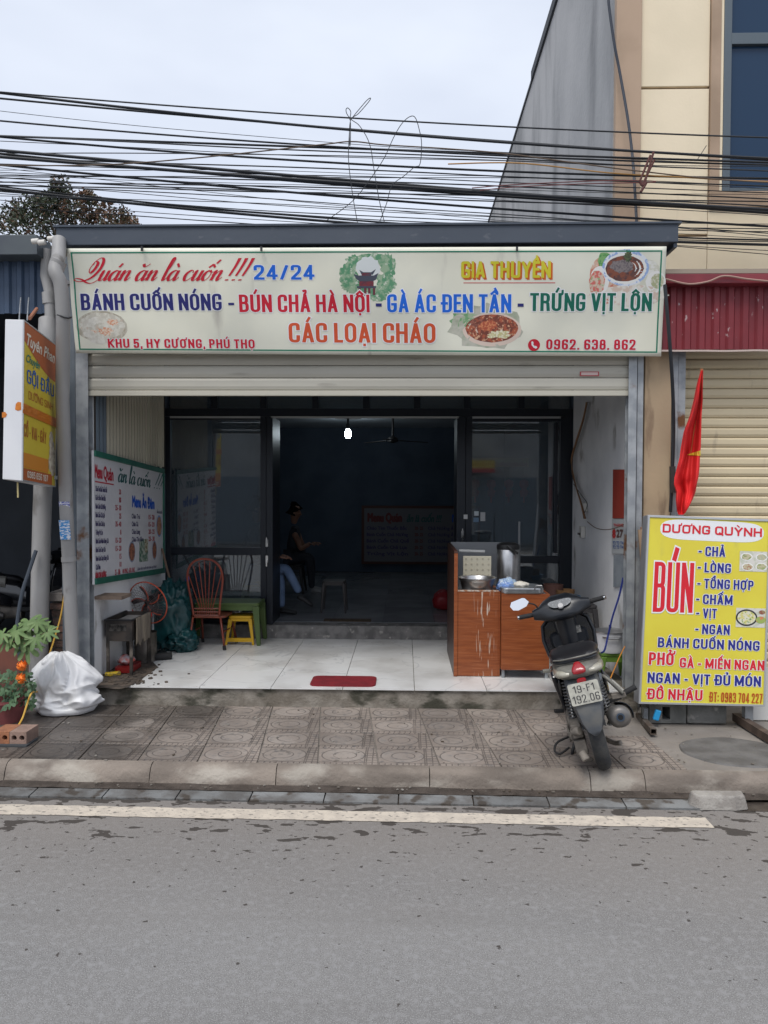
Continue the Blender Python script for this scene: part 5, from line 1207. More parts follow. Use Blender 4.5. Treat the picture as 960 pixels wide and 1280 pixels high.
heap('tarpaulin_bundle', 'small shiny teal tarpaulin fold spread on the tiles right of the heap', 'tarpaulin', (-2.30, 7.9, .39), (.14, .16, .12), M_tarp, 9, .4, 2)
a, b = G(183, 826, PZ), G(214, 824, PZ); o = MB().tube(smooth_pts([a+Vector((0, 0, .035)), (a+b)/2+Vector((0, -.03, .04)), b+Vector((0, 0, .035))], 4), .035, 10).build('rubber_boot', M_rubber, smooth=True); tag(o, 'black rubber roll lying on the tiles at the foot of the teal heap', 'rubber roll')
# brooms
def stick(name, label, cat, p0, p1, r, m): t = thing(name, label, cat, p1); MB().tube([p0, p1], r, 8).build('handle', m, t); return t
t = stick('broom', 'long brown wooden stick leaning in the left corner beside the glass', 'broom', P(202.5, 686, 8.35), P(229, 790, 7.95), .012, mat('brown_stick', (.2, .13, .09), .7)); q = P(229, 791, 7.95)
MB().bar(q+Vector((-.01, 0, .03)), q+Vector((.02, 0, -.035)), .07, .04).build('head', mat('brown_straw', (.15, .1, .07), .9), t)
t = stick('mop', 'thin pale handle with blue grip leaning against the glass left of the chair', 'mop', P(234.5, 722, 8.45), P(229, 790, 8.2), .008, mat('pale_handle', (.4, .45, .5), .4)); MB().tube([P(234.7, 719, 8.45), P(233.7, 733, 8.41)], .018, 10).build('grip', mat('bright_blue_grip', (.01, .08, .5), .4), t)
# red brown hoop backed chair
ch = thing('hoop_chair', 'reddish brown metal chair with a tall hoop back of fanned rods, facing the green table', 'chair', (-2.06, 7.98, PZ))
M_ch = mat('red_brown_lacquer', (.22, .045, .022), .4, col2=(.17, .03, .018), ns=8)
cx = X_(257, 7.9, 760); zb = PZ+.36; zt = Z_(700, 7.86)
hp = [(cx-.135, 7.93, zb-.0)]
L_ = [(-.135, 0), (-.15, .14), (-.178, .32), (-.183, .42), (-.155, .515), (-.09, .575), (0, .592)]
sc_z = (zt-zb)/.592
pts = [Vector((cx+a, 7.93-.08*(b/.6), zb+b*sc_z)) for a, b in L_] + [Vector((cx-a, 7.93-.08*(b/.6), zb+b*sc_z)) for a, b in L_[-2::-1]]
MB().tube(smooth_pts(pts, 5), .012, 8).build('back_hoop', M_ch, ch, smooth=True)
for k in range(7):
    u = (k-3)/3; topx = u*.172; b = .575-.14*abs(u)**2.2; p0 = Vector((cx+u*.062, 7.93, zb+.06)); p1 = Vector((cx+topx, 7.93-.08*(b/.6), zb+b*sc_z)); MB().tube([p0, p1], .0055, 6).build('spindle', M_ch, ch)
mb = MB()
for z in (zb+.0, zb+.035, zb+.07): mb.tube([(cx-.14, 7.93, z), (cx+.14, 7.93, z)], .006, 6)
for k in range(9): mb.tube([(cx-.09+.0225*k, 7.93, zb), (cx-.09+.0225*k, 7.93, zb+.07)], .004, 5)
mb.build('back_rail', M_ch, ch)
st_ = rr_prism(cx-.17, 7.93, cx+.20, 8.30, zb-.03, zb-.008, .06); st_.build('seat', mat('chair_seat', (.20, .05, .025), .5, col2=(.13, .035, .02), ns=40, st=(1, .2, 1)), ch, bev=.004)
for x, y, dx, dy in ((cx-.145, 7.94, -.035, -.03), (cx+.145, 7.94, .05, -.03), (cx-.14, 8.27, .0, .05), (cx+.17, 8.27, .06, .05)):
    lg = MB().tube([(x, y, zb-.02), (x+dx, y+dy, PZ+.02)], .012, 8).build('leg', M_ch, ch, smooth=True); MB().tube([(x+dx*.9, y+dy*.9, PZ+.045), (x+dx*1.02, y+dy*1.02, PZ)], .018, 8).build('rubber_foot', M_rubber, lg)
MB().tube([(cx-.16, 7.93, zb-.18), (cx-.14, 8.29, zb-.18)], .007, 6).build('stretcher', M_ch, ch); MB().tube([(cx+.17, 7.93, zb-.18), (cx+.19, 8.29, zb-.18)], .007, 6).build('stretcher', M_ch, ch)
# plastic table and stools
def plastic_table(name, label, cat, x0, x1, y0, y1, h, m, leg=.045, z0=PZ, slot=False, spread=.03, grp=None, top=.028, apron=.045):
    t = thing(name, label, cat, ((x0+x1)/2, (y0+y1)/2, z0), grp); z1 = z0+h
    rr_prism(x0, y0, x1, y1, z1-top, z1, .03).build('top', m, t, bev=.006)
    mb = MB(); k = .015
    for a, b in (((x0+k, y0+k), (x1-k, y0+k)), ((x1-k, y0+k), (x1-k, y1-k)), ((x1-k, y1-k), (x0+k, y1-k)), ((x0+k, y1-k), (x0+k, y0+k))): mb.bar((a[0], a[1], z1-top-apron/2), (b[0], b[1], z1-top-apron/2), .012, apron)
    mb.build('apron', m, t)
    for sx, sy, x, y in ((-1, -1, x0, y0), (1, -1, x1, y0), (-1, 1, x0, y1), (1, 1, x1, y1)):
        mb = MB(); a = Vector((x-sx*leg*.6, y-sy*leg*.6, z1-top-.005)); b = Vector((x+sx*spread, y+sy*spread, z0))
        mb.add([a+Vector((-leg/2*1.25, -leg/2*1.25, 0)), a+Vector((leg/2*1.25, -leg/2*1.25, 0)), a+Vector((leg/2*1.25, leg/2*1.25, 0)), a+Vector((-leg/2*1.25, leg/2*1.25, 0)),
                b+Vector((-leg/3, -leg/3, 0)), b+Vector((leg/3, -leg/3, 0)), b+Vector((leg/3, leg/3, 0)), b+Vector((-leg/3, leg/3, 0))], [(0, 1, 2, 3), (4, 7, 6, 5), (0, 4, 5, 1), (1, 5, 6, 2), (2, 6, 7, 3), (3, 7, 4, 0)])
        mb.build('leg', m, t, bev=.006)
    return t
M_grn = mat('olive_green_plastic', (.075, .12, .03), .45, col2=(.06, .10, .025), ns=4)
plastic_table('plastic_table', 'low olive green plastic table against the left glass window', 'table', X_(234, 8.14, 757), X_(323, 8.14, 757), 8.16, 8.55, .455, M_grn, .06, spread=.0, top=.03, apron=.05)
M_yl = mat('golden_yellow_plastic', (.58, .34, .01), .45)
t = plastic_table('plastic_stool', 'golden yellow plastic stool pushed under the green table', 'stool', X_(288, 8.3, 780), X_(317, 8.3, 780), 8.2, 8.45, .31, M_yl, .035, spread=.02, apron=.03)
s_ = .02; xa, xb = X_(286, 8.3, 780), X_(319, 8.3, 780)
MB().bar((xa+.01, 8.19, PZ+.055), (xb-.01, 8.19, PZ+.055), .03, .04).build('stretcher', M_yl, t)
# cabinets
def wood(name, stain):
    m = mat(name, (.27, .075, .022), .36, col2=(.20, .05, .014), ns=3.5, st=(1, 1, 12), det=8, col3=(.32, .11, .045), ns3=9, st3=(.6, 1, 14), lo3=.55, hi3=.7)
    if stain:
        n = m.node_tree.nodes; L = m.node_tree.links; b = n['Principled BSDF']; src = b.inputs['Base Color'].links[0].from_socket
        g = n.new('ShaderNodeNewGeometry'); sp_ = n.new('ShaderNodeSeparateXYZ'); L.new(g.outputs['Position'], sp_.inputs[0])
        mp = n.new('ShaderNodeMapping'); mp.inputs['Scale'].default_value = (60, 1, 4.2); L.new(g.outputs['Position'], mp.inputs[0])
        t = n.new('ShaderNodeTexNoise'); t.inputs['Scale'].default_value = 1; t.inputs['Detail'].default_value = 3; L.new(mp.outputs[0], t.inputs[0])
        r = n.new('ShaderNodeMapRange'); r.inputs[1].default_value = .585; r.inputs[2].default_value = .62; L.new(t.outputs[0], r.inputs[0])
        d = n.new('ShaderNodeMath'); d.operation = 'SUBTRACT'; L.new(sp_.outputs[0], d.inputs[0]); d.inputs[1].default_value = stain
        a = n.new('ShaderNodeMath'); a.operation = 'ABSOLUTE'; L.new(d.outputs[0], a.inputs[0])
        r2 = n.new('ShaderNodeMapRange'); r2.inputs[1].default_value = .02; r2.inputs[2].default_value = .11; r2.inputs[3].default_value = 1; r2.inputs[4].default_value = 0; L.new(a.outputs[0], r2.inputs[0])
        mu = n.new('ShaderNodeMath'); mu.operation = 'MULTIPLY'; L.new(r.outputs[0], mu.inputs[0]); L.new(r2.outputs[0], mu.inputs[1])
        x = n.new('ShaderNodeMix'); x.data_type = 'RGBA'; L.new(mu.outputs[0], x.inputs[0]); L.new(src, x.inputs[6]); x.inputs[7].default_value = (.52, .42, .34, 1); L.new(x.outputs[2], b.inputs['Base Color'])
    return m
Y1 = 6.87; ax = X_(572, Y1, 760); bx = X_(623, Y1, 760)
M_wd = wood('orange_wood_veneer', bx-.12); M_wd2 = wood('orange_wood_veneer_plain', None)
M_wdk = mat('dark_brown_laminate', (.045, .018, .012), .4)
cab = thing('food_cabinet', 'orange brown veneer counter with splashed front and a tall left side board', 'cabinet', ((ax+bx)/2, 7.3, PZ))
zA = Z_(737.5, Y1); zS = Z_(688, Y1); BY = 7.95
MB().box((ax, Y1, PZ+.004), (bx, Y1+.018, zA)).build('front_panel', M_wd, cab, bev=.002)
mb = MB(); mb.prism([(Y1-.004, PZ+.002), (BY, PZ+.002), (BY, zS+.0), (Y1+.02, zS+.0), (Y1-.004, zS-.02)], lambda a, b: (ax-.032, a, b), lambda a, b: (ax-.002, a, b)); mb.build('side_board', M_wdk, cab)
MB().box((ax-.033, Y1-.010, PZ+.002), (ax-.001, Y1-.0045, zS-.022)).build('edge_strip', M_wd2, cab)
MB().box((ax, BY-.02, PZ+.3), (X_(632, BY, 700), BY, zS+.01)).build('back_board', mat('grey_laminate', (.26, .27, .28), .4), cab)
MB().box((ax, Y1+.02, zA-.05), (bx+.02, BY-.022, zA-.03)).build('counter', mat('steel_counter', (.4, .41, .42), .35, .7), cab)
MB().box((ax-.0, Y1-.003, zA-.008), (bx, Y1+.02, zA+.004)).build('worn_edge', mat('chipped_edge', (.5, .44, .38), .7, col2=(.3, .12, .05), ns=30), cab)
MB().box((bx-.002, Y1+.004, PZ+.004), (bx+.016, BY-.1, zA-.01)).build('side_board', M_wd2, cab)
MB().tube([P(574, 688.5, 7.6), P(606, 689.5, 7.6)], .016, 10).build('towel_rail', mat('white_rail', (.62, .62, .6), .4), cab, smooth=True, auto=50)
Y2 = 6.80; cx0, cx1 = X_(627, Y2, 780), X_(687, Y2, 780); zB = Z_(741, Y2); zC = Z_(836, Y2)
c2 = thing('food_cabinet', 'plain orange brown veneer cabinet on short steel legs behind the scooter handlebar', 'cabinet', ((cx0+cx1)/2, 7.0, PZ))
MB().box((cx0, Y2, zC), (cx1, Y2+.018, zB)).build('front_panel', M_wd2, c2, bev=.002); MB().box((cx0, Y2+.02, zC), (cx0+.018, Y2+.5, zB-.002)).build('side_board', M_wd2, c2); MB().box((cx1-.018, Y2+.02, zC), (cx1, Y2+.5, zB-.002)).build('side_board', M_wd2, c2)
MB().box((cx0+.02, Y2+.02, zB-.03), (cx1-.02, Y2+.5, zB-.01)).build('counter', MATS['steel_counter'], c2)
for x, y in ((cx0+.02, Y2+.04), (cx1-.02, Y2+.04), (cx0+.02, Y2+.46), (cx1-.02, Y2+.46)): MB().bar((x, y, PZ), (x, y, zC), .024, .024).build('leg', M_galv, c2)
ct = zA-.03
# on the counters
q = P(597, 727, 7.02); bas = MB().lathe([(0, .002), (.12, .0), (.135, .01), (.155, .09), (.172, .125), (.178, .128), (.178, .131), (.168, .128), (.15, .09), (.128, .016), (0, .012)], (q.x, 7.05, ct), 36).build('steel_basin', M_steel, smooth=True, auto=40); tag(bas, 'round brushed steel basin on the left counter', 'basin')
t = thing('steamer_tray', 'square cream perforated tray standing upright behind the steel basin', 'tray', P(596, 719, 7.35)); a, b = P(579, 695, 7.35), P(614, 722, 7.35)
MB().box((a.x, 7.35, b.z), (b.x, 7.365, a.z)).build('plate', mat('cream_plastic', (.58, .54, .42), .5), t, bev=.004)
mb = MB()
for i in range(5):
    for j in range(4):
        x = a.x+(b.x-a.x)*(i+.5)/5; z = a.z+(b.z-a.z)*(j+.5)/4; mb.tube([(x, 7.3495, z), (x, 7.345, z)], .009, 8)
mb.build('boss', mat('cream_shade', (.45, .41, .31), .6), t)
q = P(635, 700, 7.45); th = thing('stock_pot', 'tall stainless insulated pot with black lid and black handle at the counter end', 'pot', (q.x, 7.45, ct))
zt = Z_(683, 7.45); MB().lathe([(0, 0), (.105, 0), (.108, .01), (.108, zt-ct-.01), (.1, zt-ct)], (q.x, 7.45, ct), 32).build('body', M_steel, th, smooth=True, auto=40)
MB().lathe([(.110, zt-ct-.02), (.112, zt-ct+.0), (.108, zt-ct+.025), (.07, zt-ct+.045), (0, zt-ct+.05)], (q.x, 7.45, ct), 32).build('lid', M_black, th, smooth=True, auto=40)
MB().tube([P(634, 682, 7.33), P(639, 686, 7.32), P(647, 692, 7.34)], .012, 8).build('handle', M_black, th)
o = MB().tube([P(649, 652, 7.6), P(649, 770, 7.6)], .011, 8).build('steel_rod', mat('dull_grey_rod', (.2, .21, .22), .5, .5)); tag(o, 'slim grey metal rod standing upright beside the stock pot', 'rod')
o = heap('plastic_bag', 'crumpled bluish clear plastic bag between basin and aluminium lid', 'plastic bag', (X_(634, 7.0, 725), 7.0, ct+.055), (.09, .08, .07), mat('bluish_film', (.35, .45, .55), .15, col2=(.12, .22, .5), ns=9, col3=(.65, .68, .7), ns3=16), 21, .35, 2, (32, 22))
o = heap('white_cloth', 'small folded white cloth lying on the aluminium lid', 'cloth', (X_(651, 6.95, 729), 6.95, zB+.066), (.065, .06, .025), mat('off_white_cloth', (.6, .57, .5), .9), 4, .3, 2, (24, 16))
al = thing('aluminium_lid', 'flat square aluminium pan with a wire handle on the right cabinet', 'pan', ((cx0+cx1)/2, 6.95, zB))
rr_prism(cx0-.0, Y2-.01, cx1-.05, Y2+.36, zB+.001, zB+.05, .05).build('pan', mat('aluminium', (.55, .57, .58), .3, .9, col2=(.4, .41, .42), ns=10), al, bev=.008)
MB().tube([P(668, 737, 6.785), P(670, 732, 6.78), P(677, 732, 6.78), P(679, 738, 6.785)], .005, 6).build('wire_handle', M_steel, al)
# low rack with basket behind the scooter
rk = plastic_table('prep_table', 'dark low table at the back right of the porch carrying a blue basin', 'table', X_(690, 7.6, 750), RWX(7.8)-.04, 7.45, 7.95, .56, mat('dark_painted_wood', (.03, .028, .03), .6), .04)
q = P(704, 744, 7.6); o = MB().lathe([(0, 0), (.13, 0), (.17, .07), (.18, .07), (.14, .01), (0, .01)], (q.x, 7.65, PZ+.56), 28).build('blue_basin', mat('blue_plastic', (.01, .10, .22), .4), smooth=True, auto=40); tag(o, 'shallow blue plastic basin on the dark table behind the handlebar', 'basin')
o = MB().lathe([(0, 0), (.08, 0), (.095, .12), (.088, .12), (.075, .02), (0, .02)], (q.x+.03, 7.65, PZ+.57), 20).build('brown_basket', mat('woven_brown', (.19, .10, .04), .9, bump=.8, bs=120), smooth=True, auto=40); tag(o, 'brown woven basket standing in the blue basin', 'basket')
o = MB().lathe([(0, 0), (.09, 0), (.1, .17), (.09, .17), (.08, .02), (0, .02)], (X_(688, 7.9, 730), 7.75, PZ+.56), 20).build('clay_pot', mat('dull_clay', (.10, .045, .035), .7), smooth=True, auto=40); tag(o, 'dark reddish pot standing left of the brown basket', 'pot')
# pot on a green stool by the right wall
sx = X_(765, 6.80, 800)
plastic_table('plastic_stool', 'green plastic stool carrying the white rice pot by the right wall', 'stool', sx-.115, sx+.115, 6.70, 6.93, .255, mat('lime_green_plastic', (.10, .19, .025), .45), .04, spread=.012, apron=.05)
pz = PZ+.255; pot = thing('rice_pot', 'large dented white enamel pot with lid on the green stool', 'pot', (sx-.015, 6.81, pz))
pq = (sx-.015, 6.81, pz); MB().lathe([(0, 0), (.125, 0), (.137, .02), (.137, .17), (.142, .176)], pq, 36).build('body', mat('white_enamel', (.80, .80, .82), .3, col2=(.7, .7, .72), ns=5, col3=(.08, .06, .06), ns3=16, lo3=.68, hi3=.72), pot, smooth=True, auto=40)
MB().lathe([(.146, .172), (.146, .182), (.12, .186), (.06, .2), (0, .203)], pq, 36).build('lid', M_steel, pot, smooth=True, auto=40); MB().tube([(pq[0], pq[1], pz+.2), (pq[0], pq[1], pz+.23)], .012, 8).build('knob', M_black, pot)
MB().tube([(pq[0]-.09, pq[1]-.11, pz+.14), (pq[0]-.06, pq[1]-.165, pz+.14), (pq[0]+.03, pq[1]-.17, pz+.14), (pq[0]+.06, pq[1]-.13, pz+.14)], .009, 8).build('handle', M_steel, pot)
# on the right wall
def wall_panel_(name, label, cat, px0, py0, px1, py1, m, th=.004):
    a, b, c, d = WP(px0, py1), WP(px1, py1), WP(px1, py0), WP(px0, py0); nv = Vector((-1, -.05, 0)).normalized()*th
    za, zb2 = (a.z+b.z)/2, (c.z+d.z)/2; vs = [Vector((a.x, a.y, a.z)), Vector((b.x, b.y, b.z)), Vector((b.x, b.y, c.z)), Vector((a.x, a.y, d.z))]; mb = MB()
    vs2 = vs+[v+nv for v in vs]; mb.add(vs2, [(0, 1, 2, 3), (7, 6, 5, 4), (0, 4, 5, 1), (1, 5, 6, 2), (2, 6, 7, 3), (3, 7, 4, 0)])
    t = thing(name, label, cat, vs[0]); mb.build('sheet', m, t); F = quad(vs[0]+nv, vs[1]+nv, vs[3]+nv, vs[2]+nv, 100, 150); return t, F
t, F = wall_panel_('red_poster', 'plain dark red paper fixed to the right wall above the calendar', 'poster', 766, 587, 781, 648, mat('deep_red_paper', (.30, .035, .02), .7))
cal, F = wall_panel_('calendar', 'pale tear off wall calendar with red digits under the red paper', 'calendar', 765, 649, 781, 692, mat('calendar_paper', (.42, .44, .45), .6))
print_text(cal, 'THÁNG', F, 15, 118, 12, mat('calendar_red', (.5, .03, .03), .5), x1=90, bold=.1, z=-.0015 if False else .0015)
print_text(cal, '8', F, 8, 70, 34, MATS['calendar_red'], x1=30, bold=.16, z=.0015); print_text(cal, '27', F, 40, 72, 32, mat('calendar_dark', (.12, .06, .05), .5), x1=88, bold=.12, z=.0015)
for yy in (22, 40): print_text(cal, 'T2 T3 T4', F, 10, yy, 13, mat('calendar_blue', (.04, .1, .3), .5), x1=92, bold=.1, z=.0015)
t, F = wall_panel_('paper_sheet', 'faded grey blue paper sheet below the calendar', 'paper', 767, 694, 781, 734, mat('faded_sheet', (.28, .31, .34), .6, col2=(.22, .25, .28), ns=8))
t = thing('wire_bundle', 'orange and black electric wires running down the right wall to a white junction box', 'wires', WP(731, 665)); M_ow = mat('orange_wire', (.28, .13, .05), .6)
path = [(733, 503), (729, 525), (721, 550), (714.5, 572), (716, 592), (721, 612), (725, 626), (731, 648)]
for k, m_ in enumerate((M_black, M_ow, M_ow, mat('brown_wire', (.12, .07, .04), .6))):
    MB().tube(smooth_pts([WP(a+random.uniform(-1.2, 1.2), b, .03+.012*k) for a, b in path], 5), .007, 6).build('wire', m_, t)
MB().tube(smooth_pts([WP(a, b, .03) for a, b in ((734, 652), (745, 660), (760, 662), (775, 658), (782, 654))], 5), .004, 5).build('wire', mat('brown_wire', (.12, .07, .04), .6), t)
MB().tube(smooth_pts([WP(a, b, .04) for a, b in ((717, 605), (726, 618), (734, 630), (730, 642))], 5), .004, 5).build('wire', M_black, t)
for a, b, w_, h_ in ((733, 634, .05, .09), (730.5, 665, .05, .12)):
    q = WP(a, b, .0); MB().box((q.x-.045, q.y-w_, q.z-h_/2), (q.x-.001, q.y+w_, q.z+h_/2)).build('junction_box', mat('ivory_plastic', (.55, .54, .5), .5), t, bev=.006)
q = WP(723, 667, .04); MB().bar(q, q+Vector((.0, -.09, .0)), .02, .02).build('plug', M_black, t)
o = MB().tube(smooth_pts([P(779, 722, 6.62), P(774, 745, 6.60), P(766, 770, 6.58), P(760, 795, 6.56), P(756, 812, 6.5), P(752, 816, 6.45)], 5), .008, 6).build('extension_cord', mat('dark_blue_cord', (.008, .02, .16), .5)); tag(o, 'dark blue cord hanging from the right post in front of the rice pot', 'cord')
o = MB().tube(smooth_pts([P(781, 808, 6.4), P(774, 822, 6.3), P(768, 836, 6.2), P(763, 848, 6.1)], 5), .005, 6).build('extension_cord', mat('orange_cord', (.5, .2, .03), .5)); tag(o, 'thin orange cord slanting past the green stool to the scooter', 'cord')

# ================================================================== inside the room
bq = P(435, 543, 12.4)
lamp = thing('ceiling_bulb', 'lit white bulb hanging close under the dark ceiling', 'lamp', bq)
bulb = MB().lathe([(0, -.06), (.034, -.055), (.046, -.025), (.047, .035), (.038, .065), (.025, .085)], bq, 24).build('bulb', mat('lit_bulb', (.8, .93, 1.0), .5, emit=30), lamp, smooth=True)
MB().lathe([(.025, .08), (.03, .1), (.03, .16), (.018, .18), (.018, 3.155-bq.z)], bq, 16).build('holder', M_black, lamp, smooth=True, auto=40); MB().lathe([(0, 3.13-bq.z), (.22, 3.135-bq.z), (.2, 3.155-bq.z)], bq, 20).build('ceiling_plate', mat('plate_dark', (.06, .06, .06), .6), lamp)
fq = P(491, 552, 12.6); cf = thing('ceiling_fan', 'dark ceiling fan hanging in the unlit room right of the bulb', 'ceiling fan', fq)
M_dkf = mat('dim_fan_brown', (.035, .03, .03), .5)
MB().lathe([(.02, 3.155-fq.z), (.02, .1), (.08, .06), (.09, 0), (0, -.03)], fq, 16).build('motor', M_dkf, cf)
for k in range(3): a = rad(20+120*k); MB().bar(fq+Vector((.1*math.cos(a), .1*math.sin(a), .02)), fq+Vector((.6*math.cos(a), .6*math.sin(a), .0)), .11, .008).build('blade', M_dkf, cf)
# far menu board
bb = thing('wall_menu', 'wide brown framed menu board low on the back wall of the dark room', 'menu board', P(510, 706, 14.3))
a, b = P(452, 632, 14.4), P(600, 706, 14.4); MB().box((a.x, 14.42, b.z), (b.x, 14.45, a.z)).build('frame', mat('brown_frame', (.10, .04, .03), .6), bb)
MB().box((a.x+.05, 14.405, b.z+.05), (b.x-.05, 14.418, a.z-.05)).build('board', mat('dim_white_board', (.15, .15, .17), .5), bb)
BB = frame((a.x, 14.402, b.z), (1, 0, 0), (0, 0, 1)); hgt = a.z-b.z; wdt = b.x-a.x
print_text(bb, 'Menu Quán', BB, .12, hgt-.3, .16, mat('faded_red_print', (.16, .03, .03), .6), x1=.75, bold=.1); print_text(bb, 'ăn là cuốn !!!', BB, .85, hgt-.3, .13, C_mteal, x1=1.5, bold=.05, shear=.3); print_text(bb, 'Menu', BB, 1.7, hgt-.3, .14, C_mblue, x1=2.05)
for i, s in enumerate(('Cháo Tim Thuốc Bắc', 'Bánh Cuốn Chả Nướng', 'Bánh Cuốn Chả Quế', 'Bánh Cuốn Chả Lụa', 'Trứng Vịt Lộn')):
    print_text(bb, s, BB, .1, hgt-.45-.12*i, .06, C_mdark, x1=.85+.02*(i % 3), bold=.08); print_text(bb, '20- 25', BB, 1.0, hgt-.45-.12*i, .06, MATS['faded_red_print'], x1=1.15); print_text(bb, 'Chả Nướng Ăn Đêm', BB, 1.25, hgt-.45-.12*i, .06, C_mdark, x1=1.95)
# dark stool
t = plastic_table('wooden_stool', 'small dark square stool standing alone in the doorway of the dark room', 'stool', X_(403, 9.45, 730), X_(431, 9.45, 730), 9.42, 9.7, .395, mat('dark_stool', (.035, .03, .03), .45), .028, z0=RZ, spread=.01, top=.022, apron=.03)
o = heap('red_bag', 'dark red bag on the room floor beside the cabinet side board', 'bag', (X_(554, 9.8, 735), 9.8, RZ+.12), (.13, .13, .125), mat('crimson_bag', (.22, .01, .015), .5), 7, .2, 2.2, (24, 18))
o = plastic_table('plastic_stool', 'pale yellow plastic stool under the seated person in jeans', 'stool', -1.95, -1.62, 9.2, 9.5, .42, mat('pale_yellow_plastic', (.42, .40, .2), .5), .05, z0=RZ)

# people
def skinned(name, verts, edges, m, parent, root=0, subd=2):
    me = bpy.data.meshes.new(name); me.from_pydata([v[0] for v in verts], edges, []); me.materials.append(m)
    o = bpy.data.objects.new(name, me); COL.objects.link(o); o.parent = parent
    md = o.modifiers.new('skin', 'SKIN'); md.use_smooth_shade = True
    for i, v in enumerate(verts):
        r = v[1]; r = r if isinstance(r, tuple) else (r, r); me.skin_vertices[0].data[i].radius = r; me.skin_vertices[0].data[i].use_root = (i == root)
    s = o.modifiers.new('sub', 'SUBSURF'); s.levels = subd; s.render_levels = subd
    dg = bpy.context.evaluated_depsgraph_get(); nm = bpy.data.meshes.new_from_object(o.evaluated_get(dg)); nm.materials.clear(); nm.materials.append(m)
    o.modifiers.clear(); o.data = nm; nm.polygons.foreach_set('use_smooth', [True]*len(nm.polygons)); return o
M_skin = mat('skin', (.26, .135, .09), .6); M_hair = mat('black_hair', (.008, .007, .007), .95, spec=.1); M_jean = mat('blue_denim', (.15, .22, .36), .85, col2=(.11, .17, .29), ns=9, bump=.3, bs=40)
M_dshirt = mat('dark_shirt', (.02, .025, .035), .85); M_shoe = mat('dark_shoe', (.02, .02, .022), .6)
def head(p, face, par, hair=M_hair):
    """face: unit vector the face points to"""
    f = Vector(face).normalized(); up = Vector((0, 0, 1)); s = f.cross(up).normalized(); up = s.cross(f)
    W = lambda a, b, c: p + s*a + f*b + up*c
    v = [(W(0, -.005, -.19), .052), (W(0, 0, -.10), .055), (W(0, .005, -.03), (.068, .078)), (W(0, 0, .045), (.077, .092)), (W(0, -.01, .10), (.06, .075)),
         (W(0, .085, -.015), .012), (W(0, .105, -.035), .013), (W(0, .06, -.075), (.035, .03)), (W(.078, -.005, 0), .012), (W(-.078, -.005, 0), .012)]
    h = skinned('head', v, [(0, 1), (1, 2), (2, 3), (3, 4), (3, 5), (5, 6), (2, 7), (2, 8), (2, 9)], M_skin, par, 2)
    hv = [(W(0, -.045, -.03), (.066, .055)), (W(0, -.03, .04), (.084, .078)), (W(0, -.005, .075), (.078, .076))]
    skinned('hair', hv, [(0, 1), (1, 2)], hair, par, 1)
    for sg in (-1, 1):
        q = W(.03*sg, .078, .005); MB().lathe([(0, -.009), (.008, -.004), (.008, .004), (0, .009)], q-Vector((0, 0, 0)), 8).build('eye', mat('eye_dark', (.02, .015, .012), .3), par, local=False) if False else None
    return h
def hand(w, d, side, par, curl=.5):
    d = Vector(d).normalized(); s = Vector(side).normalized(); n = d.cross(s).normalized()
    v = [(w, .022), (w+d*.045, (.032, .016)), (w+d*.085, (.036, .014))]; e = [(0, 1), (1, 2)]
    for k, (o_, L_) in enumerate(((-.027, .065), (-.009, .075), (.009, .072), (.027, .056))):
        b = w+d*.085+s*o_; i = len(v); v += [(b+d*.012, .008), (b+d*(L_*.55)-n*curl*.015, .0075), (b+d*(L_*.9)-n*curl*.045, .0065)]; e += [(2, i), (i, i+1), (i+1, i+2)]
    i = len(v); v += [(w+d*.035+s*(-.035), .011), (w+d*.07+s*(-.055)-n*.01, .009), (w+d*.095+s*(-.055)-n*.025, .008)]; e += [(1, i), (i, i+1), (i+1, i+2)]
    return v, e
def V(*a): return Vector(a)
pa = bpy.data.objects.new('person', None); COL.objects.link(pa); tag(pa, 'person in blue jeans and dark top sitting cross legged just inside the doorway', 'person')
hip = V(-1.80, 9.34, RZ+.50)
kneeL = V(X_(351, 9.3, 712), 9.28, Z_(716, 9.3)); footL = V(X_(352, 9.28, 764), 9.26, RZ+.09)
kneeR = V(X_(358, 9.2, 712), 9.20, Z_(711, 9.2)); footR = V(X_(375, 9.2, 742), 9.18, Z_(742, 9.2))
jv = [(hip, (.15, .13)), (hip+V(.02, -.09, .0), .10), (hip*.45+kneeR*.55, .082), (kneeR, .066), (kneeR*.5+footR*.5, .056), (footR, .046),
      (hip+V(.02, .09, -.01), .10), (hip*.45+kneeL*.55, .08), (kneeL, .064), (kneeL*.5+footL*.5, .054), (footL, .048)]
skinned('jeans', jv, [(0, 1), (1, 2), (2, 3), (3, 4), (4, 5), (0, 6), (6, 7), (7, 8), (8, 9), (9, 10)], M_jean, pa)
for f_, d in ((footL, V(1, -.1, -.12)), (footR, V(.8, 0, -.6))):
    a = f_+V(0, 0, -.035); skinned('shoe', [(a+V(-.03, 0, -.0), .036), (a+d*.06, (.042, .034)), (a+d*.15, (.04, .026)), (a+d*.2, .024)], [(0, 1), (1, 2), (2, 3)], M_shoe, pa, 0, 1)
shl = hip+V(-.03, 0, .50); nk = hip+V(-.02, 0, .58)
bv = [(hip+V(0, 0, .06), (.15, .12)), (hip+V(-.03, 0, .26), (.15, .115)), (shl, (.13, .1)), (shl+V(0, -.17, -.0), .065), (shl+V(.06, -.2, -.26), .05), (hip+V(.24, -.12, .22), .042), (shl+V(0, .17, 0), .065), (shl+V(.06, .2, -.26), .05), (hip+V(.24, .12, .22), .042), (nk, .06)]
skinned('dark_top', bv, [(0, 1), (1, 2), (2, 3), (3, 4), (4, 5), (2, 6), (6, 7), (7, 8), (2, 9)], M_dshirt, pa)
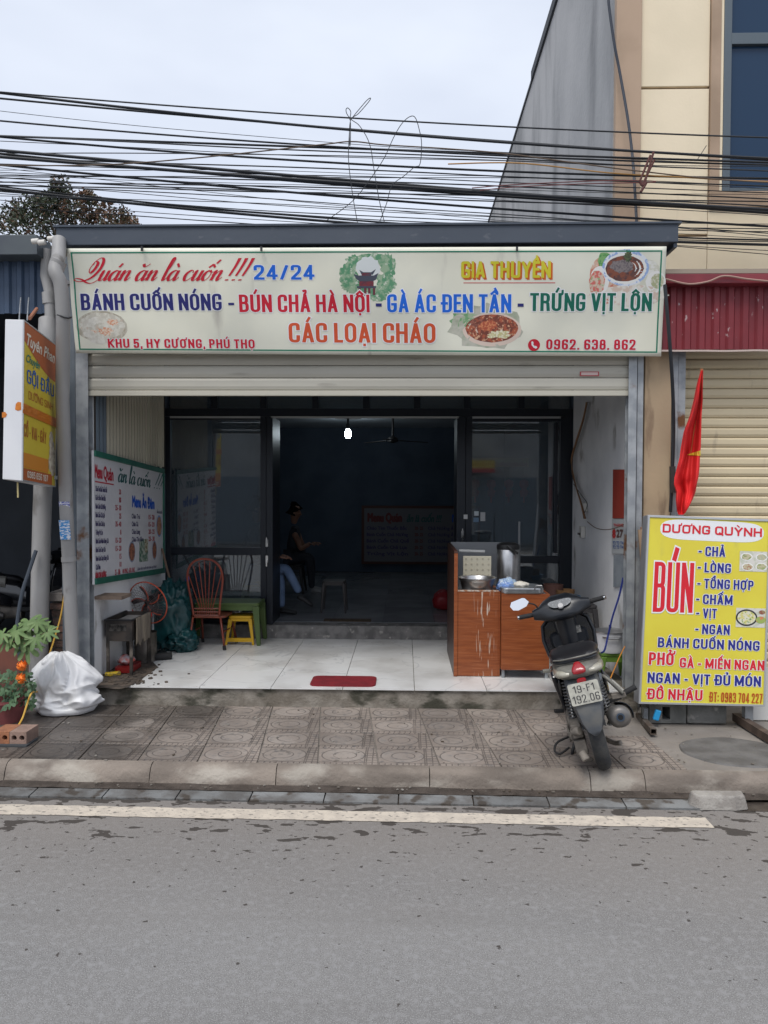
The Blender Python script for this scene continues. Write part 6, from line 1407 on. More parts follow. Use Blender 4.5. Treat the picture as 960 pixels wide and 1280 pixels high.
for sg, w_ in ((-1, hip+V(.27, -.11, .215)), (1, hip+V(.27, .11, .215))):
    v, e = hand(w_, (1, .15*-sg, -.25), (0, sg, 0), pa); skinned('hand', v, e, M_skin, pa, 0, 1)
head(nk+V(.02, 0, .22), (1, -.2, -.1), pa)
pb = bpy.data.objects.new('person', None); COL.objects.link(pb); tag(pb, 'person with bare arms in dark clothes sitting deeper in the dark room', 'person')
Yb = 11.4; hip = V(X_(366, Yb, 700), Yb, RZ+.52); sh_p = V(X_(369, Yb, 665), Yb, Z_(664, Yb)); 
kn = V(X_(388, Yb, 715), Yb-.15, RZ+.52); ft = V(X_(392, Yb, 748), Yb-.2, RZ+.08)
jv = [(hip, (.15, .13)), (hip+V(.02, -.09, 0), .09), (kn, .065), ((kn+ft)/2, .055), (ft, .045), (hip+V(.02, .09, 0), .09), (kn+V(0, .28, 0), .065), ((kn+ft)/2+V(-.02, .3, 0), .055), (ft+V(-.04, .3, 0), .045)]
skinned('trousers', jv, [(0, 1), (1, 2), (2, 3), (3, 4), (0, 5), (5, 6), (6, 7), (7, 8)], M_dshirt, pb)
for f_ in (ft, ft+V(-.04, .3, 0)): skinned('shoe', [(f_+V(-.02, 0, -.03), .035), (f_+V(.08, 0, -.04), .035), (f_+V(.17, 0, -.05), .025)], [(0, 1), (1, 2)], mat('pale_shoe', (.3, .3, .3), .6), pb, 0, 1)
skinned('dark_vest', [(hip+V(0, 0, .05), (.15, .12)), (hip*.5+sh_p*.5, (.14, .11)), (sh_p, (.13, .1)), (sh_p+V(0, -.12, 0), .06), (sh_p+V(0, .12, 0), .06), (sh_p+V(0, 0, .08), .05)], [(0, 1), (1, 2), (2, 3), (2, 4), (2, 5)], M_dshirt, pb)
el = V(X_(378, Yb, 688), Yb-.2, Z_(686, Yb)); wr = V(X_(387, Yb, 680), Yb-.12, Z_(680, Yb))
for dy in (0, .38): skinned('arm', [(sh_p+V(.0, -.17+dy*.95, -.02), .052), (sh_p*.5+el*.5+V(0, dy*.5-.02, 0), .046), (el+V(0, dy, 0), .042), (wr+V(0, dy*.7, 0), .03)], [(0, 1), (1, 2), (2, 3)], M_skin, pb, 0, 2)
for dy in (0, .27): v, e = hand(wr+V(.01, dy, 0), (1, -.1, .05), (0, 1, 0), pb); skinned('hand', v, e, M_skin, pb, 0, 1)
head(sh_p+V(.0, 0, .28), (1, -.3, -.1), pb)
plastic_table('plastic_stool', 'dark stool under the person sitting deeper in the room', 'stool', hip.x-.15, hip.x+.15, Yb-.15, Yb+.15, .42, M_black, .04, z0=RZ)
for p_ in (pa, pb): pass

# added behind the right hand window: strip and lantern shapes standing in for reflections
Yq = 8.95
t = thing('reflection_strip', 'yellow and red strip added behind the right window in place of a reflection', 'strip', P(625, 585, Yq))
a, b = P(590, 572, Yq), P(661, 583.5, Yq); mb = MB(); mb.box((a.x, Yq, b.z), (b.x, Yq+.01, a.z)); mb.build('strip', mat('strip_yellow', (.55, .38, .14), .6), t)
FQ = frame((a.x, Yq-.002, b.z), (1, 0, 0), (0, 0, 1)); mb = MB()
for k in range(26):
    x = .01+k*(b.x-a.x-.02)/26; mb.add([FQ(x, .005, .0), FQ(x+.016, .005, 0), FQ(x+.016, .04+.01*(k % 3), 0), FQ(x, .04+.01*(k % 3), 0)], [(0, 1, 2, 3)])
tag(mb.build('pattern', mat('strip_red', (.35, .05, .04), .6), t), kind='stuff')
for k, px in enumerate((594, 614, 636, 655)):
    q = P(px, 611, Yq); t = thing('reflection_lantern', ('first', 'second', 'third', 'fourth')[k]+' red lantern shape from the left, added behind the right window as a reflection', 'lantern', q, 'lantern shapes standing in for reflections in the right window')
    MB().lathe([(0, -.10), (.035, -.09), (.05, -.03), (.03, 0), (.055, .04), (.05, .09), (.01, .11), (0, .11)], q, 14).build('body', mat('reflection_red', (.85, .08, .06), .6), t, smooth=True); MB().tube([q+Vector((0, 0, .1)), q+Vector((0, 0, .24))], .003, 4).build('string', M_black, t)
    MB().tube([q+Vector((0, 0, -.1)), q+Vector((0, 0, -.16))], .012, 6).build('tassel', mat('reflection_red', (.62, .05, .04), .6), t)
# ================================================================== scooter (built upright about its rear contact point, then leaned on its stand)
M_dust = mat('dusty_engine_metal', (.27, .24, .205), .8, .15, col2=(.13, .115, .10), ns=9, bump=.4, bs=60, coords='obj')
M_body = mat('black_paint', (.006, .007, .010), .2, coat=.7, col2=(.014, .014, .016), ns=7, coords='obj')
M_cowl = mat('dark_grey_cowl', (.009, .011, .015), .3, col2=(.018, .02, .024), ns=6, coords='obj')
M_silv = mat('dusty_silver_plastic', (.22, .213, .185), .5, .1, col2=(.12, .115, .105), ns=7, coords='obj')
M_fend = mat('grey_mudguard', (.075, .085, .10), .55, col2=(.13, .13, .125), ns=7, coords='obj')
M_seat = mat('black_seat_vinyl', (.009, .009, .011), .4, bump=.1, bs=200, coords='obj')
M_tyre = mat('dusty_tyre', (.03, .032, .035), .85, col2=(.055, .054, .052), ns=20, bump=.3, bs=120, coords='obj')
M_wallt = mat('dusty_tyre_wall', (.15, .14, .13), .9, col2=(.06, .058, .055), ns=9, coords='obj')
M_tred = mat('tail_lens_red', (.30, .012, .018), .25, coat=.5)
M_plate = mat('number_plate_white', (.55, .54, .47), .5, col2=(.42, .41, .36), ns=25, coords='obj')
def scooter(label, flip=1):
    t = thing('scooter', label, 'scooter', (0, 0, 0))
    B = lambda mb, n, m, p=t, **k: mb.build(n, m, p, local=True, **k)
    RX = Matrix.Rotation(rad(90), 4, 'Y')
    R = .27
    def wheel(y, steer=0, wd=.05):
        M = Matrix.Translation((0, y, R)) @ Matrix.Rotation(steer, 4, 'Z') @ RX
        tp = []; n = 14
        for k in range(n+1):
            a = 2*PI*k/n; tp.append((R-.058+.058*math.cos(a), wd*math.sin(a)))
        ty = B(MB().lathe(tp, (0, 0, 0), 48, M), 'tyre', M_wallt, smooth=True)
        mb = MB(); tp2 = [(R-.058+.0595*math.cos(a), (wd+.001)*math.sin(a)) for a in [rad(-62+12.4*k) for k in range(11)]]; mb.lathe(tp2, (0, 0, 0), 48, M); B(mb, 'tread', M_tyre, ty, smooth=True)
        mb = MB(); mb.lathe([(.03, -.05), (.06, -.035), (.14, -.02), (.175, -.035), (.18, .035), (.14, .02), (.06, .035), (.03, .05)], (0, 0, 0), 32, M); B(mb, 'rim', M_dust, ty, smooth=True, auto=40)
        return ty
    wheel(0, 0, .052); wheel(1.22, rad(8), .042)
    # engine, belt case, swing arm on the left
    e = MB(); e.loft([((-.10, -.12, .26), (.03, 0, 0), (0, 0, .05), 3), ((-.115, -.06, .27), (.042, 0, 0), (0, 0, .085), 3), ((-.12, .10, .28), (.045, 0, 0), (0, 0, .10), 3), ((-.12, .32, .29), (.045, 0, 0), (0, 0, .10), 3), ((-.11, .46, .29), (.04, 0, 0), (0, 0, .08), 3)], 18)
    eng = B(e, 'engine_case', M_dust, smooth=True, auto=50)
    e = MB()
    for k in range(5): e.box((-.168, -.05+k*.095, .235), (-.160, .01+k*.095, .335))
    e.tube([(-.16, -.02, .27), (-.175, -.02, .27)], .05, 16); B(e, 'case_rib', M_dust, eng, bev=.003)
    e = MB(); e.box((-.15, -.19, .17), (-.075, -.05, .27)); e.box((-.145, -.21, .29), (-.08, -.02, .38)); e.box((-.165, -.16, .27), (-.10, -.1, .31)); e.tube([(-.12, -.2, .2), (-.10, -.23, .15)], .028, 8); e.tube([(-.14, -.18, .33), (-.09, -.22, .34)], .03, 10); B(e, 'gearbox', M_dust, eng, bev=.008)
    B(MB().loft([((0, .2, .27), (.08, 0, 0), (0, 0, .08), 3), ((0, .6, .3), (.09, 0, 0), (0, 0, .1), 3)], 14), 'engine_block', M_dust, smooth=True, auto=50)
    # shock absorbers
    for x in (-.115, .115):
        p0, p1 = Vector((x, -.06, .30)), Vector((x*.85, .02, .66)); d = p1-p0
        sh = B(MB().tube([p0, p0+d*.35], .014, 10).tube([p0+d*.3, p1], .010, 10), 'shock_absorber', M_chrome, smooth=True, auto=50)
        c = [p0+d*(.14+.74*k/110)+Vector((.030*math.cos(k*.75), .030*math.sin(k*.75), 0)) for k in range(111)]
        B(MB().tube(c, .0065, 6), 'spring', mat('dusty_spring', (.12, .12, .12), .5, .5), sh, smooth=True)
    # exhaust
    ex = B(MB().loft([((.145, .42, .24), (.03, 0, 0), (0, 0, .03), 2), ((.155, .30, .27), (.055, 0, 0), (0, 0, .055), 2.2), ((.165, .0, .33), (.07, 0, 0), (0, 0, .07), 2.2), ((.17, -.20, .37), (.072, 0, 0), (0, 0, .072), 2.2), ((.172, -.235, .377), (.062, 0, 0), (0, 0, .062), 2), ((.173, -.25, .38), (.045, 0, 0), (0, 0, .045), 2)], 24), 'exhaust', mat('dusty_exhaust', (.15, .15, .15), .5, .5, col2=(.22, .2, .18), ns=9, coords='obj'), smooth=True, auto=50)
    B(MB().tube([(.173, -.245, .38), (.173, -.262, .382)], .026, 16), 'exhaust_tip', mat('blue_burnt_steel', (.1, .14, .2), .35, .8), ex); B(MB().tube([(.173, -.26, .382), (.173, -.265, .382)], .017, 14), 'exhaust_hole', M_black, ex)
    hs = MB(); vs = []
    for j in range(5):
        y = -.17+j*.1
        for k in range(8):
            a = rad(-20+k*16); c = (.17-.002*j, y, .366-.03*j); vs.append((c[0]+.087*math.cos(a), y, c[2]+.087*math.sin(a)))
    hs.add(vs, [(j*8+k, j*8+k+1, (j+1)*8+k+1, (j+1)*8+k) for j in range(4) for k in range(7)]); o = B(hs, 'heat_shield', M_cowl, ex, smooth=True); sd = o.modifiers.new('t', 'SOLIDIFY'); sd.thickness = .006
    B(MB().bar((.10, .02, .36), (.12, -.01, .62), .022, .03).bar((.10, .0, .27), (.16, .06, .33), .03, .02), 'exhaust_bracket', M_galv, ex)
    # side body and tail
    B(MB().loft([((0, -.10, .62), (.10, 0, 0), (0, 0, .07), 3), ((0, .05, .58), (.135, 0, 0), (0, 0, .13), 3), ((0, .3, .54), (.14, 0, 0), (0, 0, .18), 3), ((0, .55, .50), (.13, 0, 0), (0, 0, .18), 3), ((0, .66, .45), (.12, 0, 0), (0, 0, .13), 3)], 20), 'side_fairing', M_body, smooth=True, auto=50)
    for s in (-1, 1):
        B(MB().loft([((s*.145, .0, .60), (.012, 0, 0), (0, 0, .05), 2), ((s*.155, .2, .50), (.014, 0, 0), (0, 0, .09), 2.5), ((s*.15, .5, .40), (.014, 0, 0), (0, 0, .06), 2)], 12), 'trim_panel', M_body, smooth=True)
    sk = MB(); ps_ = [(.02, .69), (.34, .66), (.42, .52), (.36, .33), (.26, .30), (.14, .42), (.03, .56), (-.03, .66)]
    sk.prism(ps_, lambda a, b: (-.185+.05*(.66-b), a, b), lambda a, b: (-.150+.04*(.66-b), a, b)); B(sk, 'side_skirt', mat('navy_black_paint', (.008, .012, .022), .2, coat=.6), bev=.012)
    tl = B(MB().loft([((0, -.325, .735), (.04, 0, 0), (0, 0, .018), 2.4), ((0, -.30, .725), (.085, 0, 0), (0, .01, .034), 2.6), ((0, -.22, .72), (.135, 0, 0), (0, 0, .055), 3), ((0, -.08, .715), (.16, 0, 0), (0, 0, .065), 3), ((0, .15, .69), (.16, 0, 0), (0, 0, .09), 3), ((0, .42, .64), (.145, 0, 0), (0, 0, .1), 3)], 28), 'tail_cowl', M_silv, smooth=True, auto=60)
    B(MB().loft([((0, -.340, .733), (.040, 0, 0), (0, .0, .010), 3), ((0, -.325, .742), (.044, 0, 0), (0, .01, .024), 2.6), ((0, -.27, .758), (.026, 0, 0), (0, 0, .026), 2.5)], 18), 'tail_light', M_tred, tl, smooth=True, auto=50)
    for s in (-1, 1):
        B(MB().loft([((s*.075, -.313, .722), (.03, 0, 0), (0, 0, .012), 2.6), ((s*.10, -.268, .720), (.045, 0, 0), (0, 0, .022), 3), ((s*.142, -.15, .715), (.022, 0, 0), (0, 0, .03), 3)], 14), 'indicator', mat('cloudy_lens', (.36, .34, .28), .3, coat=.4), tl, smooth=True)
    B(MB().loft([((0, -.345, .675), (.028, 0, 0), (0, 0, .012), 3), ((0, -.33, .675), (.03, 0, 0), (0, 0, .018), 3)], 12), 'reflector', M_tred, tl)
    st = B(MB().loft([((0, -.17, .775), (.09, 0, 0), (0, 0, .020), 2.8), ((0, -.13, .782), (.14, 0, 0), (0, 0, .030), 3), ((0, .05, .785), (.165, 0, 0), (0, 0, .036), 3), ((0, .22, .765), (.155, 0, 0), (0, 0, .04), 3), ((0, .36, .715), (.125, 0, 0), (0, 0, .045), 2.8), ((0, .52, .69), (.09, 0, 0), (0, 0, .045), 2.6), ((0, .60, .66), (.05, 0, 0), (0, 0, .03), 2.4)], 24), 'seat', M_seat, smooth=True, auto=60)
    gr_ = MB(); gr_.tube(smooth_pts([(-.145, .08, .775), (-.15, -.1, .78), (-.11, -.215, .785), (0, -.25, .79), (.11, -.215, .785), (.15, -.1, .78), (.145, .08, .775)], 5), .011, 8); B(gr_, 'grab_rail', M_cowl, smooth=True)
    B(MB().tube(smooth_pts([(-.14, -.18, .80), (-.09, -.245, .806), (0, -.268, .81), (.09, -.245, .806), (.14, -.18, .80)], 6), .006, 6), 'rail_trim', M_silv, smooth=True)
    # mudguard, plate
    mg = MB(); sec = [(.10, -.20, .70), (.105, -.27, .655), (.10, -.315, .58), (.088, -.335, .50), (.072, -.335, .42), (.045, -.33, .355), (.012, -.328, .325)]
    vs = []
    for w_, y, z in sec: vs += [(-w_, y+.03, z), (-w_*.8, y, z), (0, y-.008, z), (w_*.8, y, z), (w_, y+.03, z)]
    mg.add(vs, [(j*5+k, j*5+k+1, (j+1)*5+k+1, (j+1)*5+k) for j in range(len(sec)-1) for k in range(4)]); g_ = B(mg, 'mudguard', M_fend, smooth=True, auto=30); sd = g_.modifiers.new('t', 'SOLIDIFY'); sd.thickness = .006
    pz0, pz1, pyy = .535, .672, -.352
    pl = rr_prism(-.095, pz0, .095, pz1, 0, .003, .012, 4); pl.v = [(x, pyy-.003-z-.0+( (zz:=y)-pz0)*.0, y) for x, y, z in pl.v]
    plo = B(pl, 'number_plate', M_plate)
    PF = lambda x, y, z: Vector((x, pyy-.0065-z, y))
    C_pl = mat('plate_black', (.05, .05, .055), .5)
    for s, x0, x1, y0, h, mk in (('19-F1', -.066, .066, .612, .045, 0), ('192.06', -.083, .083, .547, .049, 0)):
        mb = MB(); glyphs(mb, s, PF, x0, x1, y0, h, hw=.055, hh=.05, wf=.95, gap=.14, z=.0006); B(mb, 'lettering', C_pl, plo)
    # inner rear fender
    hb = MB(); vs = []
    for j in range(10):
        a = rad(20+j*12); 
        for x in (-.075, -.04, .04, .075): vs.append((x, -(R+.05)*math.cos(a)*1.0, R+(R+.05)*math.sin(a)-(.02 if abs(x) > .05 else 0)))
    hb.add(vs, [(j*4+k, j*4+k+1, (j+1)*4+k+1, (j+1)*4+k) for j in range(9) for k in range(3)]); o = B(hb, 'tyre_hugger', M_rubber, smooth=True)
    # footboard, legshield, front
    B(MB().box((-.15, .60, .28), (.15, .98, .34)), 'footboard', M_rubber, bev=.02)
    out_ = [(-.12, .885), (.12, .885), (.185, .83), (.205, .72), (.19, .60), (.12, .44), (-.12, .44), (-.19, .60), (-.205, .72), (-.185, .83)]
    def yl(z): return .94+(z-.44)*.16
    mb = MB(); mb.prism(out_, lambda a, b: (a, yl(b), b), lambda a, b: (a*.7, yl(b)+.16, b-.02)); ls = B(mb, 'leg_shield', M_body, bev=.02)
    rim_ = [Vector((a*.985, yl(b)-.004, b)) for a, b in out_]; B(MB().tube(rim_, .012, 8, closed=True), 'shield_edge', M_cowl, ls, smooth=True)
    B(MB().loft([((0, yl(.66)-.045, .70), (.13, 0, 0), (0, 0, .055), 4), ((0, yl(.66)+.0, .70), (.15, 0, 0), (0, 0, .075), 4)], 20), 'glove_box', M_cowl, ls, smooth=True, auto=40)
    B(MB().box((.055, yl(.66)-.05, .735), (.105, yl(.66)-.044, .79)), 'key_plate', mat('key_plate_grey', (.25, .25, .24), .4, .4, col2=(.08, .08, .08), ns=60, coords='obj'), ls)
    B(MB().tube([(-.1, yl(.7)-.05, .655), (.1, yl(.7)-.05, .655)], .012, 8), 'hook_bar', M_black, ls)
    B(MB().loft([((0, 1.02, .46), (.14, 0, 0), (0, 0, .1), 3), ((0, 1.14, .62), (.15, 0, 0), (0, 0, .16), 3), ((0, 1.22, .70), (.07, 0, 0), (0, 0, .1), 2.4)], 18), 'front_cowl', M_body, smooth=True)
    ff = MB(); vs = []
    for j in range(12):
        a = rad(-10+j*14)
        for x in (-.06, -.045, 0, .045, .06): vs.append((x, 1.22+(R+.03)*math.cos(a), R+(R+.03)*math.sin(a)-(.03 if abs(x) > .05 else 0)))
    ff.add(vs, [(j*5+k, j*5+k+1, (j+1)*5+k+1, (j+1)*5+k) for j in range(11) for k in range(4)]); B(ff, 'front_mudguard', M_body, smooth=True)
    for s in (-1, 1): B(MB().tube([(s*.065, 1.22, R), (s*.065, 1.10, .62)], .018, 10), 'fork_leg', M_silv, smooth=True)
    B(MB().tube([(0, .99, .68), (0, .95, .93)], .088, 18), 'steering_cover', M_cowl, smooth=True, auto=50)
    hc = B(MB().loft([((-.225, .94, .942), (0, .04, 0), (0, 0, .036), 3.2), ((-.165, .945, .942), (0, .058, 0), (0, 0, .056), 3.4), ((-.125, .955, .950), (0, .09, 0), (0, .03, .074), 3), ((-.06, .965, .955), (0, .11, 0), (0, .05, .092), 2.8), ((.06, .965, .955), (0, .11, 0), (0, .05, .092), 2.8), ((.125, .955, .950), (0, .09, 0), (0, .03, .074), 3), ((.165, .945, .942), (0, .058, 0), (0, 0, .056), 3.4), ((.225, .94, .942), (0, .04, 0), (0, 0, .036), 3.2)], 24), 'handlebar_cowl', M_cowl, smooth=True, auto=60)
    # dials on a panel tilted to the rider
    dn = Vector((0, -.8, .6)).normalized(); dx = Vector((1, 0, 0)); dy = dx.cross(dn)*-1 if dx.cross(dn).z < 0 else dx.cross(dn); dc = Vector((0, .858, .998))
    DF = lambda x, y, z: dc+dx*x+dy*y+dn*z
    mb = MB(); vs = [DF(0, 0, .004)]; n = 30
    for k in range(n): a = 2*PI*k/n; vs.append(DF(.092*math.copysign(abs(math.cos(a))**.8, math.cos(a)), .034*math.sin(a)+.012*math.cos(a)**2, .004))
    mb.add(vs, [(0, 1+k, 1+(k+1) % n) for k in range(n)]); dsh = B(mb, 'dashboard', mat('clouded_dial', (.05, .06, .075), .4, col2=(.13, .145, .165), ns=60, lo=.5, hi=.6, coords='obj'), hc)
    B(MB().lathe([(0, .008), (.02, .008), (.026, 0)], dc+dn*.003+dy*-.022, 18, dn.to_track_quat('Z', 'Y').to_matrix().to_4x4()), 'speed_dial', mat('dial_pale', (.25, .25, .26), .3), dsh)
    for s in (-1, 1):
        b0, b1 = Vector((s*.19, .945, .945)), Vector((s*.335, .90, .958))
        gp = B(MB().tube([b0, b0*.5+b1*.5, b1], [.017, .0185, .018], 14), 'grip', M_rubber, smooth=True, auto=50)
        B(MB().tube([b1, b1+(b1-b0).normalized()*.014], .016, 12), 'bar_end', M_chrome, gp, smooth=True, auto=50)
        B(MB().tube(smooth_pts([b0+Vector((0, .04, .0)), b0*.5+b1*.5+Vector((0, .055, -.005)), b1+Vector((s*.01, .06, -.012))], 4), .006, 8), 'brake_lever', M_steel, gp, smooth=True)
        B(MB().box((b0.x-.03, .925, .925), (b0.x+.03, .975, .968)), 'switch_block', M_black, gp, bev=.006)
    mr = B(MB().tube(smooth_pts([(-.17, .96, .97), (-.19, .95, 1.02), (-.235, .94, 1.045)], 5), .006, 8), 'mirror', M_black, smooth=True)
    mo = [(-.08, .0), (-.062, .032), (.035, .046), (.055, .038), (.08, .004), (.052, -.026), (-.02, -.044), (-.062, -.034)]
    mc = Vector((-.305, .93, 1.055)); mb = MB(); mb.prism(mo, lambda a, b: (mc.x+a, mc.y-.001, mc.z+b), lambda a, b: (mc.x+a*.8, mc.y+.025, mc.z+b*.8)); B(mb, 'mirror_shell', M_black, mr, bev=.004)
    mb = MB(); mb.add([(mc.x+a*.95, mc.y-.004+b*.3-.01, mc.z+b*.95) for a, b in mo], [tuple(range(8))]); B(mb, 'mirror_glass', mat('mirror_silver', (.78, .79, .80), .03, 1), mr)
    # stand, pegs, odds and ends
    sd_ = B(MB().tube([(-.10, .38, .24), (-.165, .25, .10), (-.20, .21, .045)], .011, 8), 'side_stand', M_black, smooth=True); B(MB().box((-.225, .17, .03), (-.18, .25, .045)), 'stand_foot', M_black, sd_)
    B(MB().tube(smooth_pts([(-.12, .30, .16), (-.26, .22, .16), (-.30, .18, .12), (-.27, .14, .10), (-.2, .2, .11)], 4), .008, 6), 'stand_lever', M_rubber, smooth=True)
    for s in (-1, 1): B(MB().bar((s*.13, .28, .34), (s*.235, .26, .36), .04, .022), 'foot_peg', M_rubber, bev=.005)
    B(MB().bar((-.17, .16, .665), (-.235, .15, .675), .035, .022), 'strap_buckle', M_silv, bev=.004)
    B(MB().bar((-.15, .14, .66), (-.125, .42, .36), .02, .03), 'frame_tube', mat('pale_dull_metal', (.32, .33, .34), .45, .6), bev=.004)
    B(MB().tube(smooth_pts([(.10, .05, .62), (.16, -.02, .58), (.20, -.03, .52), (.235, -.02, .46)], 5), .012, 8), 'rack_arm', M_silv, smooth=True)
    B(MB().box((.16, -.02, .43), (.255, .03, .465)), 'peg_bracket', M_dust, bev=.006); B(MB().tube([(.25, .0, .455), (.33, .01, .475)], .018, 10), 'passenger_peg', M_rubber, smooth=True, auto=50)
    B(MB().tube(smooth_pts([(.0, .2, .16), (.10, .05, .13), (.14, .0, .14)], 4), .016, 8), 'centre_stand', M_dust, smooth=True)
    return t
s1 = scooter('black scooter with white number plate parked in front of the porch cabinets')
c0 = G(760, 960, .13)
s1.location = (1.335, 5.09, .128)
s1.rotation_euler = Euler((0, rad(-15), rad(-9)), 'ZYX') if False else (0, 0, 0)
s1.rotation_euler = (Matrix.Rotation(rad(-9), 3, 'Z') @ Matrix.Rotation(rad(-15.5), 3, 'Y')).to_euler()
s2 = copy_tree(s1); s2['label'] = 'second dark scooter half hidden in the left shop behind the grey pole'
s2.location = (-5.35, 9.3, .16); s2.rotation_euler = (Matrix.Rotation(rad(-80), 3, 'Z') @ Matrix.Rotation(rad(-8), 3, 'Y')).to_euler()

# ================================================================== flag
M_flag = mat('red_flag_cloth', (.72, .018, .02), .75, col2=(.52, .01, .01), ns=3, st=(3, 1, .6))
flag = thing('flag', 'red flag with yellow star furled round a pole on the beige pillar', 'flag', P(845, 640, 6.35))
rowsF = [(463, 876, 879), (480, 871, 878.5), (500, 867, 878.5), (520, 862, 877), (540, 854.5, 876.6), (560, 851, 876), (572, 849.5, 875), (585, 846, 874.5), (597, 843, 873), (606, 842.5, 871), (615, 845, 869.5), (624, 844.5, 866), (634, 845.5, 861), (640, 846.5, 857.5), (643.5, 848, 854)]
mb = MB(); NU = 26; vs = []; rows2 = []
for i in range(len(rowsF)-1):
    for j in range(4):
        t_ = j/4; rows2.append(tuple(a*(1-t_)+b*t_ for a, b in zip(rowsF[i], rowsF[i+1])))
rows2.append(rowsF[-1])
def fpos(u, v, dz=0):
    i = min(int(v), len(rows2)-2); f = v-i; y, a, b = (p*(1-f)+q*f for p, q in zip(rows2[i], rows2[i+1]))
    amp = min(1, (b-a)/18)
    ph = 1.2*noise.noise((v*.06, u*1.5, 2)); d = amp*(.055*math.cos(u*PI*2.6+v*.045+ph*2.4+.6)+.02*math.cos(u*PI*6.5-v*.07+ph*3)+.05*noise.noise((u*2.4, v*.11, 7)))
    return P(a+(b-a)*u, y, 6.38+d-dz)
for v in range(len(rows2)):
    for u in range(NU+1): vs.append(fpos(u/NU, v))
mb.add(vs, [(v*(NU+1)+u, v*(NU+1)+u+1, (v+1)*(NU+1)+u+1, (v+1)*(NU+1)+u) for v in range(len(rows2)-1) for u in range(NU)])
o = mb.build('cloth', M_flag, flag, smooth=True)
mb = MB(); st5 = []
def rowat(py):
    for i in range(len(rows2)-1):
        if rows2[i][0] <= py <= rows2[i+1][0]: return i+(py-rows2[i][0])/(rows2[i+1][0]-rows2[i][0])
    return len(rows2)-1
def fat(px, py):
    v = rowat(py); i = min(int(v), len(rows2)-2); f = v-i; a = rows2[i][1]*(1-f)+rows2[i+1][1]*f; b = rows2[i][2]*(1-f)+rows2[i+1][2]*f; return fpos((px-a)/(b-a), v, .006)
vs = []; n = 8
for i in range(n+1):
    t_ = i/n; px = 859+(875.8-859)*t_; h = .3+5.2*t_
    vs += [fat(px, 568.5-h*1.0), fat(px, 568.5+.9*t_+.2)]
mb.add(vs, [(2*i, 2*i+2, 2*i+3, 2*i+1) for i in range(n)]); mb.build('star', mat('flag_yellow', (.62, .45, .03), .7), flag)
MB().tube([P(877.5, 461, 6.40), P(866, 540, 6.45), P(852, 640, 6.5)], .012, 8).build('pole', mat('flag_pole', (.45, .16, .06), .6), flag)
o = MB().bar(P(840.5, 583, 6.5), P(841, 616, 6.5), .035, .05, up=(0, 1, 0)).build('pole_bracket', mat('rusty_dark_metal', (.04, .035, .035), .7), flag)

# ================================================================== white sack, plants, bricks at the left
def sack():
    mb = MB(); NU, NV = 120, 84; vs = []; base = P(80, 903, 6.25); c = Vector((X_(80, 6.22, 870), 6.25, .13))
    for j in range(NV+1):
        v = j/NV; zf = 1-v
        for i in range(NU):
            th = 2*PI*i/NU; ct_, st_ = math.cos(th), math.sin(th)
            # outline: narrow at the top left, bulging low right
            wl_ = .27*(.34+.66*math.sin(PI*.5*min(1, v*1.5))**.8); wr_ = .27*(.10+.95*math.sin(PI*.5*min(1, v*1.6))**1.0)
            if v > .8: wl_ *= 1-(v-.8)*.3; wr_ *= 1-(v-.8)*.75
            rx = wl_ if ct_ < 0 else wr_; ry = .22*math.sin(PI*.5*min(1, v*1.5+.1))
            z = .47*(zf)**.85+.02
            if ct_ > 0: z -= .04*ct_*math.sin(PI*v)
            p = Vector((c.x-.03*zf+rx*ct_, c.y+ry*st_, c.z+z))
            d = Vector((ct_*1.3, st_*1.3, z*3.2))
            q1 = noise.noise(Vector((d.x*1.5+z*2, d.y*1.6, d.z*1.3))); q2 = abs(noise.noise(Vector((d.x*1.8+d.z*.7, d.y*1.8, d.z*1.9-d.x*.9))+Vector((5, 1, 2)))); q3 = abs(noise.noise(Vector((d.x*3+d.z*2, d.y*4, d.z*3.6))+Vector((1, 7, 2)))); q4 = abs(noise.noise(Vector((d.x*7-d.z*5, d.y*7, d.z*8+2))))
            wv = Vector([noise.noise(d*.9+Vector((q_, 3.1*q_, 1.7))) for q_ in (2, 13, 29)])*.9; dd = d+wv
            big = noise.noise(dd*1.1+Vector((1, 1, 6)))
            ph = th*2.6+z*7+2.6*wv.x+3*big; sag = z*17+2.4*math.sin(th*1.3+1)+5*wv.z
            cr1 = (1-abs(math.sin(ph)))**1.6; cr2 = (1-abs(math.sin(sag)))**1.8
            cz = abs(noise.noise(dd*1.6+Vector((4, 2, 1))))
            k = (big*.10+.030*cr1*zf+.034*cr2*(.35+.65*v)*max(0, .5+noise.noise(d*1.2+Vector((7, 7, 7))))*1.3+.026*math.exp(-(cz/.14)**2)-.035)*min(1, .35+v*3)*(1 if v < .93 else .3)
            out_v = Vector((ct_, st_, .25)).normalized(); p += out_v*k; p.z = max(p.z, .135)
            if j == NV: p = Vector((c.x+(p.x-c.x)*.9, c.y+(p.y-c.y)*.9, .134))
            vs.append(p)
    mb.add(vs, [(j*NU+i, (j+1)*NU+i, (j+1)*NU+(i+1) % NU, j*NU+(i+1) % NU) for j in range(NV) for i in range(NU)])
    mb.add([vs[i] for i in range(NU)], [tuple(range(NU))])
    o = mb.build('white_sack', mat('white_woven_plastic', (.80, .80, .80), .5, col2=(.72, .72, .73), ns=4, bump=.5, bs=11, col3=(.42, .38, .33), ns3=3.5, lo3=.64, hi3=.8), smooth=True); ls = o.modifiers.new('soften', 'SMOOTH'); ls.factor = .5; ls.iterations = 2; return tag(o, 'crumpled white woven plastic sack slumped on the pavement against the pipe', 'sack')
sack()
M_leaf = mat('fresh_leaf', (.085, .15, .045), .65, col2=(.13, .20, .07), ns=14)
M_leaf2 = mat('dull_leaf', (.045, .095, .045), .6, col2=(.08, .15, .07), ns=16)
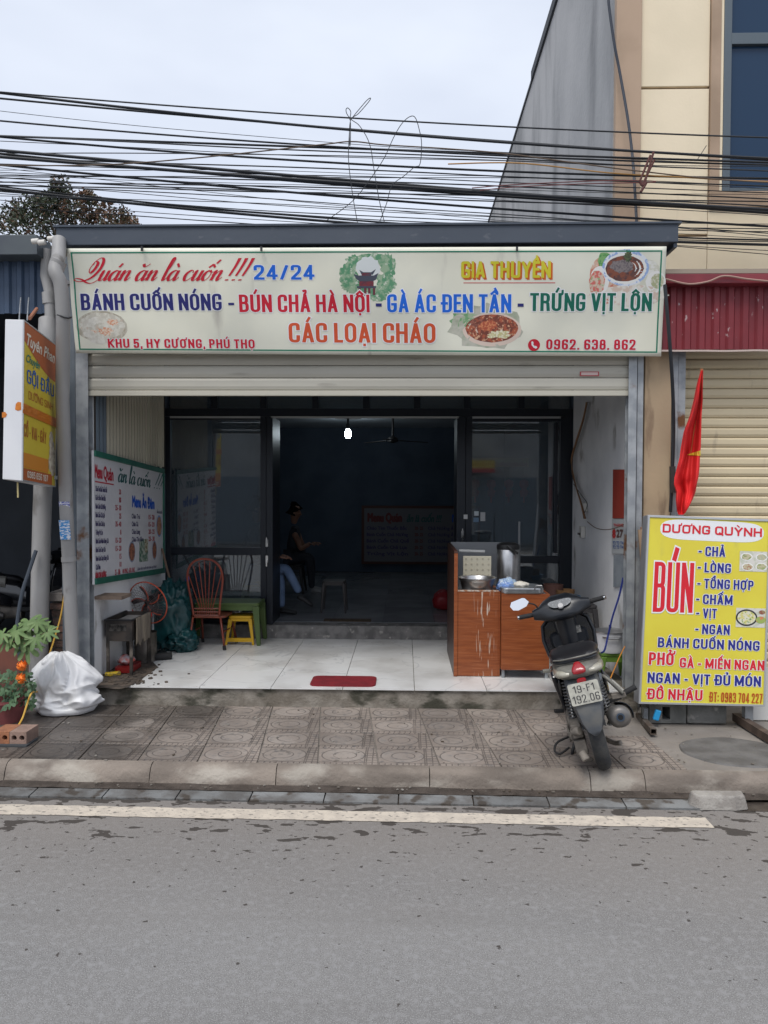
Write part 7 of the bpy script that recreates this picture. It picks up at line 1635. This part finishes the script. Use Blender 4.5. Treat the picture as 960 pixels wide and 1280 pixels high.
M_stem = mat('green_brown_stem', (.17, .16, .08), .7)
def lobed_leaf(mb, c, nrm, fwd, r, lobes=7):
    nrm = Vector(nrm).normalized(); fwd = (Vector(fwd)-nrm*Vector(fwd).dot(nrm)).normalized(); s = nrm.cross(fwd); n = lobes*6+1; vs = [c+nrm*.0]
    for k in range(n):
        a = -2.5+5.0*k/(n-1); lb_ = .38+.62*abs(math.sin(lobes*PI*(a+2.5)/5.0))**1.3+.08*math.sin(lobes*3*PI*(a+2.5)/5.0); rr_ = r*lb_*(.7+.3*math.cos(a*.6))
        vs.append(c+fwd*rr_*math.cos(a)+s*rr_*math.sin(a)-nrm*(rr_*rr_/r)*.38)
    mb.add(vs, [(0, 1+k, 2+k) for k in range(n-1)])
sd = thing('seedling', 'young plant with broad lobed light green leaves beside the grey pole', 'plant', P(33, 870, 5.95)); sd.location.z = .2; WLD[sd.name] = Vector(sd.location)
s0 = P(36, 868, 5.95); tp_ = P(34, 806, 5.92)
MB().tube(smooth_pts([s0, P(33, 840, 5.93), tp_], 4), .008, 6).build('stem', M_stem, sd)
rr = random.Random(8)
for px, py, r in ((20, 788, .13), (36, 776, .135), (50, 786, .12), (34, 808, .13), (11, 798, .11), (60, 790, .09), (26, 799, .12), (44, 797, .11), (4, 792, .09), (30, 785, .12), (46, 777, .1)):
    p = P(px, py, 5.88+rr.uniform(-.08, .08)); b = tp_+Vector((0, 0, rr.uniform(0, .06)))
    mb = MB(); fw = (p-tp_); fw.z = -.02; lobed_leaf(mb, p, (rr.uniform(-.3, .3), -.75, .7), fw+Vector((.001, 0, -.05)), r); lf = mb.build('leaf', M_leaf, sd, smooth=True)
    MB().tube([b, b*.5+p*.5+Vector((0, 0, .02)), p], .003, 5).build('leaf_stalk', M_stem, lf)
mg = thing('marigold', 'bushy marigold plant with two orange flowers in a pink pot', 'plant', P(10, 905, 5.95)); mg.location.z = .13; WLD[mg.name] = Vector(mg.location)
pc = Vector((X_(8, 5.95, 890), 5.95, .13)); MB().lathe([(0, 0), (.11, 0), (.155, .16), (.165, .165), (.165, .185), (.145, .185), (.14, .17), (0, .165)], pc, 28).build('pot', mat('dusky_pink_pot', (.26, .075, .075), .6, col2=(.17, .05, .05), ns=6), mg, smooth=True, auto=40)
mb = MB(); rr = random.Random(21)
for k in range(150):
    px, py = rr.uniform(-25, 42), rr.uniform(838, 884); 
    if px > 36 and py < 845: continue
    p = P(px, py, 5.9+rr.uniform(-.13, .13)); lobed_leaf(mb, p, (rr.uniform(-.7, .7), -rr.uniform(.3, 1), rr.uniform(.1, 1)), (rr.uniform(-1, 1), rr.uniform(-.3, .3), rr.uniform(-1, .5)), rr.uniform(.028, .05), 3)
tag(mb.build('foliage', M_leaf2, mg, smooth=True), kind='stuff')
for (a, b), (c, d) in (((28, 832), (30, 865)), ((27, 848), (22, 872)), ((10, 850), (8, 880)), ((34, 858), (14, 885))): MB().tube([P(c, d, 5.92), P(a, b, 5.86)], .004, 5).build('stalk', M_stem, mg)
for px, py in ((28, 832), (27, 848)):
    p = P(px, py, 5.80); mb = MB(); rr = random.Random(px+py)
    for k in range(90):
        a = rr.uniform(0, 2*PI); e = math.acos(1-rr.uniform(0, 1.15)); d = Vector((math.sin(e)*math.cos(a), -math.cos(e), math.sin(e)*math.sin(a))); s = d.cross(Vector((.3, .1, 1))).normalized(); q = p+d*.03
        mb.add([q-s*.006, q+s*.006, q+d*.012+s*.008+Vector((0, 0, .003)), q+d*.012-s*.008], [(0, 1, 2, 3)])
    mb.lathe([(0, -.03), (.021, -.021), (.03, 0), (.021, .021), (0, .03)], p, 12)
    mb.build('flower', mat('marigold_orange', (.9, .30, .04), .6, col2=(.82, .20, .03), ns=60), mg)
# hollow bricks on a board
M_hb = mat('hollow_brick', (.30, .20, .16), .9, col2=(.22, .15, .12), ns=9, bump=.5, bs=70); M_hb2 = mat('orange_hollow_brick', (.36, .15, .075), .9, col2=(.26, .11, .06), ns=9, bump=.5, bs=70)
bz = .145; by = 5.36
for xa_, xb_, m_, lb in ((12, 33, M_hb, 'pale hollow brick with two round holes on the board at the left edge'), (-9, 11.5, M_hb2, 'orange hollow brick with round holes cut by the left edge of the photo')):
    x0, x1 = X_(xa_, by, 928), X_(xb_, by, 928); h = .085; t = thing('hollow_brick', lb, 'brick', ((x0+x1)/2, by, bz)); mb = MB()
    # front face with two round openings
    for s in (0, 1):
        cx_ = x0+(x1-x0)*(.27+.46*s); cz_ = bz+h*.5; r = .019; xa2, xb2 = x0+(x1-x0)*.5*s, x0+(x1-x0)*(.5+.5*s); n = 20; ri = []; ro = []
        for k in range(n):
            a = 2*PI*k/n+PI/4; c_, s_ = math.cos(a), math.sin(a); ri.append((cx_+r*c_, by, cz_+r*s_)); m__ = max(abs(c_), abs(s_)); ux, uz = c_/m__, s_/m__
            ro.append(((xa2+xb2)/2+ux*(xb2-xa2)/2, by, cz_+uz*h/2))
        bk_ = [(a, by+.08, c) for a, b, c in ri]
        mb.add(ri+ro+bk_, [(k, (k+1) % n, n+(k+1) % n, n+k) for k in range(n)]+[(k, 2*n+k, 2*n+(k+1) % n, (k+1) % n) for k in range(n)]+[tuple(range(2*n, 3*n))])
    vs = [(x0, by, bz), (x1, by, bz), (x1, by, bz+h), (x0, by, bz+h), (x0, by+.18, bz), (x1, by+.18, bz), (x1, by+.18, bz+h), (x0, by+.18, bz+h)]; mb.add(vs, [(4, 7, 6, 5), (0, 4, 5, 1), (1, 5, 6, 2), (2, 6, 7, 3), (3, 7, 4, 0)]); mb.build('block', m_, t)
o = MB().box((X_(-25, 5.34, 938), 5.33, .132), (X_(34, 5.34, 938), 5.50, .1445)).build('board', mat('dark_plank', (.05, .055, .06), .8)); tag(o, 'dark flat board under the two hollow bricks', 'board')
o = MB().tube(smooth_pts([P(81, 738, 6.42), P(76, 770, 6.4), P(66, 805, 6.38), P(56, 835, 6.36), P(50, 862, 6.3), P(40, 866, 5.8), P(34, 880, 5.75), P(28, 898, 5.7), P(20, 910, 5.62), P(8, 919, 5.56), P(-12, 924, 5.5)], 5), .007, 6).build('yellow_hose', mat('yellow_rubber', (.62, .36, .06), .5)); tag(o, 'thin yellow hose looping from the brick pier down past the sack to the bricks', 'hose')
o = MB().tube(smooth_pts([P(45, 688, 6.3), P(36, 715, 6.25), P(28, 740, 6.2), P(22, 775, 6.15), P(22, 800, 6.1), P(26, 830, 6.05)], 5), .016, 8).build('black_pipe', mat('blue_black_hose', (.03, .04, .055), .5)); tag(o, 'curved blue black pipe standing behind the leafy seedling', 'pipe')
o = MB().bar(P(12, 797, 5.9), P(22, 797.5, 5.9), .02, .02).build('blue_peg', mat('strong_blue_plastic', (.01, .15, .55), .4)); tag(o, 'small blue plastic peg under the leaves of the seedling', 'peg')

# ================================================================== overhead cables
M_cab = mat('black_cable', (.014, .017, .022), .6); M_cab2 = mat('faded_cable', (.12, .085, .06), .7)
rr = random.Random(5)
def cable(pts, th, Y, label, name='overhead_cable', m=M_cab, group='cables strung along the street front', cat='cable'):
    q = smooth_pts([P(a, b, Y) for a, b in pts], 8)
    o = MB().tube(q, th*Y/960/2, 6).build(name, m); return tag(o, label, cat, group)
def y3(y0, y480, y960):
    """five points through three heights, carried past both ends"""
    f = lambda x: y0*(x-480)*(x-960)/(480*960)-y480*x*(x-960)/(480*480)+y960*x*(x-480)/(960*480)
    return [(x, f(x)) for x in (-420, -200, 0, 160, 320, 480, 640, 800, 960, 1150, 1400)]
main = [((115, 150, 172), 2.2, 'topmost black cable of the overhead tangle'), ((116, 166, 198), 3.6, 'thick twin cable second from the top of the tangle'), ((123, 165, 200), 2.8, 'black cable running just under the second thick one from the left edge'),
        ((151, 187, 206), 2.5, 'black cable halfway down the upper tangle starting level with the tree top'), ((170, 187, 203), 3.0, 'nearly level black cable crossing the middle of the sky'), ((171, 207, 223), 3.0, 'black cable falling gently below the level one'),
        ((196, 232, 262), 4.6, 'thickest dark cable bundle through the middle of the tangle'), ((188, 229, 266), 4.5, 'cable wrapped along the top of the thickest bundle'), ((192, 235, 264), 3.5, 'cable wrapped along the underside of the thickest bundle'),
        ((206, 250, 283), 3.2, 'dark cable falling to the right below the thick bundle'), ((236, 282, 306), 3.8, 'lowest thick cable disappearing behind the roof edge'), ((233, 278, 300), 2.4, 'thin cable resting on the lowest thick one')]
for i, ((a, b, c), th, lb) in enumerate(main): cable(y3(a, b, c), th*.86, 6.75+.035*(i % 6), lb, group=None if True else None)
for o in list(COL.objects):
    if o.name.startswith('overhead_cable') and 'group' in o: del o['group']
thin = [(138, 182, 205), (171, 192, 214), (177, 197, 208), (192, 197, 215), (198, 214, 233), (206, 222, 240), (212, 217, 236), (224, 221, 232), (215, 241, 270), (220, 228, 248), (222, 246, 262), (228, 236, 258), (230, 258, 292), (226, 264, 279), (240, 271, 286),
        (245, 262, 295), (238, 275, 289), (250, 285, 312), (210, 262, 298), (232, 242, 252), (218, 234, 243), (243, 279, 318), (257, 288, 303)]
for i, (a, b, c) in enumerate(thin): cable([(x, y+rr.uniform(-1.2, 1.2)) for x, y in y3(a, b, c)], rr.choice((.7, .9, 1.2, 1.6)), 6.7+rr.uniform(0, .35), 'thin black cable in the overhead tangle above the roof', group='thin cables in the overhead tangle')
cable([(-300, 205), (-100, 206), (60, 207), (150, 205), (260, 196), (400, 181), (440, 177), (480, 181), (560, 186), (640, 193), (800, 214), (960, 228), (1300, 240)], 1.6, 6.72, 'pale brownish cable wandering across the middle of the tangle', m=M_cab2, group=None)
cable([(560, 205), (650, 204), (760, 216), (860, 222), (960, 227), (1200, 233)], 1.6, 6.74, 'short orange brown cable crossing the cream wall at the right', m=mat('amber_cable', (.45, .23, .06), .6), group=None)
cable([(590, 235), (640, 231), (700, 228), (750, 226), (810, 226), (815, 228), (760, 229), (700, 231), (640, 234), (600, 238)], 1.2, 6.73, 'folded thin maroon wire lying across the tangle at the right', m=mat('maroon_wire', (.15, .04, .04), .6), group=None)
o = MB().tube(smooth_pts([P(a, b, 6.66) for a, b in ((482, 284), (474, 250), (468, 215), (462, 180), (450, 158), (440, 150), (434, 143), (432.5, 137), (435, 135), (438.5, 140), (437.5, 150), (446, 140), (458, 126), (463, 122.5), (461, 127), (448, 142), (438, 151), (437, 180), (438, 178), (438, 152), (436, 178), (436, 205), (441, 245), (448, 285))], 5), .0035, 5).build('tie_wire', M_cab); tag(o, 'thin knotted wire with two small loops sticking up from the cables', 'wire')
o = MB().tube(smooth_pts([P(a, b, 6.68) for a, b in ((405, 278), (440, 252), (462, 225), (480, 198), (492, 172), (502, 155), (512, 146), (519, 147), (524, 162), (527, 180), (525, 205), (518, 209), (505, 220), (490, 232), (483, 255), (472, 284))], 5), .0035, 5).build('tie_wire', M_cab); tag(o, 'thin wire bent into one tall open loop above the banner', 'wire')
o = MB().tube(smooth_pts([P(760, -30, 7.2), P(761, 5, 7.2), P(768, 55, 7.2), P(775, 92, 7.2), P(785, 150, 7.15), P(791, 200, 7.1), P(794, 245, 7.0), P(796, 284, 6.9)], 5), .013, 8).build('drop_cable', mat('blue_black_cable', (.02, .028, .045), .5)); tag(o, 'thick dark cable hanging down the front of the upper wall', 'cable')
o = MB().tube(smooth_pts([P(831, 356, 6.2), P(834, 390, 6.2), P(838, 440, 6.25), P(841, 490, 6.35), P(842, 540, 6.45), P(840, 600, 6.5), P(838, 640, 6.52)], 5), .014, 8).build('drop_cable', M_cab); tag(o, 'thick black cable dropping past the banner corner beside the beige pillar', 'cable')
br = thing('rusty_clamp', 'rusty brown clamp of bent rods hanging on the cables before the cream wall', 'clamp', P(808, 235, 6.7)); M_rs = mat('rusty_rods', (.10, .035, .03), .8)
for a, b, c, d in ((817, 190, 806, 228), (813, 194, 800, 226), (818, 200, 803, 231)): MB().tube([P(a, b, 6.7), P(c, d, 6.7)], .010, 6).build('rod', M_rs, br)
MB().tube(smooth_pts([P(800, 226, 6.7), P(803, 232, 6.7), P(808, 228, 6.7), P(801, 240, 6.7)], 4), .012, 6).build('hook', M_rs, br)
o = MB().tube([P(872, 199, 6.8), P(883, 182, 6.8)], .003, 5).build('wire_end', M_cab); tag(o, 'short stray wire end poking up before the cream wall', 'wire')

# ================================================================== tree behind the left roof
tr_ = thing('tree', 'distant tree with sparse dark green and rusty leaves above the left roof', 'tree', (-8.8, 20, 0))
tb = Vector((-8.8, 20, 0)); M_bark = mat('bark', (.09, .07, .055), .9, bump=.6, bs=20)
MB().tube(smooth_pts([tb, tb+Vector((.1, 0, 3)), tb+Vector((-.1, .1, 6)), tb+Vector((.1, 0, 8.4))], 5), [.22-.0085*i for i in range(16)], 10).build('trunk', M_bark, tr_, smooth=True)
rr = random.Random(11); lv = {0: MB(), 1: MB()}
tips = [(P(px, py, 20+rr.uniform(-.8, .8)), s) for px, py, s in ((76, 232, .28), (74, 245, .35), (82, 255, .42), (60, 262, .45), (35, 262, .4), (18, 266, .35), (45, 275, .5), (95, 262, .42), (112, 258, .38), (125, 266, .4), (140, 272, .4), (155, 278, .36), (163, 282, .25), (100, 280, .5), (70, 285, .5), (25, 282, .4), (128, 285, .45), (8, 280, .3), (66, 250, .3), (108, 246, .22), (50, 255, .28))]
lb_ = MB(); root = tb+Vector((.1, 0, 8.0))
for p, s in tips:
    lb_.tube(smooth_pts([root+Vector((0, 0, rr.uniform(-.6, .3))), root*.45+p*.55+Vector((rr.uniform(-.2, .2), 0, -.2)), p], 4), [.05, .046, .042, .036, .03, .026, .02, .014, .008], 6)
    for k in range(int(640*s)):
        while True:
            d = Vector((rr.uniform(-1, 1), rr.uniform(-1, 1), rr.uniform(-1, 1)))
            if d.length < 1: break
        q = p+d*s*1.05; a = Vector((rr.uniform(-1, 1), rr.uniform(-1, 1), rr.uniform(-1, .3))).normalized()*.07; b = a.cross(Vector((rr.uniform(-1, 1), rr.uniform(-1, 1), rr.uniform(-1, 1)))).normalized()*.026
        k2 = 1 if (p.x > P(90, 260, 20).x and rr.random() < .7) or rr.random() < .22 else 0
        lv[k2].add([q-a, q+b, q+a, q-b], [(0, 1, 2, 3)])
lb_.build('limb', M_bark, tr_)
tag(lv[0].build('crown', mat('dark_foliage', (.035, .045, .025), .7, col2=(.05, .068, .035), ns=3), tr_), kind='stuff'); tag(lv[1].build('crown', mat('rusty_foliage', (.14, .065, .035), .7, col2=(.10, .075, .04), ns=3), tr_), kind='stuff')

# ================================================================== invented house over the road, added to give the glass a reflection
ob = thing('added_opposite_house', 'added plain house across the road, out of view, for the glass to reflect', 'house', (0, -11, 0))
MB().box((-9, -12.5, 0), (9, -11, 4.2)).build('wall', mat('opposite_wall', (.30, .30, .29), .9, col2=(.22, .22, .22), ns=1), ob)
for k in range(5):
    x = -7.6+k*3.4; MB().box((x, -10.99, .1), (x+2.2, -10.93, 2.5)).build('shutter', mat('opposite_shutter', (.10, .12, .14), .6), ob)
MB().box((-3.5, -11, 2.7), (3.2, -10.2, 3.1)).build('awning', mat('opposite_awning', (.42, .30, .05), .7), ob); MB().box((-3.5, -10.19, 2.66), (3.2, -10.17, 2.8)).build('awning_edge', mat('opposite_red', (.35, .03, .03), .7), ob)
